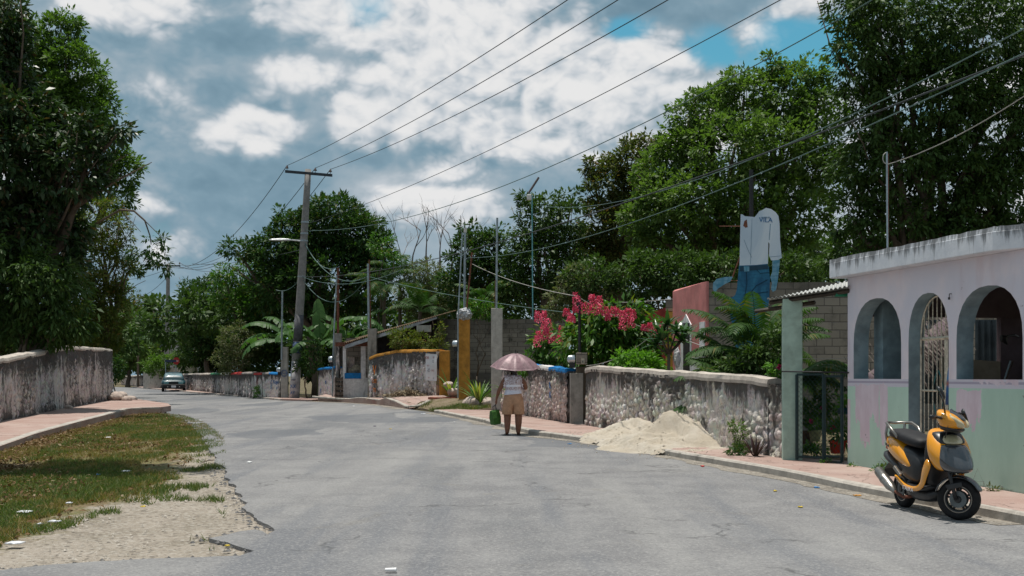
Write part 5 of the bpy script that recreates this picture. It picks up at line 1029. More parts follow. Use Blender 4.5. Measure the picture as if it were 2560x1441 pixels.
zsub([(1850, 667), (1919, 662.5), (1921, 673), (1850, 679)], .012, .006, 'belt', plain('printed belt', (.008, .05, .09), .5)); zsub([(1859, 666), (1873, 666), (1873, 679), (1860, 680)], .018, .004, 'buckle', M['armskin'])
def seam(pts, r=.006, mt='jline', nm='seam', off=.012): m = MB(); m.tube([P(x, y, YC)+Vector((0, -off, 0)) for x, y in pts], r, 4); m.build(nm, M[mt], cut)
seam([(1866, 680), (1867, 710), (1862, 740)], .008); seam([(1870, 740), (1890, 715), (1918, 700)], .010); seam([(1866, 745), (1885, 735), (1920, 730)], .007); seam([(1892, 675), (1900, 684), (1922, 682)]); seam([(1862, 745), (1866, 790)], .012)
M['shl'] = plain('printed shirt line', (.22, .34, .44), .6); seam([(1880, 546), (1879, 580), (1876, 662)], .004, 'shl', off=.004); seam([(1926, 560), (1923, 600)], .008, 'shl', off=.004); seam([(1860, 600), (1872, 630), (1880, 645)], .004, 'shl', off=.004); seam([(1924, 643), (1952, 640)], .005, 'shl', off=.004)
zsub([(1861, 553), (1867, 549), (1869, 568), (1864, 570), (1858, 565)], .004, .006, 'rust_hole', M['rust'])
text('VILA', .155, M['decal_blue'], Matrix.Translation(P(1914.5, 551, YC)+Vector((0, -.006, 0))) @ Matrix.Rotation(R(90), 4, 'X') @ Matrix.Rotation(R(-2), 4, 'Z'), 'lettering', cut, .003, 1.0)
text('MUEBLES', .05, M['shl'], Matrix.Translation(P(1914, 544.5, YC)+Vector((0, -.006, 0))) @ Matrix.Rotation(R(90), 4, 'X'), 'lettering', cut, .003, 1.0)
MB().tube([at(1880, YC+.1), P(1878, 425, YC+.1)], .05, 6).build('post', M['irondark'], cut); MB().tube([P(1851, 640, YC+.05), P(1831, 694, YC+.05)], .018, 5).build('rusty_rod', M['rust'], cut); MB().tube([P(1798, 566, YC+.05), P(1852, 566, YC+.05)], .007, 4).build('stay_rod', M['rust'], cut); MB().tube([P(1800, 702, YC+.05), P(1900, 703, YC+.05)], .008, 4).build('stay_rod', M['rust'], cut)

# ================================================================== SCOOTER
SF = math.atan2(-.993, .115)
scoot = bpy.data.objects.new('scooter', None); COL.objects.link(scoot); scoot.location = (4.47, 12.42, .022); scoot.rotation_euler = (R(0), 0, SF); scoot['local_frame'] = 1
tag(scoot, 'yellow and black scooter parked at the kerb with its front wheel turned', 'scooter')
M['syel'] = plain('orange yellow scooter paint', (.74, .30, .006), .25, .05, 3, .5, coat=.7, bump=.02); M['sblk'] = plain('black plastic', (.018, .019, .021), .38, .2, 10, .5); M['sgloss'] = plain('glossy charcoal nose', (.035, .042, .05), .16, .15, 4, .6, coat=.8, bump=.02)
M['svinyl'] = plain('black vinyl seat', (.016, .016, .018), .62, .2, 20, .3); M['slens'] = plain('clouded headlight lens', (.50, .44, .27), .18, .15, 9, .6, coat=.6, bump=.05); M['schrome'] = plain('worn chrome', (.30, .285, .26), .32, .15, 20, .5, .85, dirt=(.16, .12, .08), damt=.4); M['stire'] = plain('tyre rubber', (.016, .016, .017), .8, .2, 20, .25)
M['smirror'] = plain('mirror glass', (.4, .45, .5), .05, .03, 3, .9, .95)
def sec(x, zc, hw, hh, n=20, e=2.6, y0=0, top=1.0):
    out = []
    for k in range(n):
        a = 2*math.pi*k/n; c_, s_ = math.cos(a), math.sin(a); out.append(Vector((x, y0+hw*math.copysign(abs(c_)**(2/e), c_), zc+hh*math.copysign(abs(s_)**(2/e), s_)*(top if s_ > 0 else 1))))
    return out
def hsec(z, xc, hl, hw, n=24, e=2.4, y0=0, back=1.0, rake=0):
    out = []
    for k in range(n):
        a = 2*math.pi*k/n; c_, s_ = math.cos(a), math.sin(a); cx = math.copysign(abs(c_)**(2/e), c_); out.append(Vector((xc+hl*cx*(1 if c_ > 0 else back), y0+hw*math.copysign(abs(s_)**(2/e), s_), z+rake*cx)))
    return out
def sp(name, rings, mat, parent=scoot, sub=1, **kw): m = MB(); m.rings(rings, **kw); return m.build(name, mat, parent, smooth=True, sub=sub)
def stz(mb, ang=R(48), x0=.50):
    c_, s_ = math.cos(ang), math.sin(ang); mb.v = [(x0+(v[0]-x0)*c_-v[1]*s_, (v[0]-x0)*s_+v[1]*c_, v[2]) for v in mb.v]; return mb
sp('tail_panel', [sec(-.90, .75, .03, .03), sec(-.87, .74, .09, .07), sec(-.78, .715, .135, .105), sec(-.62, .67, .165, .135), sec(-.45, .62, .175, .135), sec(-.32, .57, .17, .11), sec(-.20, .52, .155, .075), sec(-.10, .485, .14, .035)], M['syel'])
sp('seat', [sec(-.80, .835, .06, .025), sec(-.77, .835, .11, .045), sec(-.66, .83, .14, .06), sec(-.48, .815, .15, .065), sec(-.34, .785, .15, .072), sec(-.20, .765, .145, .07), sec(-.06, .75, .12, .06), sec(-.02, .74, .08, .04)], M['svinyl'])
sp('underseat_body', [sec(-.62, .58, .13, .16, e=3.5), sec(-.30, .52, .15, .2, e=3.5), sec(-.10, .48, .145, .19, e=3.5), sec(.0, .44, .12, .12, e=3.5)], M['sblk'])
sp('rear_side_trim', [sec(-.92, .60, .09, .03), sec(-.88, .58, .13, .05), sec(-.70, .53, .16, .05), sec(-.45, .46, .165, .04), sec(-.30, .42, .14, .03)], M['sblk'])
sp('footboard', [sec(-.34, .30, .15, .035, e=4), sec(-.10, .275, .17, .03, e=4), sec(.12, .275, .17, .03, e=4), sec(.25, .31, .16, .03, e=4)], M['sblk'])
sp('underbody', [sec(-.42, .23, .08, .05, e=3), sec(-.25, .20, .12, .07, e=3), sec(.10, .19, .12, .065, e=3), sec(.28, .24, .10, .06, e=3)], M['sblk'])
# front apron: yellow shell, glossy nose, lens
sp('front_apron', [hsec(.93, .29, .05, .10, rake=-.01), hsec(.90, .31, .09, .165, rake=-.015), hsec(.82, .355, .14, .205, back=.55), hsec(.72, .40, .185, .225, back=.45), hsec(.62, .43, .21, .215, back=.4), hsec(.53, .45, .20, .17, back=.4), hsec(.49, .46, .15, .12, back=.4)], M['syel'])
sp('nose_panel', [hsec(.78, .405, .185, .135, back=.1), hsec(.76, .415, .21, .16, back=.1, rake=-.01), hsec(.69, .45, .245, .18, back=.1, rake=-.03), hsec(.62, .48, .275, .18, back=.1, rake=-.04), hsec(.56, .495, .285, .165, back=.1, rake=-.035), hsec(.515, .50, .26, .13, back=.1, rake=-.02), hsec(.485, .49, .20, .09, back=.1)], M['sgloss'])
sp('upper_trim', [hsec(.905, .325, .085, .135, back=.1), hsec(.88, .345, .12, .165, back=.1), hsec(.80, .385, .158, .175, back=.1), hsec(.765, .40, .17, .165, back=.1)], M['sblk'])
sp('headlight', [hsec(.875, .36, .118, .085, back=.1), hsec(.86, .365, .13, .125, back=.1), hsec(.82, .382, .162, .145, back=.1), hsec(.785, .395, .182, .135, back=.1), hsec(.77, .40, .175, .10, back=.1)], M['slens'])
sp('inner_legshield', [hsec(.90, .24, .03, .14), hsec(.70, .24, .045, .18), hsec(.45, .24, .06, .17), hsec(.30, .22, .05, .15)], M['sblk'])
for sy_ in (-1, 1):
    path = [((.40, .60), .13), ((.33, .52), .135), ((.27, .42), .12), ((.205, .335), .085), ((.10, .275), .06), ((-.06, .265), .052), ((-.24, .285), .05), ((-.40, .345), .035), ((-.47, .385), .015)]; rr = []
    for i, ((x, z), h) in enumerate(path):
        (x0, z0), (x1, z1) = path[max(0, i-1)][0], path[min(len(path)-1, i+1)][0]; d = Vector((x1-x0, 0, z1-z0)).normalized(); n = Vector((-d.z, 0, d.x)); yy = sy_*(.178+.022*(i < 3)-.01*(i > 6))
        rr.append([Vector((x, yy, z))+n*h*.5*math.sin(a)*1.0+Vector((0, math.cos(a)*.018, 0)) for a in np.linspace(0, 2*math.pi, 12, endpoint=False)])
    sp('side_strip', rr, M['syel'])
# steered group: fork, wheel, fender, cowl, grips, mirrors
def wheel(cx, name, st, R0=.215, wd=.055, spokes=5):
    hub = MB(); Mx = Matrix.Translation((cx, 0, R0)) @ Matrix.Rotation(R(90), 4, 'X'); hub.lathe([(.001, -.06), (.03, -.06), (.045, -.03), (.045, .03), (.03, .06), (.001, .06)], 16, Mx)
    for k in range(spokes):
        a = 2*math.pi*k/spokes+.3
        for da in (-.16, .16): hub.tube([Vector((cx+math.cos(a+da*.4)*.03, 0, R0+math.sin(a+da*.4)*.03)), Vector((cx+math.cos(a+da)*.128, 0, R0+math.sin(a+da)*.128))], [.014, .011], 6)
    if st: stz(hub)
    w_ = hub.build(name, M['sblk'], scoot, smooth=False)
    r = MB(); prof = [(.120, -.034), (.134, -.038), (.140, -.030), (.130, -.012), (.130, .012), (.140, .030), (.134, .038), (.120, .034), (.112, .02), (.112, -.02)]; r.lathe(prof+[prof[0]], 40, Mx, caps=False)
    if st: stz(r)
    ro = r.build('rim', M['sblk'], None, smooth=False); ro.parent = w_
    r = MB(); 
    for sd in (-1, 1): r.lathe([(.131, sd*.0385), (.139, sd*.0385), (.139, sd*.0425), (.131, sd*.0425), (.131, sd*.0385)], 40, Mx, caps=False)
    if st: stz(r)
    ro = r.build('rim_stripe', M['schrome'], None); ro.parent = w_
    t = MB(); prof = []
    for k in range(15): a = -2.35+4.7*k/14; prof.append((.168+math.cos(a)*(R0-.168), math.sin(a)*wd))
    t.lathe(prof+[prof[0]], 48, Mx, caps=False)
    if st: stz(t)
    to = t.build('tyre', M['stire'], None, smooth=True); to.parent = w_
    d = MB(); Mc = Matrix.Translation((cx, 0, R0)) @ Matrix.Rotation(R(90), 4, 'X')
    for sd in (-1, 1): d.lathe([(.03, sd*.040), (.085, sd*.043), (.086, sd*.046), (.03, sd*.045)], 28, Mx, caps=False)
    if st: stz(d)
    do = d.build('brake_disc', M['schrome'] if False else M['fangrey'], None, smooth=False); do.parent = w_
    return w_
wheel(.565, 'front_wheel', True); wheel(-.585, 'rear_wheel', False, .215, .055)
m = MB(); m.tube([(.47, .0, .60), (.49, .075, .48), (.555, .082, .215)], .020, 8); stz(m); m.build('fork_leg', M['sblk'], scoot, smooth=True)
m = MB(); m.tube([(.47, .0, .60), (.49, -.075, .48), (.555, -.082, .215)], .020, 8); stz(m); m.build('fork_leg', M['sblk'], scoot, smooth=True)
m = MB(); rr = []
for k in range(11):
    a = R(20+k*14.5); c_ = Vector((.565, 0, .215)); rr.append([c_+Vector((math.cos(a)*(.252-.02*(abs(q)/.078)**2-th_), q, math.sin(a)*(.252-.02*(abs(q)/.078)**2-th_))) for q, th_ in [(-.078, 0), (-.05, 0), (0, -.006), (.05, 0), (.078, 0), (.078, .012), (0, .01), (-.078, .012)]])
m.rings(rr); stz(m); ff = m.build('front_fender', M['sgloss'], scoot, smooth=True, sub=1)
m = MB(); m.rings([[Vector((.565+x, -.10, z)) for x, z in ((-.11, .36), (.05, .40), (.06, .35), (-.08, .31))], [Vector((.565+x, -.118, z)) for x, z in ((-.11, .36), (.05, .40), (.06, .35), (-.08, .31))]]); stz(m); m.build('fork_cover', M['sblk'], scoot, bevel=.008)
m = MB(); m.rings([hsec(.92, .475, .06, .08), hsec(.94, .485, .10, .13, rake=-.02), hsec(.99, .50, .145, .175, rake=-.03), hsec(1.045, .49, .14, .185, rake=-.035), hsec(1.095, .465, .115, .15, rake=-.03), hsec(1.12, .45, .07, .09, rake=-.02)]); stz(m); cowl = m.build('handlebar_cowl', M['syel'], scoot, smooth=True, sub=1)
m = MB(); m.rings([hsec(.90, .48, .10, .10, rake=-.02), hsec(.935, .49, .125, .135, rake=-.02), hsec(.965, .50, .135, .15, rake=-.03)]); stz(m); m.build('lower_cowl', M['sblk'], scoot, smooth=True, sub=1)
m = MB(); m.rings([hsec(1.03, .53, .115, .10, rake=-.035, back=.1), hsec(1.075, .51, .115, .10, rake=-.035, back=.1), hsec(1.125, .48, .09, .07, rake=-.03, back=.1)]); stz(m); m.build('screen', M['sgloss'], scoot, smooth=True, sub=1)
for sd in (-1, 1):
    m = MB(); m.rings([hsec(.955, .535, .10, .055, y0=sd*.075, back=.1, rake=-.03), hsec(1.00, .535, .118, .06, y0=sd*.095, back=.1, rake=-.03), hsec(1.05, .52, .10, .05, y0=sd*.115, back=.1, rake=-.03), hsec(1.075, .51, .06, .03, y0=sd*.125, back=.1, rake=-.03)]); stz(m); m.build('front_lamp', M['slens'], scoot, smooth=True, sub=1)
    m = MB(); m.tube([(.44, sd*.12, 1.035), (.425, sd*.22, 1.055), (.405, sd*.25, 1.06)], .014, 8); m.tube([(.405, sd*.25, 1.06), (.385, sd*.375, 1.065), (.384, sd*.38, 1.065)], [.021, .020, .012], 10); stz(m); m.build('handgrip', M['sblk'], scoot, smooth=True)
    m = MB(); m.tube([(.46, sd*.20, 1.05), (.47, sd*.30, 1.065), (.46, sd*.36, 1.07)], .006, 6); stz(m); m.build('brake_lever', M['schrome'], scoot)
for sd in (-1, 1): m = MB(); m.tube([(.47, sd*.13, 1.03), (.56, sd*.14, .97), (.50, sd*.09, .90), (.44, sd*.06, .80)], .005, 5); stz(m, R(24)); m.build('control_cable', M['sblk'], scoot)
# mirrors: the near one upright, the far one drooping
def mirror(base, elbow, cen, rz, rx, nm):
    m = MB(); m.tube([base, elbow, cen], [.009, .009, .012], 8); stz(m); s_ = m.build('mirror', M['sblk'], scoot, smooth=True)
    hd = MB(); Mt = Matrix.Translation(cen) @ Matrix.Rotation(rz, 4, 'Z') @ Matrix.Rotation(rx, 4, 'Y')
    hd.rings([[Mt @ Vector((x, w_*math.cos(a)*(1+.25*math.sin(a)), h_*math.sin(a))) for a in np.linspace(0, 2*math.pi, 18, endpoint=False)] for x, w_, h_ in ((.035, .02, .03), (.03, .045, .06), (.012, .058, .078), (.0, .060, .080))]); stz(hd); h_ = hd.build('housing', M['sblk'], None, smooth=True); h_.parent = s_
    gl = MB(); gl.rings([[Mt @ Vector((x, .054*math.cos(a)*(1+.25*math.sin(a)), .074*math.sin(a))) for a in np.linspace(0, 2*math.pi, 18, endpoint=False)] for x in (-.003, -.001)]); stz(gl); g2 = gl.build('mirror_glass', M['smirror'], None); g2.parent = s_
mirror((.46, -.13, 1.10), (.45, -.15, 1.22), (.43, -.20, 1.30), R(25), R(-25), 'r')
mirror((.46, .15, 1.08), (.50, .26, 1.09), (.54, .37, 1.06), R(-160), R(20), 'l')
sp('exhaust', [[Vector((x, -.19+y, z)) for y, z in [(math.cos(a)*r, zc+math.sin(a)*r) for a in np.linspace(0, 2*math.pi, 18, endpoint=False)]] for x, zc, r in [(-.42, .20, .028), (-.50, .235, .045), (-.56, .26, .060), (-.66, .305, .058), (-.675, .312, .063), (-.70, .322, .063), (-.715, .33, .058), (-.83, .385, .058), (-.85, .395, .048), (-.855, .397, .03)]], M['schrome'], sub=0)
m = MB(); m.tube([(-.20, -.08, .17), (-.30, -.15, .15), (-.42, -.19, .20)], .018, 8); m.build('exhaust_pipe', M['rust'], scoot, smooth=True)
m = MB(); m.rings([sec(-.66, .24, .05, .06, y0=.07), sec(-.50, .26, .08, .10, y0=.04), sec(-.30, .25, .09, .09), sec(-.18, .23, .06, .06)]); m.build('engine', M['sblk'], scoot, bevel=.01)
m = MB(); m.tube([(-.46, -.145, .80), (-.60, -.165, .90), (-.72, -.15, .945), (-.84, -.08, .945), (-.865, 0, .94), (-.84, .08, .945), (-.72, .15, .945), (-.60, .165, .90), (-.46, .145, .80)], .016, 8); m.tube([(-.80, -.10, .945), (-.83, -.11, .82), (-.80, -.11, .74)], .015, 6); m.tube([(-.80, .10, .945), (-.83, .11, .82), (-.80, .11, .74)], .015, 6); m.build('grab_rail', M['schrome'], scoot, smooth=True)
m = MB(); m.rings([sec(-.93, .66, .05, .02), sec(-.90, .66, .08, .035), sec(-.86, .665, .09, .03)]); m.build('tail_light', plain('red lens', (.35, .02, .02), .2, coat=.5), scoot, smooth=True)
m = MB(); m.rings([[Vector((x, y, z)) for y in (-.08, .08) for z in ((zc-.008), (zc+.008))][::1] for x, zc in ((-.80, .50), (-.92, .42), (-.98, .32))][::1]); m.build('rear_mudguard', M['sblk'], scoot)
m = MB(); m.prism([(-.44, -.185, .46), (-.40, -.185, .49), (-.22, -.20, .41), (-.25, -.20, .385)], (0, -.03, 0)); m.build('passenger_footrest', M['schrome'], scoot, bevel=.006)
m = MB(); m.tube([(-.05, .10, .18), (-.02, .20, .03), (.02, .22, .0)], .010, 6); m.build('side_stand', M['sblk'], scoot)
mt_ = Matrix(((1, 0, 0, -.10), (0, 0, -1, -.1995), (0, 1, 0, .262), (0, 0, 0, 1))) @ Matrix.Rotation(R(-3), 4, 'Z')
text('ITALIKA', .062, M['decal_w'], mt_, 'lettering', scoot, .0008, 1.15)
mt_ = Matrix(((1, 0, 0, -.66), (0, 0, -1, -.171), (0, 1, 0, .70), (0, 0, 0, 1))) @ Matrix.Rotation(R(-12), 4, 'Z')
text('VITAL', .042, M['sgloss'], mt_, 'lettering', scoot, .003, 1.0)

# ================================================================== CAR
car = bpy.data.objects.new('parked_car', None); COL.objects.link(car); car.location = at(434, 82.5); car.rotation_euler = (0, 0, R(16.3)); car['local_frame'] = 1; tag(car, 'dark teal old saloon car parked facing the camera beside the far wall', 'car')
M['carp'] = plain('dark teal car paint', (.010, .045, .058), .35, .15, 3, .35, coat=.15); M['carblk'] = plain('black trim', (.012, .012, .014), .5, .2); M['cglass'] = plain('windscreen glass', (.05, .14, .17), .06, .3, 3, .8, coat=.5); M['clamp'] = plain('lamp glass', (.12, .30, .32), .15, .1, 9, .7, coat=.5)
CX = 0; CZ = .02
def cs(y, z, hw, hh, e=4, n=20): return [Vector((CX+hw*math.copysign(abs(math.cos(a))**(2/e), math.cos(a)), 0.00+y, CZ+z+hh*math.copysign(abs(math.sin(a))**(2/e), math.sin(a)))) for a in np.linspace(0, 2*math.pi, n, endpoint=False)]
MB().rings([cs(0, .58, .74, .12), cs(.06, .58, .80, .22), cs(.5, .60, .83, .25), cs(1.3, .62, .84, .27), cs(3.6, .62, .84, .28), cs(4.2, .62, .80, .24)]).build('body', M['carp'], car, smooth=True)
MB().rings([cs(1.25, .88, .74, .04), cs(1.9, 1.12, .66, .22), cs(2.1, 1.16, .62, .24), cs(3.1, 1.15, .62, .24), cs(3.8, .92, .70, .05)]).build('cabin', M['carp'], car, smooth=True)
m = MB(); m.prism([(CX-.66, 1.35, CZ+.90), (CX+.66, 1.35, CZ+.90), (CX+.56, 1.86, CZ+1.33), (CX-.56, 1.86, CZ+1.33)], (0, -.05, -.01)); m.build('windscreen', M['cglass'], car)
m = MB(); m.box((CX, -0.01, CZ+.64), (.62, .06, .13)); m.build('grille', M['carblk'], car)
for sd in (-1, 1): m = MB(); m.box((CX+sd*.50, 0.00, CZ+.64), (.34, .06, .14)); m.build('headlight', M['clamp'], car, bevel=.01); m = MB(); m.box((CX+sd*.90, 1.30, CZ+.93), (.17, .1, .1)); m.build('wing_mirror', M['carblk'], car, bevel=.02); m = MB(); m.box((CX+sd*.40, -0.14, CZ+.36), (.06, .03, .05)); m.build('fog_lamp', M['whitep'], car)
m = MB(); m.rings([cs(-.12, .40, .78, .10, 5), cs(0, .40, .83, .14, 5), cs(.2, .40, .83, .14, 5)]); m.build('front_bumper', M['carblk'], car); m = MB(); m.box((CX, 0.00, CZ+.53), (1.6, .12, .025)); m.build('bumper_strip', M['schrome'], car)
m = MB(); m.box((CX, -0.15, CZ+.38), (.32, .02, .15)); m.build('number_plate', M['banner'], car)
for sd in (-1, 1):
    for y in (.75, 3.4): MB().lathe([(.14, -.09), (.29, -.085), (.31, -.05), (.31, .05), (.29, .085), (.14, .09)], 20, Matrix.Translation((CX+sd*.73, 0.00+y, CZ+.31)) @ Matrix.Rotation(R(90), 4, 'Y')).build('wheel', M['stire'], car)
m = MB(); m.box((CX, 0.20, CZ+.28), (1.3, .4, .14)); m.build('undertray', M['carblk'], car)

# ================================================================== WALKING WOMAN
WX, WYY = P(1283, 900, 26.2).x, 26.2
pers = bpy.data.objects.new('person', None); COL.objects.link(pers); pers.location = (WX, WYY, gz(WYY)+.024); pers['local_frame'] = 1
tag(pers, 'woman in white lace top and tan shorts walking away under a mauve umbrella', 'person')
J = {'pel': ((0, 0, .84), .215, .175), 'bel': ((.0, .01, .99), .21, .165), 'wai': ((.0, 0, 1.10), .195, .15), 'che': ((.0, .0, 1.22), .19, .14), 'nb': ((0, .0, 1.345), .085, .075), 'nk': ((0, .015, 1.40), .055, .055), 'hd': ((0, .03, 1.475), .078, .09), 'ht': ((0, .025, 1.545), .06, .07),
 'ns': ((0, .135, 1.475), .012, .012), 'sl': ((-.155, 0, 1.305), .07, .065), 'al': ((-.235, -.01, 1.17), .062, .06), 'el': ((-.32, -.02, 1.01), .047, .047), 'fl': ((-.35, .01, .91), .043, .04), 'wl': ((-.385, .05, .79), .026, .026), 'hl': ((-.39, .06, .745), .030, .017), 'f1': ((-.405, .055, .69), .010, .010), 'f2': ((-.39, .075, .685), .010, .010), 'f3': ((-.382, .09, .69), .010, .010), 'f4': ((-.372, .10, .70), .009, .009), 'th': ((-.365, .03, .725), .011, .011),
 'sr': ((.155, 0, 1.305), .07, .065), 'ar': ((.245, .0, 1.17), .062, .06), 'er': ((.295, .03, 1.045), .05, .05), 'fr': ((.21, .17, 1.10), .042, .04), 'wr': ((.13, .29, 1.16), .027, .027), 'hr': ((.10, .33, 1.18), .03, .026),
 'hpl': ((-.12, 0, .72), .145, .14), 'kl0': ((-.13, .0, .56), .115, .11), 'kl': ((-.13, .02, .43), .092, .085), 'cl': ((-.13, -.03, .32), .088, .085), 'al_': ((-.135, -.06, .12), .062, .060), 'hl_': ((-.135, -.08, .06), .05, .048), 'tl': ((-.155, .08, .035), .046, .028),
 'hpr': ((.12, 0, .72), .145, .14), 'kr0': ((.125, .01, .56), .115, .11), 'kr': ((.12, .02, .43), .094, .086), 'cr': ((.12, -.02, .32), .09, .087), 'ar_': ((.115, -.01, .10), .062, .060), 'hr_': ((.115, -.03, .05), .05, .045), 'tr': ((.125, .13, .03), .046, .026)}
E = [('pel', 'bel'), ('bel', 'wai'), ('wai', 'che'), ('che', 'nb'), ('nb', 'nk'), ('nk', 'hd'), ('hd', 'ht'), ('che', 'sl'), ('sl', 'al'), ('al', 'el'), ('el', 'fl'), ('fl', 'wl'), ('wl', 'hl'), ('hl', 'f1'), ('hl', 'f2'), ('hl', 'f3'), ('hl', 'f4'), ('wl', 'th'), ('che', 'sr'), ('sr', 'ar'), ('ar', 'er'), ('er', 'fr'), ('fr', 'wr'), ('wr', 'hr'), ('pel', 'hpl'), ('hpl', 'kl0'), ('kl0', 'kl'), ('kl', 'cl'), ('cl', 'al_'), ('al_', 'hl_'), ('hl_', 'tl'), ('pel', 'hpr'), ('hpr', 'kr0'), ('kr0', 'kr'), ('kr', 'cr'), ('cr', 'ar_'), ('ar_', 'hr_'), ('hr_', 'tr')]
J.pop('ns'); ks_ = list(J); ix = {k: i for i, k in enumerate(ks_)}
me = bpy.data.meshes.new('skeleton'); me.from_pydata([J[k][0] for k in ks_], [(ix[a], ix[b]) for a, b in E], []); ob = bpy.data.objects.new('skeleton', me); COL.objects.link(ob)
md = ob.modifiers.new('skin', 'SKIN'); md.use_smooth_shade = True; md.branch_smoothing = .6
for i, k in enumerate(ks_): sv = me.skin_vertices[0].data[i]; sv.radius = J[k][1:]; sv.use_root = (k == 'pel'); sv.use_loose = False
ob.modifiers.new('sub', 'SUBSURF').levels = 2; ob.modifiers['sub'].render_levels = 2
dg = bpy.context.evaluated_depsgraph_get(); bme = bpy.data.meshes.new_from_object(ob.evaluated_get(dg)); bpy.data.objects.remove(ob)
bme.materials.clear(); M['skin'] = plain('brown skin', (.20, .085, .05), .5, .1, 20, .35, bump=.05)
body = link_mesh('body', bme, M['skin'], pers, smooth=True)
def clothes(name, planes, fn, off, mat):
    """a garment: the body's own surface inside fn, cut cleanly at the planes and pushed outwards"""
    bm = bmesh.new(); bm.from_mesh(bme)
    for co, no in planes: bmesh.ops.bisect_plane(bm, geom=bm.verts[:]+bm.edges[:]+bm.faces[:], plane_co=co, plane_no=no)
    bm.normal_update(); dl = [f for f in bm.faces if not fn(f.calc_center_median())]; bmesh.ops.delete(bm, geom=dl, context='FACES')
    seen = set(); isl = []
    for v in bm.verts:
        if v in seen: continue
        st = [v]; seen.add(v); k = []
        while st:
            q = st.pop(); k.append(q)
            for e in q.link_edges:
                o = e.other_vert(q)
                if o not in seen: seen.add(o); st.append(o)
        isl.append(k)
    big = max(isl, key=len); bmesh.ops.delete(bm, geom=[v for k in isl if k is not big for v in k], context='VERTS'); bm.normal_update()
    ns = {v: v.normal.copy() for v in bm.verts}
    for v in bm.verts: v.co += ns[v]*(off(v.co) if callable(off) else off)
    bmesh.ops.solidify(bm, geom=bm.faces[:], thickness=.006); me_ = bpy.data.meshes.new(name); bm.to_mesh(me_); bm.free(); return link_mesh(name, me_, mat, pers, smooth=True)
m_, g_ = newmat('white lace'); tcc = g_.n('ShaderNodeTexCoord').outputs['Object']; nn_ = g_.noise(tcc, 38, 3, .7, 1.0); zz = g_.n('ShaderNodeSeparateXYZ', ins={0: tcc}).outputs
cc = g_.mix(g_.ramp(nn_, .42, .56, 0, .8), (.72, .68, .74), (.30, .17, .15)); band_ = g_.math('MULTIPLY', g_.math('GREATER_THAN', zz[2], 1.09), g_.math('LESS_THAN', zz[2], 1.14)); cc = g_.mix(band_, cc, (.78, .76, .82)); cc = g_.mix(g_.ramp(zz[2], 1.05, .98, 0, .85), cc, (.72, .72, .82))
fin(g_, cc, .8, nn_, .4, .005, .2); M['lace'] = m_
clothes('lace_top', [((-.2, 0, .90), (-.10, 0, 1)), ((0, 0, 1.37), (0, 0, 1)), ((-.185, 0, 1.3), (1, 0, .25)), ((.185, 0, 1.3), (1, 0, -.25))], lambda c: c.z > .90+.10*(c.x+.2) and c.z < 1.37 and abs(c.x) < .185+.25*(1.3-c.z), lambda c: .018+.012*(vnoise(np.array([[c.x*9, c.y*9, c.z*14]]), 3)[0]), M['lace'])
clothes('shorts', [((0, 0, .475), (0, 0, 1)), ((-.2, 0, .955), (-.10, 0, 1))], lambda c: .475 < c.z < .955+.10*(c.x+.2) and abs(c.x) < .30, lambda c: .014+.022*max(0, min(1, (.8-c.z)/.3))+.010*(vnoise(np.array([[c.x*7, c.y*7, c.z*10]]), 5)[0]-.5), plain('tan cotton', (.46, .265, .165), .85, .12, 9, .15, bump=.3))
def ell(name, c, r, mat, sq=1): 
    bm = bmesh.new(); bmesh.ops.create_uvsphere(bm, u_segments=18, v_segments=12, radius=1)
    for v in bm.verts: 
        k = 1+.10*(fbm(np.array([[v.co.x*2, v.co.y*2, v.co.z*2]]), 3, 3)[0]-.4); v.co = Vector((c[0]+v.co.x*r[0]*k, c[1]+v.co.y*r[1]*k, c[2]+v.co.z*r[2]*k))
    me_ = bpy.data.meshes.new(name); bm.to_mesh(me_); bm.free(); return link_mesh(name, me_, mat, pers, smooth=True)
M['hair'] = plain('black hair', (.012, .010, .010), .45, .3, 60, .4, bump=.6)
ell('hair', (.0, -.012, 1.50), (.105, .105, .105), M['hair']); ell('hair_bun', (.03, -.075, 1.435), (.062, .045, .075), M['hair'])
for sd in (-1, 1): ell('ear', (sd*.098, .03, 1.475), (.012, .022, .03), M['skin']); ell('eye', (sd*.032, .112, 1.49), (.013, .008, .008), M['sblk'])
ell('nose', (0, .125, 1.468), (.014, .018, .018), M['skin'])
for sd, (a, b) in zip((0, 1), (('hl_', 'tl'), ('hr_', 'tr'))):
    p0, p1 = Vector(J[a][0]), Vector(J[b][0]); m = MB(); z0, z1 = max(.004, p0.z-.045), max(.004, p1.z-.024); m.rings([[Vector((p.x+w_*s_, p.y+yo, z+h_)) for s_, h_ in ((-1, 0), (1, 0), (1, .016), (-1, .016))] for p, yo, z, w_ in ((p0, -.045, z0, .03), (p0, 0, z0, .042), (p1, -.02, z1, .048), (p1, .05, z1, .025))]); m.build('sandal', plain('dark brown leather', (.03, .018, .012), .6, .2), pers, bevel=.003)
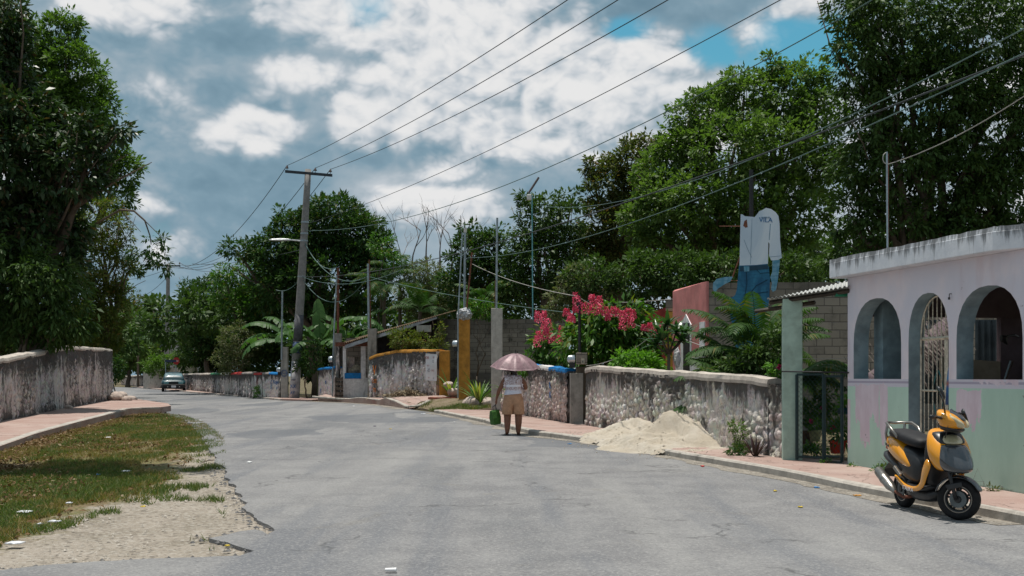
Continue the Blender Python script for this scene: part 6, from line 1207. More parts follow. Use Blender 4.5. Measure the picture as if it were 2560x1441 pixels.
# umbrella
um = empty('umbrella', P(1289, 905, 26.35), 'mauve satin umbrella with eight ribs held above the walking woman', 'umbrella')
UC = P(1289, 884, 26.4); tilt = Matrix.Rotation(R(9), 3, 'X') @ Matrix.Rotation(R(1.5), 3, 'Y')
def ump(r, th, sc=1.0): # canopy point
    k = 2*math.pi/8; f = abs(((th/k) % 1)-.5)*2         # 1 on a rib, 0 between
    rad = .575*r*(1-.10*(1-f**1.5)*r); z = -.32*(r**1.9)*(1-.0*f)-.050*(1-f)*r*(1-r*.45)*(1 if r < .98 else -.4)
    return UC+tilt @ Vector((rad*math.cos(th), rad*math.sin(th), z))
M['satin'] = plain('mauve satin', (.235, .145, .16), .48, .2, 9, .4, .08, bump=.6); M['satin'].node_tree.nodes
m = MB(); n8 = 64; rr = [[ump(max(.012, r), 2*math.pi*j/n8+.2) for j in range(n8)] for r in [0, .1, .25, .4, .55, .7, .82, .92, .97, 1.0]]; rr += [[p-Vector((0, 0, .004)) for p in r_] for r_ in rr[::-1]]; m.rings(rr, caps=True); m.build('canopy', M['satin'], um, smooth=True)
for k in range(8):
    th = k*2*math.pi/8-.0; th0 = [t for t in [k*math.pi/4]][0]; m = MB(); m.tube([ump(max(.02, r), th0)-Vector((0, 0, .012)) for r in (0, .3, .6, .85, 1.0)], .004, 5); m.build('rib', M['schrome'], um)
hand = Vector((WX+.10, WYY+.33, gz(WYY)+.024+1.16)); m = MB(); m.tube([UC+tilt @ Vector((0, 0, .08)), UC, hand], [.004, .008, .008], 8); m.build('shaft', M['schrome'], um, smooth=True); m = MB(); d = (UC-hand).normalized(); m.tube([hand+d*.07, hand-d*.06, hand-d*.09], [.014, .016, .010], 8); m.build('handle', M['irondark'], um, smooth=True)
m = MB(); m.tube([UC+tilt @ Vector((0, 0, .0)), UC+tilt @ Vector((0, 0, .02)), UC+tilt @ Vector((0, 0, .085))], [.03, .012, .006], 8); m.build('finial', M['irondark'], um)
# shopping bag
hl = Vector((WX-.39, WYY+.075, gz(WYY)+.024+.70)); bg = empty('shopping_bag', hl, 'green shopping bag hanging from the left hand of the walking woman', 'bag')
M['baggr'] = plain('green woven bag', (.045, .135, .022), .6, .2, 25, .3, dirt=(.01, .03, .01), damt=.7, dscale=14)
c = hl+Vector((-.02, 0, -.30)); rb_ = Matrix.Rotation(R(35), 3, 'Z') @ Matrix.Rotation(R(-7), 3, 'Y')
m = MB(); m.rings([[c+rb_ @ Vector((x*w_, y*d_, z)) for x, y in ((-1, -1), (0, -1.15), (1, -1), (1, 1), (0, 1.1), (-1, 1))] for z, w_, d_ in ((-.165, .085, .06), (-.15, .10, .075), (0, .11, .08), (.13, .105, .05), (.165, .10, .03))]); m.build('pouch', M['baggr'], bg, bevel=.008)
for sd in (-1, 1): m = MB(); m.tube([c+rb_ @ Vector((-.05, sd*.03, .15)), c+rb_ @ Vector((-.035, sd*.02, .24)), hl+Vector((0, 0, .005)), c+rb_ @ Vector((.035, sd*.02, .24)), c+rb_ @ Vector((.05, sd*.03, .15))], .007, 6); m.build('strap', M['irondark'], bg)
M['petal_pink'] = plain('rosy petals', (.78, .12, .22), .6, .25, 30, .2)
# ================================================================== FOLIAGE
def leaf_quads(P0, D, L, W, rs, droop=.0, fold=.25):
    """one diamond-shaped leaf (4 corners) per row of P0, pointing along D"""
    n = len(P0); D = D+np.array([0, 0, -1.0])*droop; D /= np.linalg.norm(D, axis=1, keepdims=True)+1e-9
    up = rs.normal(size=(n, 3))*.55+np.array([0, 0, 1.0]); S = np.cross(D, up); S /= np.linalg.norm(S, axis=1, keepdims=True)+1e-9
    N = np.cross(S, D); L = L[:, None]; W = W[:, None]
    a = P0; c = P0+D*L-N*L*fold*.5; m = P0+D*L*.48
    b = m+S*W*.5+N*W*fold*.3; d = m-S*W*.5+N*W*fold*.3
    V = np.stack([a, b, c, d], 1).reshape(-1, 3); Fq = np.arange(4*n).reshape(-1, 4); return V, Fq
def crown_pts(lobes, Y, rs, leaf, cover, clump, inner=.25, ydep=None, floor=None):
    """leaf positions and directions for lobes given as (px, py, rx, ry[, dY]) in photo pixels at distance Y"""
    PP, DD = [], []
    for lb in lobes:
        px, py, rx, ry = lb[:4]; dY = lb[4] if len(lb) > 4 else 0; yy = Y+dY; k = yy/F; dn = lb[5] if len(lb) > 5 else 1.0
        c = np.array(P(px, py, yy)); r = np.array([rx*k, (ydep or (rx+ry)*.5*k), ry*k]); A_ = 4*math.pi*((r[0]*r[1])**1.6/3+(r[0]*r[2])**1.6/3+(r[1]*r[2])**1.6/3)**(1/1.6)
        n = int(A_*cover*dn/(leaf[0]*leaf[1]*.5)); nc = max(6, n//clump)
        u = rs.normal(size=(nc, 3)); u[:, 1] -= .25*np.abs(u[:, 1]); u /= np.linalg.norm(u, axis=1, keepdims=True)
        q = u*2.1+np.array([px*.01, py*.01, 0]); f = .66+.68*fbm(q, 3, 7)
        f *= np.where(rs.rand(nc) < inner, rs.uniform(.35, .85, nc), rs.uniform(.86, 1.03, nc))
        cc = c+u*r*f[:, None]; cr = clump**.5*leaf[0]*.24*rs.uniform(.7, 1.4, nc)
        cnt = rs.poisson(clump, nc); idx = np.repeat(np.arange(nc), cnt); off = rs.normal(size=(len(idx), 3)); off /= np.linalg.norm(off, axis=1, keepdims=True)
        rad = rs.rand(len(idx))**.5; p = cc[idx]+off*rad[:, None]*cr[idx][:, None]*np.array([1, 1, .62])
        d = off*.9+u[idx]*.6+rs.normal(size=off.shape)*.35; PP.append(p); DD.append(d)
    return np.concatenate(PP), np.concatenate(DD)
NL = [0]
def crown(name, lobes, Y, mat, leaf=(.2, .09), cover=1.5, clump=34, droop=.2, seed=1, inner=.25, parent=None, fold=.25, ydep=None):
    rs = np.random.RandomState(seed); P0, D = crown_pts(lobes, Y, rs, leaf, cover, clump, inner, ydep); n = len(P0); NL[0] += n
    z0 = gz(Y)+.03; ok = P0[:, 2] > z0; P0, D = P0[ok], D[ok]; n = len(P0)
    s = rs.uniform(.5, 1.4, n); V, Q = leaf_quads(P0, D, leaf[0]*s, leaf[1]*s*rs.uniform(.8, 1.1, n), rs, droop, fold)
    return raw_mesh(name, V, Q, mat, parent)
def limbs(root, base, lobes, Y, r0, mat='bark', fork=.45, seed=1, twigs=2, lean=(0, 0)):
    rs = np.random.RandomState(seed); m = MB(); b = Vector(base); cs_ = [P(l[0], l[1], Y+(l[4] if len(l) > 4 else 0)) for l in lobes]
    top = sum(cs_, Vector())/len(cs_); fk = b.lerp(top, fork)+Vector((rs.uniform(-.3, .3), rs.uniform(-.3, .3), 0))
    def bend(a, c, n, amp): return [a.lerp(c, i/n)+Vector(rs.normal(size=3)*amp*(0 < i < n)) for i in range(n+1)]
    pts = bend(b-Vector((0, 0, .1)), fk, 5, .05*r0/.2); m.tube(pts, [r0*(1.25 if i == 0 else 1-.35*i/5) for i in range(6)], 9)
    for c in cs_:
        q = bend(fk, c, 6, .12); m.tube(q, [r0*.55*(1-.8*i/6) for i in range(7)], 6)
        for _ in range(twigs): e_ = c+Vector(np.clip(rs.normal(size=3), -1, 1))*min((c-fk).length*.16, .9); m.tube(bend(q[3], e_, 4, .08), [r0*.22, r0*.17, r0*.12, r0*.07, .012], 5)
    return m.build('trunk', M[mat], root, smooth=True)
def tree(label, base_px, Y, lobes, mat, leaf, cover=1.5, clump=34, droop=.2, seed=1, r0=.22, name='leafy_tree', cat='tree', group=None, fork=.45, inner=.25, twigs=2, by=None, ydep=None):
    b = at(base_px, by or Y); root = empty(name, b, label, cat, group); limbs(root, b, lobes, Y, r0, fork=fork, seed=seed, twigs=twigs)
    crown('crown', lobes, Y, M[mat], leaf, cover, clump, droop, seed, inner, root, ydep=ydep); return root
# ---- left side
GL = 'trees behind the tall left wall'
tree('huge dark glossy-leaved tree filling the left edge above the wall', 60, 38, [(-120, 120, 170, 200), (-90, 420, 220, 230), (30, 210, 55, 130), (40, 380, 130, 170, -1), (165, 420, 95, 90, -1), (255, 350, 52, 40, -1, .8), (300, 330, 30, 22, -1, .6), (180, 320, 60, 45, -1, .7), (40, 620, 170, 150), (140, 570, 70, 90), (10, 80, 62, 90)], 'leaf_gloss', (.25, .11), 1.5, 26, .45, 3, .38, group=GL, twigs=3)
tree('tall bright green tree showing behind the dark glossy one', 150, 56, [(180, 210, 82, 110), (140, 110, 52, 65), (215, 280, 72, 85), (250, 380, 70, 70), (310, 425, 46, 46, 0, .9), (290, 490, 50, 40, 0, .8), (60, 140, 80, 100), (170, 60, 28, 30, 0, .7), (120, 280, 90, 100)], 'leaf_bright', (.22, .10), 1.5, 30, .1, 5, .3, group=GL)
tree('feathery olive green tree leaning out low beside the wall end', 235, 54, [(250, 560, 75, 70, 0, .7), (255, 660, 75, 75, 0, .9), (300, 640, 38, 40, 0, .45), (330, 668, 22, 14, 0, .5), (215, 760, 85, 80), (262, 790, 52, 70), (245, 850, 62, 40), (300, 560, 30, 30, 0, .4)], 'leaf_olive', (.17, .06), 1.25, 30, .15, 8, .18, group=GL, twigs=3)
tree('low drooping dark tree hanging over the wall at far left', 90, 36, [(20, 700, 150, 110), (120, 720, 90, 90), (160, 800, 75, 62), (40, 800, 110, 50), (100, 840, 70, 32, 0, .6)], 'leaf_deep', (.24, .08), 1.3, 26, .8, 11, .14, group=GL)
tree('thin brownish sapling thicket under the dark tree at far left', 20, 39, [(20, 840, 90, 50, 0, .5), (-60, 760, 120, 120)], 'leaf_brown', (.16, .07), .9, 24, .4, 12, .08, group=GL)
tree('roadside tree at the far left whose crown shades the verge', -760, 18.5, [(120, -420, 300, 130, .5), (-160, -380, 260, 150), (-450, -420, 260, 170)], 'leaf_deep', (.24, .1), 1.3, 28, .2, 17, .2, group=None, inner=.5)
br = empty('overhanging_branch', P(300, 520, 50), 'arching bare branch with a drooping leafy end over the road', 'branch', None); m = MB()
m.tube([P(240, 560, 53), P(300, 525, 51), P(335, 528, 50), P(362, 552, 50), P(375, 590, 50), P(378, 612, 50)], [.06, .05, .045, .04, .03, .02], 6); m.tube([P(300, 525, 51), P(330, 556, 50), P(352, 580, 50)], [.02, .015, .01], 5); m.tube([P(362, 552, 50), P(395, 585, 50), P(410, 600, 50)], [.02, .015, .01], 5); m.build('branch_wood', M['bark'], br)
crown('foliage', [(392, 620, 30, 38, 0, .55), (385, 655, 20, 22, 0, .5), (412, 610, 14, 20, 0, .5), (415, 660, 12, 26, 0, .4), (340, 640, 22, 12, 0, .35), (350, 678, 10, 8, 0, .4)], 50, M['leaf_mango'], (.20, .09), .8, 16, .5, 15, .3, br)
sh_ = [('small dark round bush at the tall wall outer corner', 291, 60, [(291, 922, 20, 34)], 'leaf_mango', 2)]
for (lab, px, Y, lb, mt, sd) in sh_: r_ = empty('round_bush', at(px, Y), lab, 'bush'); crown('foliage', lb, Y, M[mt], (.14, .07), 1.6, 24, .1, sd, .3, r_); limbs(r_, at(px, Y), lb, Y, .04, seed=sd)
# ---- down the street
GF = 'trees at the end of the street'
tree('dark tall tree top at the far end behind the olive tree', 312, 150, [(312, 735, 14, 32), (318, 790, 30, 40)], 'leaf_deep', (.45, .2), 1.5, 30, 0, 21, .3, group=GF)
tree('brownish bare-topped tree at the far end of the street', 370, 140, [(360, 790, 50, 55, 0, .6), (400, 800, 40, 50, 0, .55), (340, 800, 30, 50, 0, .6)], 'leaf_brown', (.36, .14), 1.1, 24, 0, 22, .3, group=GF, twigs=5)
tree('mid green bushy tree at the bend left of the far pole', 320, 118, [(318, 850, 42, 60), (300, 890, 30, 50), (355, 880, 35, 50)], 'leaf_fine', (.32, .14), 1.5, 26, 0, 23, .25, group=GF)
tree('green leafy tree just left of the far utility pole', 392, 120, [(392, 850, 28, 40), (385, 895, 35, 35)], 'leaf_mango', (.32, .14), 1.5, 26, 0, 24, .2, group=GF)
tree('low light green hedge tree in front of the far grey building', 400, 98, [(395, 912, 40, 24), (450, 905, 24, 26)], 'leaf_bright', (.24, .1), 1.5, 26, 0, 25, .1, group=GF)
GR = 'trees behind the right-hand walls'
tree('dense dark mango tree in front of the far grey building', 520, 88, [(520, 745, 58, 55), (485, 790, 40, 50), (560, 800, 70, 80), (500, 845, 50, 50), (570, 860, 60, 45), (470, 720, 24, 18, 0, .6)], 'leaf_mango', (.25, .11), 1.6, 30, .15, 31, .25, group=GR)
tree('mid green loose tree between mango tree and utility pole', 600, 70, [(590, 730, 60, 50, 0, .8), (635, 770, 60, 70), (560, 690, 34, 26, 0, .6), (610, 680, 40, 30, 0, .6), (660, 740, 50, 60), (640, 850, 60, 60)], 'leaf_shrub', (.22, .08), 1.2, 28, .1, 32, .22, group=GR)
tree('big dark domed tree right behind the near utility pole', 800, 66, [(845, 555, 90, 72), (790, 600, 80, 80), (900, 610, 75, 85), (930, 640, 55, 70), (740, 620, 70, 80), (680, 640, 55, 60), (700, 560, 22, 36, 0, .8), (590, 625, 38, 24, 0, .7), (640, 620, 40, 28, 0, .8), (820, 700, 140, 90), (700, 720, 80, 70), (930, 730, 60, 60)], 'leaf_mango', (.26, .12), 1.5, 32, .1, 33, .42, group=GR)
tree('yellow green lower tree at the right flank of the domed tree', 960, 60, [(955, 610, 30, 32, 0, .7), (985, 650, 22, 26, 0, .5)], 'leaf_shrub', (.2, .09), 1.0, 26, .1, 34, .12, group=GR)
tree('dry tangled grey bush with dead twigs beyond the far wall', 610, 68, [(600, 850, 52, 46, 0, .7), (580, 900, 50, 36, 0, .8)], 'leaf_dusty', (.14, .05), .9, 26, .2, 35, .07, 'dry_bush', 'bush', None, twigs=6)
tree('dark green tree with rounded top left of the antenna mast', 1180, 57, [(1180, 650, 62, 72), (1140, 720, 45, 60), (1215, 620, 38, 52), (1240, 590, 22, 34, 0, .7), (1235, 700, 50, 70), (1170, 575, 26, 20, 0, .6)], 'leaf_mango', (.22, .1), 1.4, 30, .1, 36, .22, group=GR)
tree('dark loose-crowned tree behind the thin antenna mast', 1360, 52, [(1350, 545, 62, 55, 0, .75), (1310, 600, 48, 60, 0, .8), (1400, 560, 50, 70, 0, .8), (1350, 660, 85, 80), (1430, 500, 34, 34, 0, .6), (1290, 720, 45, 60), (1420, 680, 50, 80), (1320, 500, 22, 26, 0, .5)], 'leaf_deep', (.21, .09), 1.3, 30, .2, 37, .22, group=GR)
tree('brownish green tree left of the tall bright tree', 1540, 56, [(1570, 410, 62, 58), (1520, 470, 62, 70), (1480, 420, 32, 26, 0, .7), (1600, 480, 70, 90), (1530, 570, 85, 90), (1620, 370, 40, 36, 0, .7), (1500, 650, 70, 70)], 'leaf_brown', (.21, .1), 1.4, 30, .15, 38, .3, group=GR)
tree('tall fresh green tree behind the cut-out figure', 1850, 49, [(1860, 240, 85, 72), (1770, 290, 75, 80), (1960, 260, 80, 90), (1730, 380, 75, 70), (1840, 360, 110, 90, -2), (1960, 390, 95, 100, -1), (1660, 500, 70, 75, -1), (1750, 500, 90, 80, -2), (1870, 520, 100, 90, -2), (1990, 530, 90, 90, -1), (1640, 590, 50, 60), (1930, 165, 42, 30, 0, .8), (2040, 300, 70, 90), (2060, 420, 70, 90), (1720, 290, 50, 50), (1690, 370, 60, 60), (1640, 440, 55, 60), (1600, 560, 50, 60), (1780, 600, 110, 80), (1930, 640, 110, 80), (2020, 200, 50, 50)], 'leaf_fine', (.20, .105), 1.35, 34, .1, 39, .42, group=GR)
tree('low dark tree mass between the fresh green tree and the annexe', 1640, 44, [(1600, 690, 80, 62), (1700, 690, 90, 62), (1480, 700, 70, 50), (1820, 680, 110, 50), (1960, 680, 100, 50)], 'leaf_deep', (.2, .09), 1.4, 30, .15, 40, .2, group=GR)
tree('towering dark tree over the pink house filling the upper right corner', 2330, 31, [(2250, 60, 150, 120, 0, .9), (2160, 130, 85, 110, 0, .9), (2420, 90, 170, 150), (2330, 250, 170, 130), (2180, 290, 85, 110, 0, .9), (2140, 420, 65, 80, 0, .8), (2480, 300, 150, 160), (2250, 420, 130, 110), (2400, 460, 150, 110), (2530, 480, 130, 110), (2130, 540, 60, 60, 0, .8), (2250, 560, 120, 70), (2400, 570, 140, 60), (2150, 10, 90, 80, 0, .8), (2120, 640, 60, 45), (2560, 600, 110, 60), (2620, 150, 120, 200)], 'leaf_deep', (.17, .065), 1.2, 30, .55, 41, .30, group=GR, inner=.3)
# ---- dead bare tree
dt = empty('bare_tree', at(1080, 75), 'leafless grey tree with upright thin branches against the sky', 'tree', None); m = MB(); rs = np.random.RandomState(5)
def bran(p, d, L, r, k):
    q = p; pts = [p]; rr = [r]
    for i in range(4): d = (d+Vector(rs.normal(size=3))*.13+Vector((0, 0, .06))).normalized(); q = q+d*L/4; pts.append(q); rr.append(r*(1-.16*(i+1)))
    m.tube(pts, rr, 5)
    if k > 0:
        for j in range(3 if k > 1 else 2): 
            s_ = pts[rs.randint(2, 5)]; dd = (d+Vector((rs.normal()*.55, rs.normal()*.4, rs.uniform(.1, .5)))).normalized(); bran(s_, dd, L*rs.uniform(.5, .8), r*.55, k-1)
b0 = at(1095, 75)
for px, py in ((1030, 660), (1065, 640), (1100, 650), (1130, 660), (1160, 640), (1010, 690)): t = P(px, py, 75+rs.uniform(-1, 1)); d = t-b0; m.tube([b0, b0.lerp(t, .5), t], [.14, .10, .07], 6); bran(t, d.normalized(), rs.uniform(1.6, 2.3), .055, 3)
m.build('branches', M['deadwood'], dt)
# ---- dark wood behind everything (nobody could count it)
lob = []
rs = np.random.RandomState(9)
for px in range(440, 2700, 75): lob.append((px+rs.uniform(-20, 20), (800 if px < 1100 or px > 1500 else 770)+rs.uniform(-25, 25), 70, 75 if px > 1000 else 60, rs.uniform(-2, 2)))
for px in range(1500, 2700, 80): lob.append((px+rs.uniform(-20, 20), 650+rs.uniform(-25, 25), 75, 85, rs.uniform(-2, 2)))
o = crown('woodland', lob, 74, M['leaf_deep'], (.42, .2), 1.25, 26, .1, 51, .3); tag(o, 'dark mass of undergrowth and far trees behind the walls', 'woodland', kind='stuff')
lob = [(px+rs.uniform(-20, 20), 840+rs.uniform(-20, 20), 70, 62) for px in range(-200, 300, 60)]
o = crown('woodland', lob, 62, M['leaf_deep'], (.34, .16), 1.3, 26, .1, 52, .3); tag(o, 'dark undergrowth behind the tall left wall', 'undergrowth', kind='stuff')
o = crown('woodland', [(px, 900, 50, 34) for px in range(150, 480, 45)], 150, M['leaf_mango'], (.5, .24), 1.3, 24, .1, 53, .3); tag(o, 'low green growth closing the far end of the street', 'undergrowth', kind='stuff')

lob = [(px+rs.uniform(-15, 15), 888+rs.uniform(-15, 15), 55, 62, 22 if px < 650 else 0) for px in range(490, 960, 45)]
o = crown('woodland', lob, 70, M['leaf_deep'], (.34, .16), 1.4, 26, .1, 54, .3); tag(o, 'dark undergrowth right behind the grimy stone wall and the kiosk', 'undergrowth', kind='stuff')
# ---- bushes and garden plants
def bush(label, px, Y, lobes, mat, leaf, cover=1.5, clump=26, droop=.2, seed=1, name='bush', cat='bush', group=None, r0=.05, base=None):
    b = base if base is not None else at(px, Y); root = empty(name, b, label, cat, group); limbs(root, b, lobes, Y, r0, seed=seed, fork=.3); crown('foliage', lobes, Y, M[mat], leaf, cover, clump, droop, seed, .3, root); return root
bush('feathery green bush leaning over the ochre-capped wall', 1020, 50, [(1010, 850, 32, 26), (1050, 860, 36, 22, 0, .8), (985, 838, 14, 12, 0, .6), (1095, 870, 24, 30, 0, .5), (1100, 820, 12, 25, 0, .3)], 'leaf_olive', (.13, .045), 1.2, 26, .1, 61)
bush('pale grey green bush behind the block wall under the bare tree', 1075, 62, [(1060, 690, 50, 40, 0, .7), (1100, 740, 60, 50, 0, .8), (1040, 750, 50, 45)], 'leaf_dusty', (.18, .06), 1.2, 26, .1, 62)
bush('dusty olive shrub behind the tallest pink flowers', 1440, 44, [(1440, 710, 55, 45, 0, .8), (1400, 760, 40, 40, 0, .8), (1500, 760, 50, 40, 0, .7), (1560, 780, 50, 30, 0, .6)], 'leaf_dusty', (.15, .06), 1.2, 26, .1, 63)
bush('green bush with yellowish tips beside the white plastic bags', 1190, 50, [(1195, 770, 34, 24), (1230, 780, 20, 20)], 'leaf_shrub', (.15, .06), 1.2, 24, .1, 64)
bush('bright green low bush behind the small wall left of the kiosk', 770, 58, [(770, 905, 30, 30), (790, 870, 16, 16)], 'leaf_mango', (.2, .08), 1.2, 24, .1, 65)
bush('yellow green weed tuft at the foot of the red lettered wall strip', 640, 60.4, [(642, 978, 7, 14)], 'leaf_lime', (.08, .04), 1.2, 20, .1, 66, name='weed', cat='weed', r0=.01)
fs_ = bush('large shrub with hanging leaves and tall pink flower spikes', 1540, 30.5, [(1490, 820, 62, 52), (1560, 800, 62, 50), (1620, 845, 48, 42), (1450, 860, 45, 52), (1530, 870, 85, 55), (1600, 900, 60, 40)], 'leaf_shrub', (.24, .085), 1.5, 22, .75, 71, name='flowering_shrub', cat='flowering shrub', r0=.06)
fs2 = bush('smaller shrub with pink flower spikes leaning over the blue coping', 1370, 34.6, [(1370, 880, 38, 40), (1345, 850, 22, 30, 0, .8), (1395, 850, 24, 34, 0, .8), (1330, 900, 30, 26), (1400, 905, 36, 26)], 'leaf_shrub', (.22, .08), 1.4, 22, .6, 72, name='flowering_shrub', cat='flowering shrub', r0=.05)
def spike(px, py, Y, h, parent, sd, lean=0, mat='petal_pink'):
    rs = np.random.RandomState(sd); b = P(px, py+h, Y); n = 150; t = rs.rand(n)**.8; r = (.085*(1-t)**.7+.02)*(h*Y/F/.28)
    a = rs.rand(n)*6.28; H = h*1.12*Y/F; Pn = np.stack([b.x+np.cos(a)*r*.8+lean*t*H, b.y+np.sin(a)*r*.8, b.z+t*H], -1); D = np.stack([np.cos(a)*.8, np.sin(a)*.8, np.full(n, .75)], -1)
    V, Q = leaf_quads(Pn, D, rs.uniform(.05, .085, n), rs.uniform(.018, .03, n), rs, 0, .2); o = raw_mesh('flower_spike', V, Q, M[mat], parent); return o
for i, (px, py, h) in enumerate([(1444, 738, 30), (1480, 742, 28), (1478, 765, 22), (1500, 745, 24), (1497, 768, 22), (1463, 762, 28), (1515, 772, 20), (1530, 772, 24), (1545, 776, 18), (1556, 782, 24), (1575, 776, 28), (1583, 780, 20), (1425, 788, 18), (1432, 795, 14), (1415, 776, 18), (1440, 770, 14), (1625, 812, 20), (1643, 818, 22), (1610, 816, 14), (1557, 800, 28), (1580, 800, 22), (1519, 790, 14)]): spike(px, py, 29.2+(i % 3)*.2, h, fs_, 100+i, ((i*7) % 5-2)*.08)
for i, (px, py, h) in enumerate([(1347, 783, 26), (1360, 782, 24), (1358, 808, 26), (1372, 802, 28), (1362, 828, 24), (1349, 832, 24), (1342, 845, 26), (1378, 838, 22), (1405, 820, 24), (1398, 840, 20), (1367, 822, 18)]): spike(px, py, 33.2+(i % 3)*.2, h, fs2, 140+i, ((i*7) % 5-2)*.08)
bush('rounded bright lime green shrub behind the long rubble wall', 1590, 27.6, [(1590, 915, 58, 32), (1560, 900, 30, 20), (1625, 925, 34, 22), (1600, 888, 26, 12, 0, .8)], 'leaf_lime', (.12, .045), 1.5, 20, .35, 73, name='round_shrub', cat='shrub', r0=.03)
# ---- strap-leaved and palm plants
def blade(mb, b, az, el, L, w_, bend, n=7, fold=.3):
    """a sword leaf: folded strip from b, starting at elevation el, bending down"""
    hd = Vector((math.cos(az), math.sin(az), 0)); sd = Vector((-hd.y, hd.x, 0)); p = Vector(b); rows = []; e = el
    for i in range(n+1):
        t = i/n; w__ = w_*(.55+.9*t if t < .45 else (1-t)*1.75+.02)*.5; d = hd*math.cos(e)+Vector((0, 0, math.sin(e))); nn = sd.cross(d)
        rows.append([p-sd*w__-nn*w__*fold*-1, p, p+sd*w__+nn*w__*fold]); p = p+d*(L/n); e -= bend/n*(.5+t)
    V = [v for r_ in rows for v in r_]; Fc = []
    for i in range(n):
        for j in range(2): a = i*3+j; Fc.append((a, a+1, a+4, a+3))
    mb.add(V, Fc)
def frond(mb, b, az, el, L, bend, n=26, ll=.4, lw=.035, droop=.5, rs=None, start=.15, vee=.5, rach=.012):
    hd = Vector((math.cos(az), math.sin(az), 0)); sd = Vector((-hd.y, hd.x, 0)); p = Vector(b); e = el; pts = [p.copy()]; N_ = 14; ds = []
    for i in range(N_): d = hd*math.cos(e)+Vector((0, 0, math.sin(e))); ds.append(d); p = p+d*(L/N_); pts.append(p.copy()); e -= bend/N_*(.4+1.2*i/N_)
    mb.tube(pts, [rach*(1-.85*i/N_) for i in range(N_+1)], 4, caps=False)
    for i in range(n):
        t = start+(1-start)*(i+.5)/n; k = t*N_; i0 = min(N_-1, int(k)); q = pts[i0].lerp(pts[i0+1], k-i0); d = ds[i0]; up = sd.cross(d)
        l_ = ll*math.sin(math.pi*min(1, .18+.80*t))**.6*rs.uniform(.85, 1.1)
        for s_ in (-1, 1):
            v = (d*.62+sd*s_*.85+up*vee*.35).normalized(); tip = q+v*l_*.55; v2 = (v+Vector((0, 0, -droop*1.5))).normalized(); end = tip+v2*l_*.45; wv_ = (d*.9-v*.2).normalized()*lw*.5
            mb.add([q-wv_*.5, q+wv_*.5, tip+wv_, end, tip-wv_], [(0, 1, 2, 4), (4, 2, 3)])
def sword_plant(label, b, n, L, w_, mat='blade', seed=1, name='sword_leaf_plant', cat='plant', el=(.9, 1.5), bend=(.3, 1.4), group=None):
    rs = np.random.RandomState(seed); m = MB(); root = empty(name, b, label, cat, group)
    for i in range(n): az = i*2.4+rs.uniform(-.2, .2); k = i/n; blade(m, Vector(b)+Vector((math.cos(az)*.03, math.sin(az)*.03, 0)), az, rs.uniform(*el)*(1-.25*(1-k)), L*rs.uniform(.75, 1.1), w_, rs.uniform(*bend))
    m.build('leaves', M[mat], root); return root
sword_plant('upright sword-leaved plant between the ochre and the pale pillar', at(1197, 43.5, zb(-1.2, 43.5)), 26, 1.35, .11, seed=81)
sword_plant('second sword-leaved plant tucked left of the ochre pillar', at(1128, 46.6, .7), 16, 1.2, .10, seed=82)
sword_plant('tall arching sword-leaved plant rising over the umbrella', at(1318, 36.4, .4), 20, 1.9, .11, seed=83, el=(.8, 1.5), bend=(.8, 2.2))
sword_plant('sword-leaved clump below the plumeria tree', at(1668, 27.0, .3), 14, 1.1, .09, seed=84)
rk = [((-1.55, 43.4, zb(-1.5, 43)+.1), .34, 'flat pale limestone under the sword-leaved plant'), ((-.85, 42.9, zb(-.9, 43)+.12), .26, 'rough reddish limestone right of the sword-leaved plant'), ((-2.35, 46.4, .85), .28, 'rock between the ochre end pillar and the tall ochre pillar'), ((-2.55, 46.6, 1.15), .2, 'upper rock stacked behind the ochre end pillar')]
rocks(rk, 'limestones in the front garden')
def palm_plant(label, b, n, L, seed, el=(.6, 1.4), bend=(.8, 1.9), ll=.42, lw=.04, stem=None, name='palm', droop=.5, nl=26, az0=0, group=None, spread=6.283):
    rs = np.random.RandomState(seed); root = empty(name, stem or b, label, 'palm', group); b = Vector(b)
    if stem is not None: MB().tube([Vector(stem)-Vector((0, 0, .1)), Vector(stem).lerp(b, .5), b], [.12, .10, .09], 8).build('trunk', M['bark'], root)
    for i in range(n):
        m = MB(); az = az0+(i/n)*spread+rs.uniform(-.25, .25); frond(m, b, az, rs.uniform(*el), L*rs.uniform(.8, 1.1), rs.uniform(*bend), nl, ll, lw, droop, rs); m.build('frond', M['palm'], root)
    return root
palm_plant('bushy feather palm in front of the cut-out figure jeans', at(1890, 23.6, 1.9), 22, 1.75, 91, (.2, 1.5), (.9, 2.0), .48, .05, stem=at(1880, 23.6, .2))
palm_plant('low dark feather palm spreading over the rubble wall', at(1835, 22.8, .95), 17, 1.35, 92, (.2, 1.2), (1.0, 2.0), .45, .05)
palm_plant('arching palm with fronds left towards the annexe door', at(1875, 24.2, 1.35), 8, 1.7, 93, (.5, 1.1), (.9, 1.7), .55, .055, az0=2.4, spread=1.6)
palm_plant('palm with fronds drooping right of the green pillar', at(1975, 20.2, 1.25), 9, 1.35, 94, (.4, 1.1), (1.4, 2.3), .42, .04, az0=-1.0, spread=2.4)
palm_plant('spiky yellow green palm behind the pink flowers', at(1520, 38, 1.9), 12, 1.5, 95, (.4, 1.4), (.5, 1.3), .5, .05, stem=at(1520, 38))
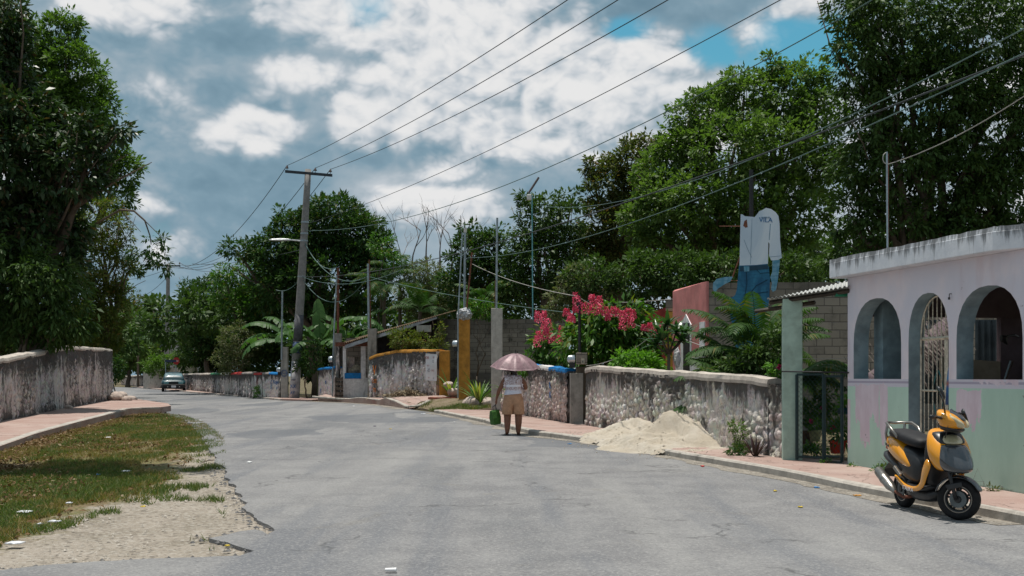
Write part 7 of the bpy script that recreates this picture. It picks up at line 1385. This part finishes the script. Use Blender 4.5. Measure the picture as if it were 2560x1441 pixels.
for k, (px, py, Y, L, tp) in enumerate([(1000, 700, 62, 2.6, 'shaggy palm right of the big domed tree'), (960, 720, 60, 2.3, 'lower shaggy palm behind the corrugated shed'), (1050, 780, 58, 2.0, 'small palm above the shed roof end'), (345, 850, 108, 2.4, 'small fan palm on a thin trunk at the end of the street'), (418, 845, 106, 2.0, 'palm on a thick pale trunk beside the far pole'), (1215, 760, 52, 1.7, 'palm tuft behind the block wall between the pillars')]): palm_plant(tp, P(px, py, Y), 13, L, 200+k, (.1, 1.4), (1.1, 2.2), .62, .07 if Y < 100 else .12, stem=at(px, Y), nl=18, group='palms among the trees')
bush('dark leafy undergrowth plant below the feather palm', 1900, 22.4, [(1905, 905, 48, 50), (1800, 930, 48, 26), (1930, 860, 26, 50), (1860, 900, 40, 40)], 'leaf_deep', (.13, .055), 1.3, 22, .4, 96, r0=.02)
bush('small plant with a pink bloom beside the green pillar', 1930, 20.5, [(1938, 925, 16, 20)], 'leaf_lime', (.10, .05), 1.0, 18, .3, 97, r0=.01, name='flowering_plant', cat='plant')
def bloom(px, py, Y, r, lab, mat='petal_mag', grp='single garden blooms'):
    rs = np.random.RandomState(int(px)); c = np.array(P(px, py, Y)); n = 22; D = rs.normal(size=(n, 3)); D /= np.linalg.norm(D, axis=1)[:, None]; V, Q = leaf_quads(np.repeat(c[None], n, 0), D, np.full(n, r), np.full(n, r*.8), rs, 0, .2); o = raw_mesh('flower', V, Q, M[mat]); tag(o, lab, 'flower', grp)
bloom(1949, 917, 20.3, .07, 'single pink bloom left of the green pillar')
# plumeria: forked grey limbs with rosettes of long leaves
pl = empty('plumeria_tree', at(1672, 26.6), 'small plumeria tree with rosettes of long leaves behind the rubble wall', 'tree'); m = MB(); b = at(1672, 26.6); fk = P(1672, 885, 26.6); m.tube([b, fk], [.045, .035], 8); mats = MB(); rs = np.random.RandomState(6)
for i, (px, py, dy) in enumerate([(1650, 835, 0), (1690, 830, .2), (1668, 812, -.2), (1705, 852, .1), (1638, 862, .1), (1712, 835, .4), (1655, 850, -.3)]):
    t = P(px, py, 26.6+dy); m.tube([fk, fk.lerp(t, .6)+Vector((0, 0, -.03)), t], [.026, .02, .015], 6)
    for j in range(17): az = j*2.4; blade(mats, t, az, rs.uniform(-.1, 1.1), rs.uniform(.34, .50), .11, rs.uniform(.3, 1.2), 5)
m.build('trunk', M['bark'], pl, smooth=True); mats.build('foliage', leafmat('plumeria leaves', (.03, .085, .03), (.06, .13, .045), None, .32, .5, .2), pl)
# banana plants
def banana(label, px, Y, leaves, hs, seed, grp='banana plants behind the walls'):
    rs = np.random.RandomState(seed); b = at(px, Y); root = empty('banana_plant', b, label, 'banana plant', grp); top = b+Vector((0, 0, hs)); MB().tube([b, b.lerp(top, .5), top], [.16, .13, .10], 10).build('stem', plain('banana stem', (.12, .13, .05), .6, .3, 8), root)
    for (az, el, L, bend) in leaves:
        m = MB(); hd = Vector((math.cos(az), math.sin(az), 0)); sd = Vector((-hd.y, hd.x, 0)); p = top.copy(); L *= 1.15; e = el; N_ = 22; rows = []; pts = [p.copy()]
        for i in range(N_+1):
            t = i/N_; w_ = (.36*math.sin(math.pi*min(1, max(0, (t-.12)/.88)))**.45 if t > .12 else .0); d = hd*math.cos(e)+Vector((0, 0, math.sin(e))); up = sd.cross(d); 
            if w_ > 0.01: rows.append((p.copy(), d.copy(), up.copy(), w_))
            p = p+d*(L/N_); pts.append(p.copy()); e -= bend/N_*(.3+1.4*t)
        for s_ in (-1, 1):
            dr = .35+rs.uniform(0, .3); prev = None
            for k_, (a, b2) in enumerate(zip(rows[:-1], rows[1:])):
                torn = rs.rand() < .38; dn = float(np.clip(dr+rs.normal()*.10, .15, .95)); g1 = .22 if torn else 0.0
                o0 = sd*s_*a[3]-Vector((0, 0, dr*a[3])); o1 = sd*s_*b2[3]-Vector((0, 0, dn*b2[3])); lift = Vector((0, 0, .05))
                q0, q1 = a[0], b2[0]; e1 = q1.lerp(q0, g1); m.add([q0, q1, e1+o1*.5+lift, q0+o0*.5+lift, e1+o1-a[1]*(.05 if torn else 0), q0+o0], [(0, 1, 2, 3), (3, 2, 4, 5)]); dr = dn if not torn else .3+rs.uniform(0, .5)
        m.tube(pts, [.035*(1-.85*i/len(pts)) for i in range(len(pts))], 5, caps=False); m.build('leaf', M['banana'], root)
banana('banana plant with long torn leaves left of the near utility pole', 735, 61, [(3.2, .9, 2.9, 1.9), (3.0, .55, 3.1, 2.1), (3.5, .35, 2.9, 2.0), (2.7, 1.2, 2.4, 1.8), (.1, 1.0, 2.4, 2.0), (4.5, .8, 2.2, 2.4)], 2.9, 1)
banana('banana plant with one upright leaf right of the near utility pole', 800, 59, [(1.9, 1.45, 2.2, .3), (.2, .9, 2.1, 2.4), (3.0, .9, 2.2, 2.2), (.0, 1.15, 2.6, 1.9), (3.4, 1.1, 2.1, 1.9), (-.9, .5, 1.9, 2.2), (-2.3, .4, 1.9, 2.2)], 2.8, 2)
banana('banana plant arching over the kiosk and its conduit', 870, 60, [(.1, 1.15, 3.0, 1.9), (.05, .8, 2.6, 2.3), (3.1, 1.2, 2.4, 1.9), (-.4, 1.0, 2.2, 2.4), (2.8, .8, 2.4, 2.3)], 3.0, 3)
banana('banana plant with broad leaves behind the corrugated shed', 975, 58, [(.1, 1.0, 2.2, 1.8), (3.1, 1.1, 2.2, 1.8), (.3, .7, 2.0, 2.0), (2.8, .7, 2.0, 2.0)], 3.0, 4)
# potted plants behind the gate
def pot(label, px, py0, py1, Y, r, col, nm='flower_pot', sq=0, grp=None):
    b = P(px, py1, Y); t = P(px, py0, Y); h = t.z-b.z; root = empty(nm, b, label, 'flower pot', grp); MB().lathe([(r*.72, 0), (r*.9, h*.8), (r, h*.82), (r*1.02, h), (r*.9, h), (r*.86, h*.8), (.001, h*.78)], 4 if sq else 18, Matrix.Translation(b) @ Matrix.Rotation(R(45), 4, 'Z')).build('pot', col, root, smooth=False); return root, t
Mr = plain('red plastic', (.62, .035, .012), .4, .1, 8, .4); My = plain('faded white yellow pail', (.42, .43, .22), .5, .3, 9); Mb2 = plain('brown clay', (.16, .09, .05), .8, .3, 8); Mt = plain('teal plastic', (.01, .07, .10), .5, .2)
for args, lb, mt, lf in [(('bright red square plastic pot behind the gate', 2094, 1101, 1134, 18.6, .165, Mr, 'flower_pot', 1), (2100, 1078, 16, 26), 'leaf_shrub', (.12, .04)), (('faded white and yellow pail pot behind the gate', 2038, 1076, 1104, 19.6, .11, My), (2040, 1062, 16, 12), 'leaf_lime', (.07, .035)), (('brown clay pot at the foot of the green pillar', 2016, 1078, 1110, 20.0, .14, Mb2), (2014, 1035, 22, 34), 'leaf_shrub', (.10, .05)), (('teal trough on a stand beside the house wall', 2112, 1020, 1036, 18.6, .16, Mt, 'flower_pot', 1), (2113, 1005, 13, 16), 'leaf_lime', (.08, .04))]:
    rt, t = pot(*args); crown('plant', [lb], t.y, M[mt], lf, 1.3, 16, .2, int(lb[0]), .3, rt)
bush('tall flowering bush behind the gate among the pots', 2050, 20.4, [(2045, 1020, 34, 30), (2060, 990, 16, 22, 0, .7), (2075, 1050, 26, 30)], 'leaf_shrub', (.10, .05), 1.3, 20, .2, 121, r0=.02, name='flowering_bush'); bush('low light green ground plant inside the gate', 2040, 19.0, [(2040, 1122, 26, 9), (2018, 1118, 12, 8)], 'leaf_lime', (.06, .035), 1.4, 16, .1, 122, r0=.008, name='garden_plant', cat='plant')
bush('long-leaved green plant next to the red pot', 2112, 18.3, [(2113, 1085, 9, 30)], 'leaf_shrub', (.16, .03), 1.3, 16, -.5, 123, r0=.01, name='garden_plant', cat='plant')
for a in [(2056, 1021, 20.2, .055, 'pink bloom high in the gate bush'), (2084, 1070, 18.9, .07, 'large magenta bloom above the red pot'), (2028, 1053, 19.5, .05, 'mauve bloom above the pail pot'), (2079, 1076, 18.9, .05, 'small magenta bloom beside the large one above the red pot')]: bloom(*a)
# weeds on the street side
bush('feathery green weed climbing the near end of the rubble wall', 1848, 19.8, [(1850, 1100, 12, 40, 0, .7), (1855, 1125, 22, 18), (1832, 1068, 7, 12, 0, .5)], 'leaf_fine', (.06, .022), .9, 22, .1, 131, r0=.008, name='weed', cat='weed', base=at(1850, 19.7, dz=.12))
bush('leafy green weed patch at the foot of the rubble wall near end', 1845, 19.2, [(1842, 1132, 30, 10)], 'leaf_mango', (.07, .03), 1.3, 20, .1, 132, r0=.006, name='weed', cat='weed', base=at(1845, 19.2, dz=.12))
sword_plant('dark purple upright-leaved plant against the rubble wall', at(1888, 18.95, dz=.12), 13, .42, .05, 'cordy' if False else 'leaf_gloss', 133, 'dark_leaved_plant', 'plant', (.8, 1.5), (.1, .8))
cordy = leafmat('purple leaves', (.045, .012, .022), (.02, .02, .016), None, .4, .4, .15)
for ob_ in bpy.data.objects:
    if ob_.name.startswith('dark_leaved_plant'):
        for ch in ob_.children: ch.data.materials[0] = cordy
for i, (s_, o_, r_, lab) in enumerate([(-.25, .18, 14, 'low weeds under the gate at the house corner'), (.35, .12, 10, 'dark weed tuft at the left foot of the pink house'), (1.15, .14, 16, 'leafy weed clump behind the scooter tail'), (3.2, .14, 8, 'small dry weed at the house foot right of the scooter'), (3.75, .15, 9, 'twiggy weed at the house foot near the right edge')]):
    b = fp(s_, o_, .12); px = 1280+F*b.x/b.y; py = HZ-(b.z-CH)*F/b.y; bush(lab, px, b.y, [(px, py-r_*.5, r_*1.6, r_*.6)], 'leaf_shrub' if i < 3 else 'leaf_dusty', (.05, .02), .9, 18, .1, 140+i, r0=.005, name='weed', cat='weed', base=b)

# ---- sand pile against the wall
Wd = Vector((4.22-1.83, 19.1-28.9)).normalized(); Wn = Vector((-Wd.y, Wd.x)); Wn = Wn if Wn.x < 0 else -Wn; W0 = Vector((1.83, 28.9))
xs_ = np.arange(.6, 10.2, .055); ys_ = np.arange(-.12, 2.9, .055); A_, B_ = np.meshgrid(xs_, ys_, indexing='ij')
def gau(a, b, sa, sb, h): return h*np.exp(-((A_-a)/sa)**2-((B_-b)/sb)**2)
Hh = .64*np.maximum(0, 1-np.sqrt(((A_-6.35)/1.9)**2+((B_+.05)/1.45)**2))**.9
Hh = np.maximum(Hh, .36*np.maximum(0, 1-np.sqrt(((A_-4.3)/2.0)**2+((B_-.15)/1.2)**2))); Hh = np.maximum(Hh, .20*np.maximum(0, 1-np.sqrt(((A_-4.9)/1.7)**2+((B_-.6)/1.3)**2))); Hh = np.maximum(Hh, .30*np.maximum(0, 1-np.sqrt(((A_-6.9)/1.6)**2+((B_-.9)/1.2)**2)))
ed = .09*np.clip(1-np.sqrt(((A_-6.3)/3.1)**2+((B_-.62)/1.12)**2), 0, 1)**.35; Hh = np.maximum(Hh, ed)
nz = fbm(np.stack([A_*1.6, B_*1.6, A_*0], -1), 4, 3)-.46; nz2 = fbm(np.stack([A_*7, B_*7, A_*0], -1), 3, 4)-.45
gul = np.abs(fbm(np.stack([A_*1.9, B_*.7, A_*0+9], -1), 3, 19)-.45)*2; Hh = Hh*(1+1.2*nz-.45*np.clip(.35-gul, 0, .35)/.35*(B_ > .25))+np.clip(Hh*8, 0, 1)*nz2*.085; rim_ = fbm(np.stack([A_*1.1, B_*1.1, A_*0+4], -1), 3, 9)*.05; Hh = Hh-.035-rim_*.6*(Hh < .12)
PX = W0.x+Wd.x*A_+Wn.x*B_; PY = W0.y+Wd.y*A_+Wn.y*B_; gzz = np.interp(PY, GY, GZ)
kx = np.interp(PY.ravel()[::-1], [q[1] for q in KR1[::-1]], [q[0] for q in KR1[::-1]])[::-1].reshape(PY.shape) if False else np.interp(PY, [q[1] for q in KR1[::-1]], [q[0] for q in KR1[::-1]])
base_ = gzz+np.where(PX > kx+.02, .122, np.where(PX > kx-.15, .122-(kx+.02-PX)/.17*.09, .026)); Z = base_+Hh
V = np.stack([PX.ravel(), PY.ravel(), Z.ravel()], -1); ny_ = len(ys_); I, J_ = np.meshgrid(np.arange(len(xs_)-1), np.arange(ny_-1), indexing='ij'); a = (I*ny_+J_).ravel(); Q = np.stack([a, a+ny_, a+ny_+1, a+1], -1)
hq = Hh.ravel()[Q].max(1) > -.004; Q = Q[hq]
m_, g_ = newmat('building sand'); tcs = g_.n('ShaderNodeTexCoord').outputs['Object']; c_ = g_.mix(g_.ramp(g_.noise(tcs, 2.2, 6, .7, .5), .35, .65), (.62, .54, .43), (.72, .65, .55)); c_ = g_.mix(g_.ramp(g_.noise(tcs, 5, 6, .75), .58, .74, 0, .6), c_, (.45, .36, .25)); c_ = g_.mix(g_.ramp(g_.noise(tcs, 60, 3, .8), .55, .75, 0, .5), c_, (.68, .62, .5)); fin(g_, c_, .95, g_.math('ADD', g_.noise(tcs, 18, 6, .8), g_.noise(tcs, 70, 3, .8)), .9, .05, .1)
o = raw_mesh('sand_pile', V, Q, m_); tag(o, 'heap of pale building sand spilled on the sidewalk against the rubble wall', 'sand pile')
# spilled crumbs of stone round the sand
rs = np.random.RandomState(3); bm = bmesh.new(); 
for i in range(260):
    a_, b_ = rs.uniform(2.6, 9.5), min(2.9, abs(rs.normal())*.8+.5); p = W0+Wd*a_+Wn*b_; i_, j_ = min(len(xs_)-1, int((a_-.6)/.055)), min(ny_-1, max(0, int((b_+.12)/.055))); z = Z[i_, j_] if i_ >= 0 else .14; r = rs.uniform(.006, .02)
    mt = Matrix.Translation((p.x, p.y, max(z, base_[i_, j_]))) @ Matrix.Rotation(rs.uniform(0, 6), 4, 'Z') @ Matrix.Diagonal((1, .8, .7, 1)); bmesh.ops.create_icosphere(bm, subdivisions=1, radius=r, matrix=mt)
me = bpy.data.meshes.new('sand_crumbs'); bm.to_mesh(me); bm.free(); o = link_mesh('sand_crumbs', me, m_); o['kind'] = 'stuff'; o['label'] = 'crumbs of sand and stone scattered round the sand pile'
# ---- dry leaf heap by the ochre-capped wall, twigs
rs = np.random.RandomState(14); n = 900; c = np.array([-4.35, 48.2-.2, zb(-4.3, 47.9)+.05]); P0 = c+rs.normal(size=(n, 3))*np.array([.45, .3, .09]); P0[:, 2] = c[2]+np.abs(rs.normal(size=n))*.14*np.exp(-((P0[:, 0]-c[0])/.6)**2); D = rs.normal(size=(n, 3)); D[:, 2] = D[:, 2]*.4-.1; D /= np.linalg.norm(D, axis=1)[:, None]
V, Q = leaf_quads(P0, D, rs.uniform(.15, .4, n), rs.uniform(.02, .04, n), rs, .1, .1); o = raw_mesh('dry_brush_heap', V, Q, plain('dry brush', (.27, .22, .15), .95, .5, 12, .1)); tag(o, 'heap of dry palm brush at the foot of the ochre-capped wall', 'brush heap')
# ---- grass
M['grass'] = leafmat('verge grass', (.060, .100, .026), (.125, .155, .048), (.26, .20, .08), .6, .2, .3); M['drygrass'] = leafmat('dry grass', (.17, .14, .055), (.27, .20, .08), (.09, .11, .03), .7, .15, .25); M['litter'] = leafmat('fallen leaves', (.09, .045, .020), (.22, .14, .075), (.33, .26, .17), .8, .15, .1)
def blades(name, x, y, z, h, w_, mat, rs, flat=.5):
    n = len(x); az = rs.rand(n)*6.283; ln = rs.normal(size=(n, 2))*flat; b = np.stack([x, y, z], -1); s_ = np.stack([np.cos(az), np.sin(az), az*0], -1)*w_[:, None]*.5; t = b+np.stack([ln[:, 0]*h, ln[:, 1]*h, h], -1); V = np.stack([b-s_, b+s_, t+s_*.15, t-s_*.15], 1).reshape(-1, 3); return raw_mesh(name, V, np.arange(4*n).reshape(-1, 4), mat)
rs = np.random.RandomState(77); n = 330000; yy = 7.5+34.5*rs.rand(n)**1.25; px = rs.uniform(-140, 560, n); xx = (px-1280)*yy/F
vz = [(v[0], v[1]) for v in verge]; gp_l = gpoly; ok = inpoly(xx, yy, vz)
ing = inpoly(xx, yy, gp_l); dens = fbm(np.stack([xx*.9, yy*.38, xx*0], -1), 4, 21); de2 = fbm(np.stack([xx*2.7, yy*1.3, xx*0], -1), 3, 25)
kerbx = np.interp(yy, [k_[1] for k_ in KL], [k_[0] for k_ in KL]); nearK = np.clip((xx-kerbx-.1)/1.2, 0, 1)
sdg = np.interp(np.where(ing, 1, -1)*pdist(xx, yy, gline), [-.8, .4, 1.2], [0, .13, .24]); thr = .365+sdg+np.clip((12.5-yy)/2, 0, 1)*.06*ing+(1-nearK)*.14; ok &= (yy > 9.6) & (dens*.6+de2*.4 > thr+rs.uniform(-.05, .05, n)) & (xx > kerbx+.05); x, y = xx[ok], yy[ok]; dd = dens[ok]
col = dens[ok]*.5+de2[ok]*.5+rs.uniform(-.05, .05, len(x)); gsel = (col > .428) & ~((nearK[ok] < .5))
zz = np.interp(y, GY, GZ)-.008
for sel, mt, nm, lab in ((gsel, M['grass'], 'grass', 'short green grass on the verge'), (~gsel, M['drygrass'], 'grass', 'short brown dry grass on the verge')):
    k = int(sel.sum()); o = blades(nm, x[sel], y[sel], zz[sel], rs.uniform(.025, .075, k), rs.uniform(.008, .018, k), mt, rs, .6); tag(o, lab, 'grass', kind='stuff')
# fallen leaves along the kerb and in bands
n = 60000; yy = 9+31.5*rs.rand(n)**1.1; px = rs.uniform(-140, 480, n); xx = (px-1280)*yy/F; kerbx = np.interp(yy, [k_[1] for k_ in KL], [k_[0] for k_ in KL]); d_ = xx-kerbx; nn_ = fbm(np.stack([xx*.8, yy*.3, xx*0], -1), 3, 31)
ok = (d_ > .04) & inpoly(xx, yy, vz) & ~inpoly(xx, yy, gp_l) & ((rs.rand(n) < np.exp(-d_/.55)) | (rs.rand(n) < np.clip((.40-nn_)*9, .03, .5))); x, y = xx[ok], yy[ok]; k = len(x); P0 = np.stack([x, y, np.interp(y, GY, GZ)+rs.uniform(0, .035, k)], -1); D = rs.normal(size=(k, 3)); D[:, 2] *= .35; D /= np.linalg.norm(D, axis=1)[:, None]
V, Q = leaf_quads(P0, D, rs.uniform(.04, .10, k), rs.uniform(.02, .05, k), rs, 0, .4); o = raw_mesh('fallen_leaves', V, Q, M['litter']); tag(o, 'brown fallen leaves along the left kerb and over the verge', 'fallen leaves', kind='stuff')
n = 5200; yy = 6.5+20*rs.rand(n)**1.3; px = rs.uniform(-140, 720, n); xx = (px-1280)*yy/F; roadp = [(v[0], v[1]) for v in road]; ok = inpoly(xx, yy, gp_l) & ~inpoly(xx, yy, roadp) & (fbm(np.stack([xx*1.4, yy*.6, xx*0], -1), 3, 51) > .40); xx, yy = xx[ok], yy[ok]; k = len(xx); r = .006+.020*rs.rand(k)**4
octa = np.array([[1, 0, 0], [0, 1, 0], [-1, 0, 0], [0, -1, 0], [0, 0, .7], [0, 0, -.7]]); V = (octa[None]*rs.uniform(.7, 1.2, (k, 6, 1)))*r[:, None, None]+np.stack([xx, yy, np.interp(yy, GY, GZ)+.0*r], -1)[:, None]; Fq = np.array([[0, 1, 4], [1, 2, 4], [2, 3, 4], [3, 0, 4]])[None]+(np.arange(k)*6)[:, None, None]
o = raw_mesh('gravel', V.reshape(-1, 3), Fq.reshape(-1, 3), plain('pebbles', (.34, .31, .27), .9, .35, 40, .1)); tag(o, 'loose pebbles on the shoulder beside the asphalt edge', 'gravel', kind='stuff')
# grass round the driveway
n = 26000; xx = rs.uniform(-4.3, 1.2, n); yy = rs.uniform(40, 49.5, n); zz = np.array([zb(a, b) for a, b in zip(xx[:9000], yy[:9000])]); xx, yy = xx[:9000], yy[:9000]; nn_ = fbm(np.stack([xx*.8, yy*.5, xx*0], -1), 3, 41); ok = (nn_ > .42) & inpoly(xx, yy, [(-2.35, 40.4), (-3.75, 44.3), (-2.6, 46.5), (-2, 49.5), (1, 49.5), (.8, 40.5), (-.6, 39.8)]) & ((xx > -1.9) | (nn_ > .5)); k = int(ok.sum())
for q in range(3): o = None
X3 = np.repeat(xx[ok], 5)+rs.normal(size=5*k)*.06; Y3 = np.repeat(yy[ok], 5)+rs.normal(size=5*k)*.06; Z3 = np.repeat(zz[ok], 5)-.01; o = blades('grass', X3, Y3, Z3, rs.uniform(.05, .16, 5*k), rs.uniform(.012, .03, 5*k), M['grass'], rs, .5); tag(o, 'green grass round the ochre and pale pillars', 'grass', kind='stuff')
# ---- litter on road and verge, each piece its own
M['paper'] = plain('white paper', (.72, .72, .72), .7, .08, 20); M['film'] = plain('white plastic scrap', (.66, .67, .70), .4, .1, 20); M['bluefilm'] = plain('blue plastic scrap', (.06, .22, .48), .4, .1); M['yleaf'] = plain('yellow leaf', (.55, .40, .04), .6, .2, 30)
def scrap(px, py, w_, d_, lab, mat='paper', h=.01, seed=0, dz=.03, nm='litter', cat='litter', crump=0.3, rz=0):
    p = GP(px, py, dz); rs = np.random.RandomState(seed+int(px)); m = MB(); nx, ny = 6, 4; V = []; r = Matrix.Rotation(rz, 3, 'Z')
    for i in range(nx):
        for j in range(ny): e_ = (i in (0, nx-1) or j in (0, ny-1)); V.append(r @ Vector(((i/(nx-1)-.5)*w_*(1+rs.uniform(-.1, .1)*crump*2), (j/(ny-1)-.5)*d_*(1+rs.uniform(-.2, .2)*crump*2), rs.uniform(.15, 1)*h*(1+2*crump*(not e_)))))
    n = len(V); Fq = [(i*ny+j, (i+1)*ny+j, (i+1)*ny+j+1, i*ny+j+1) for i in range(nx-1) for j in range(ny-1)]; V2 = [Vector((v.x, v.y, -.002)) for v in V]; m.add(V+V2, Fq+[tuple(q+n for q in f[::-1]) for f in Fq]+[(a, b, b+n, a+n) for a, b in [(i*ny, (i+1)*ny) for i in range(nx-1)]]+[((i+1)*ny+ny-1, i*ny+ny-1, i*ny+ny-1+n, (i+1)*ny+ny-1+n) for i in range(nx-1)]+[(j+1, j, j+n, j+1+n) for j in range(ny-1)]+[((nx-1)*ny+j, (nx-1)*ny+j+1, (nx-1)*ny+j+1+n, (nx-1)*ny+j+n) for j in range(ny-1)])
    o = m.build(nm, M[mat]); o.location = p; tag(o, lab, cat)
cup = empty('paper_cup', GP(977, 1430, .03), 'crushed white paper cup lying on the road at the bottom of the picture', 'cup'); c = GP(977, 1430, .03); m = MB(); m.rings([[c+Vector((x, math.cos(a)*r_*.9, .016+math.sin(a)*r_*.62)) for a in np.linspace(0, 2*math.pi, 12, endpoint=False)] for x, r_ in ((-.042, .018), (-.038, .020), (.035, .026), (.042, .027))]); m.build('cup_body', M['paper'], cup)
for a in [(624, 1156, .07, .09, 'small white paper scrap on the road left of centre'), (976, 1073, .06, .05, 'tiny pale scrap on the road far left of the woman', 'yleaf'), (500, 1052, .07, .1, 'white scrap on the road edge past the verge tip'), (408, 1019, .06, .08, 'white scrap on the road by the kerb end'), (62, 1280, .14, .16, 'torn white plastic strip on the grass at far left', 'film'), (137, 1304, .11, .1, 'white paper flake on the grass above the gravel', 'film'), (38, 1358, .13, .12, 'flat white wrapper on the grass at the lower left corner', 'film'), (173, 1258, .06, .07, 'small white crumpled tissue in the grass', 'film'), (316, 1178, .10, .16, 'crumpled white plastic in the brown leaves', 'film'), (246, 1187, .05, .08, 'small blue plastic piece in the brown leaves', 'bluefilm'), (1424, 1110, .08, .08, 'small blue wrapper at the edge of the sand', 'bluefilm'), (1756, 1166, .05, .1, 'small red and white wrapper on the sidewalk edge', 'redp'), (2042, 1219, .06, .07, 'little blue cap in the gutter left of the scooter', 'bluefilm'), (2143, 1239, .08, .09, 'orange-brown fruit peel in the gutter', 'ochre'), (1938, 1228, .04, .05, 'small yellow leaf on the road near the kerb', 'yleaf'), (2001, 1268, .05, .05, 'yellow leaf on the road left of the scooter', 'yleaf'), (568, 1365, .045, .04, 'yellow leaf on the broken asphalt edge', 'yleaf'), (358, 1267, .05, .05, 'yellow leaf lying on the gravel', 'yleaf'), (937, 1066, .07, .06, 'dark leaf on the middle of the road', 'graf_dk'), (1058, 1035, .16, .2, 'white plastic wrapper on the driveway mouth', 'film'), (1135, 1056, .07, .05, 'pale scrap in the gutter before the woman', 'paper'), (884, 1016, .1, .1, 'pinkish scrap on the road below the kiosk', 'banner'), (270, 1094, .1, .15, 'pale paper in the dry grass below the left kerb', 'paper'), (100, 1310, .05, .06, 'tiny white flake in the grass at left', 'film')]: scrap(*a)
tw = MB(); a = GP(505, 1158, .03); b = GP(535, 1152, .03); tw.tube([a+Vector((0, 0, .01)), a.lerp(b, .5)+Vector((0, 0, .02)), b+Vector((0, 0, .01))], .008, 5); tag(tw.build('twig', M['bark']), 'brown twig on the verge edge beside the asphalt', 'twig')
print('LEAVES', NL[0])
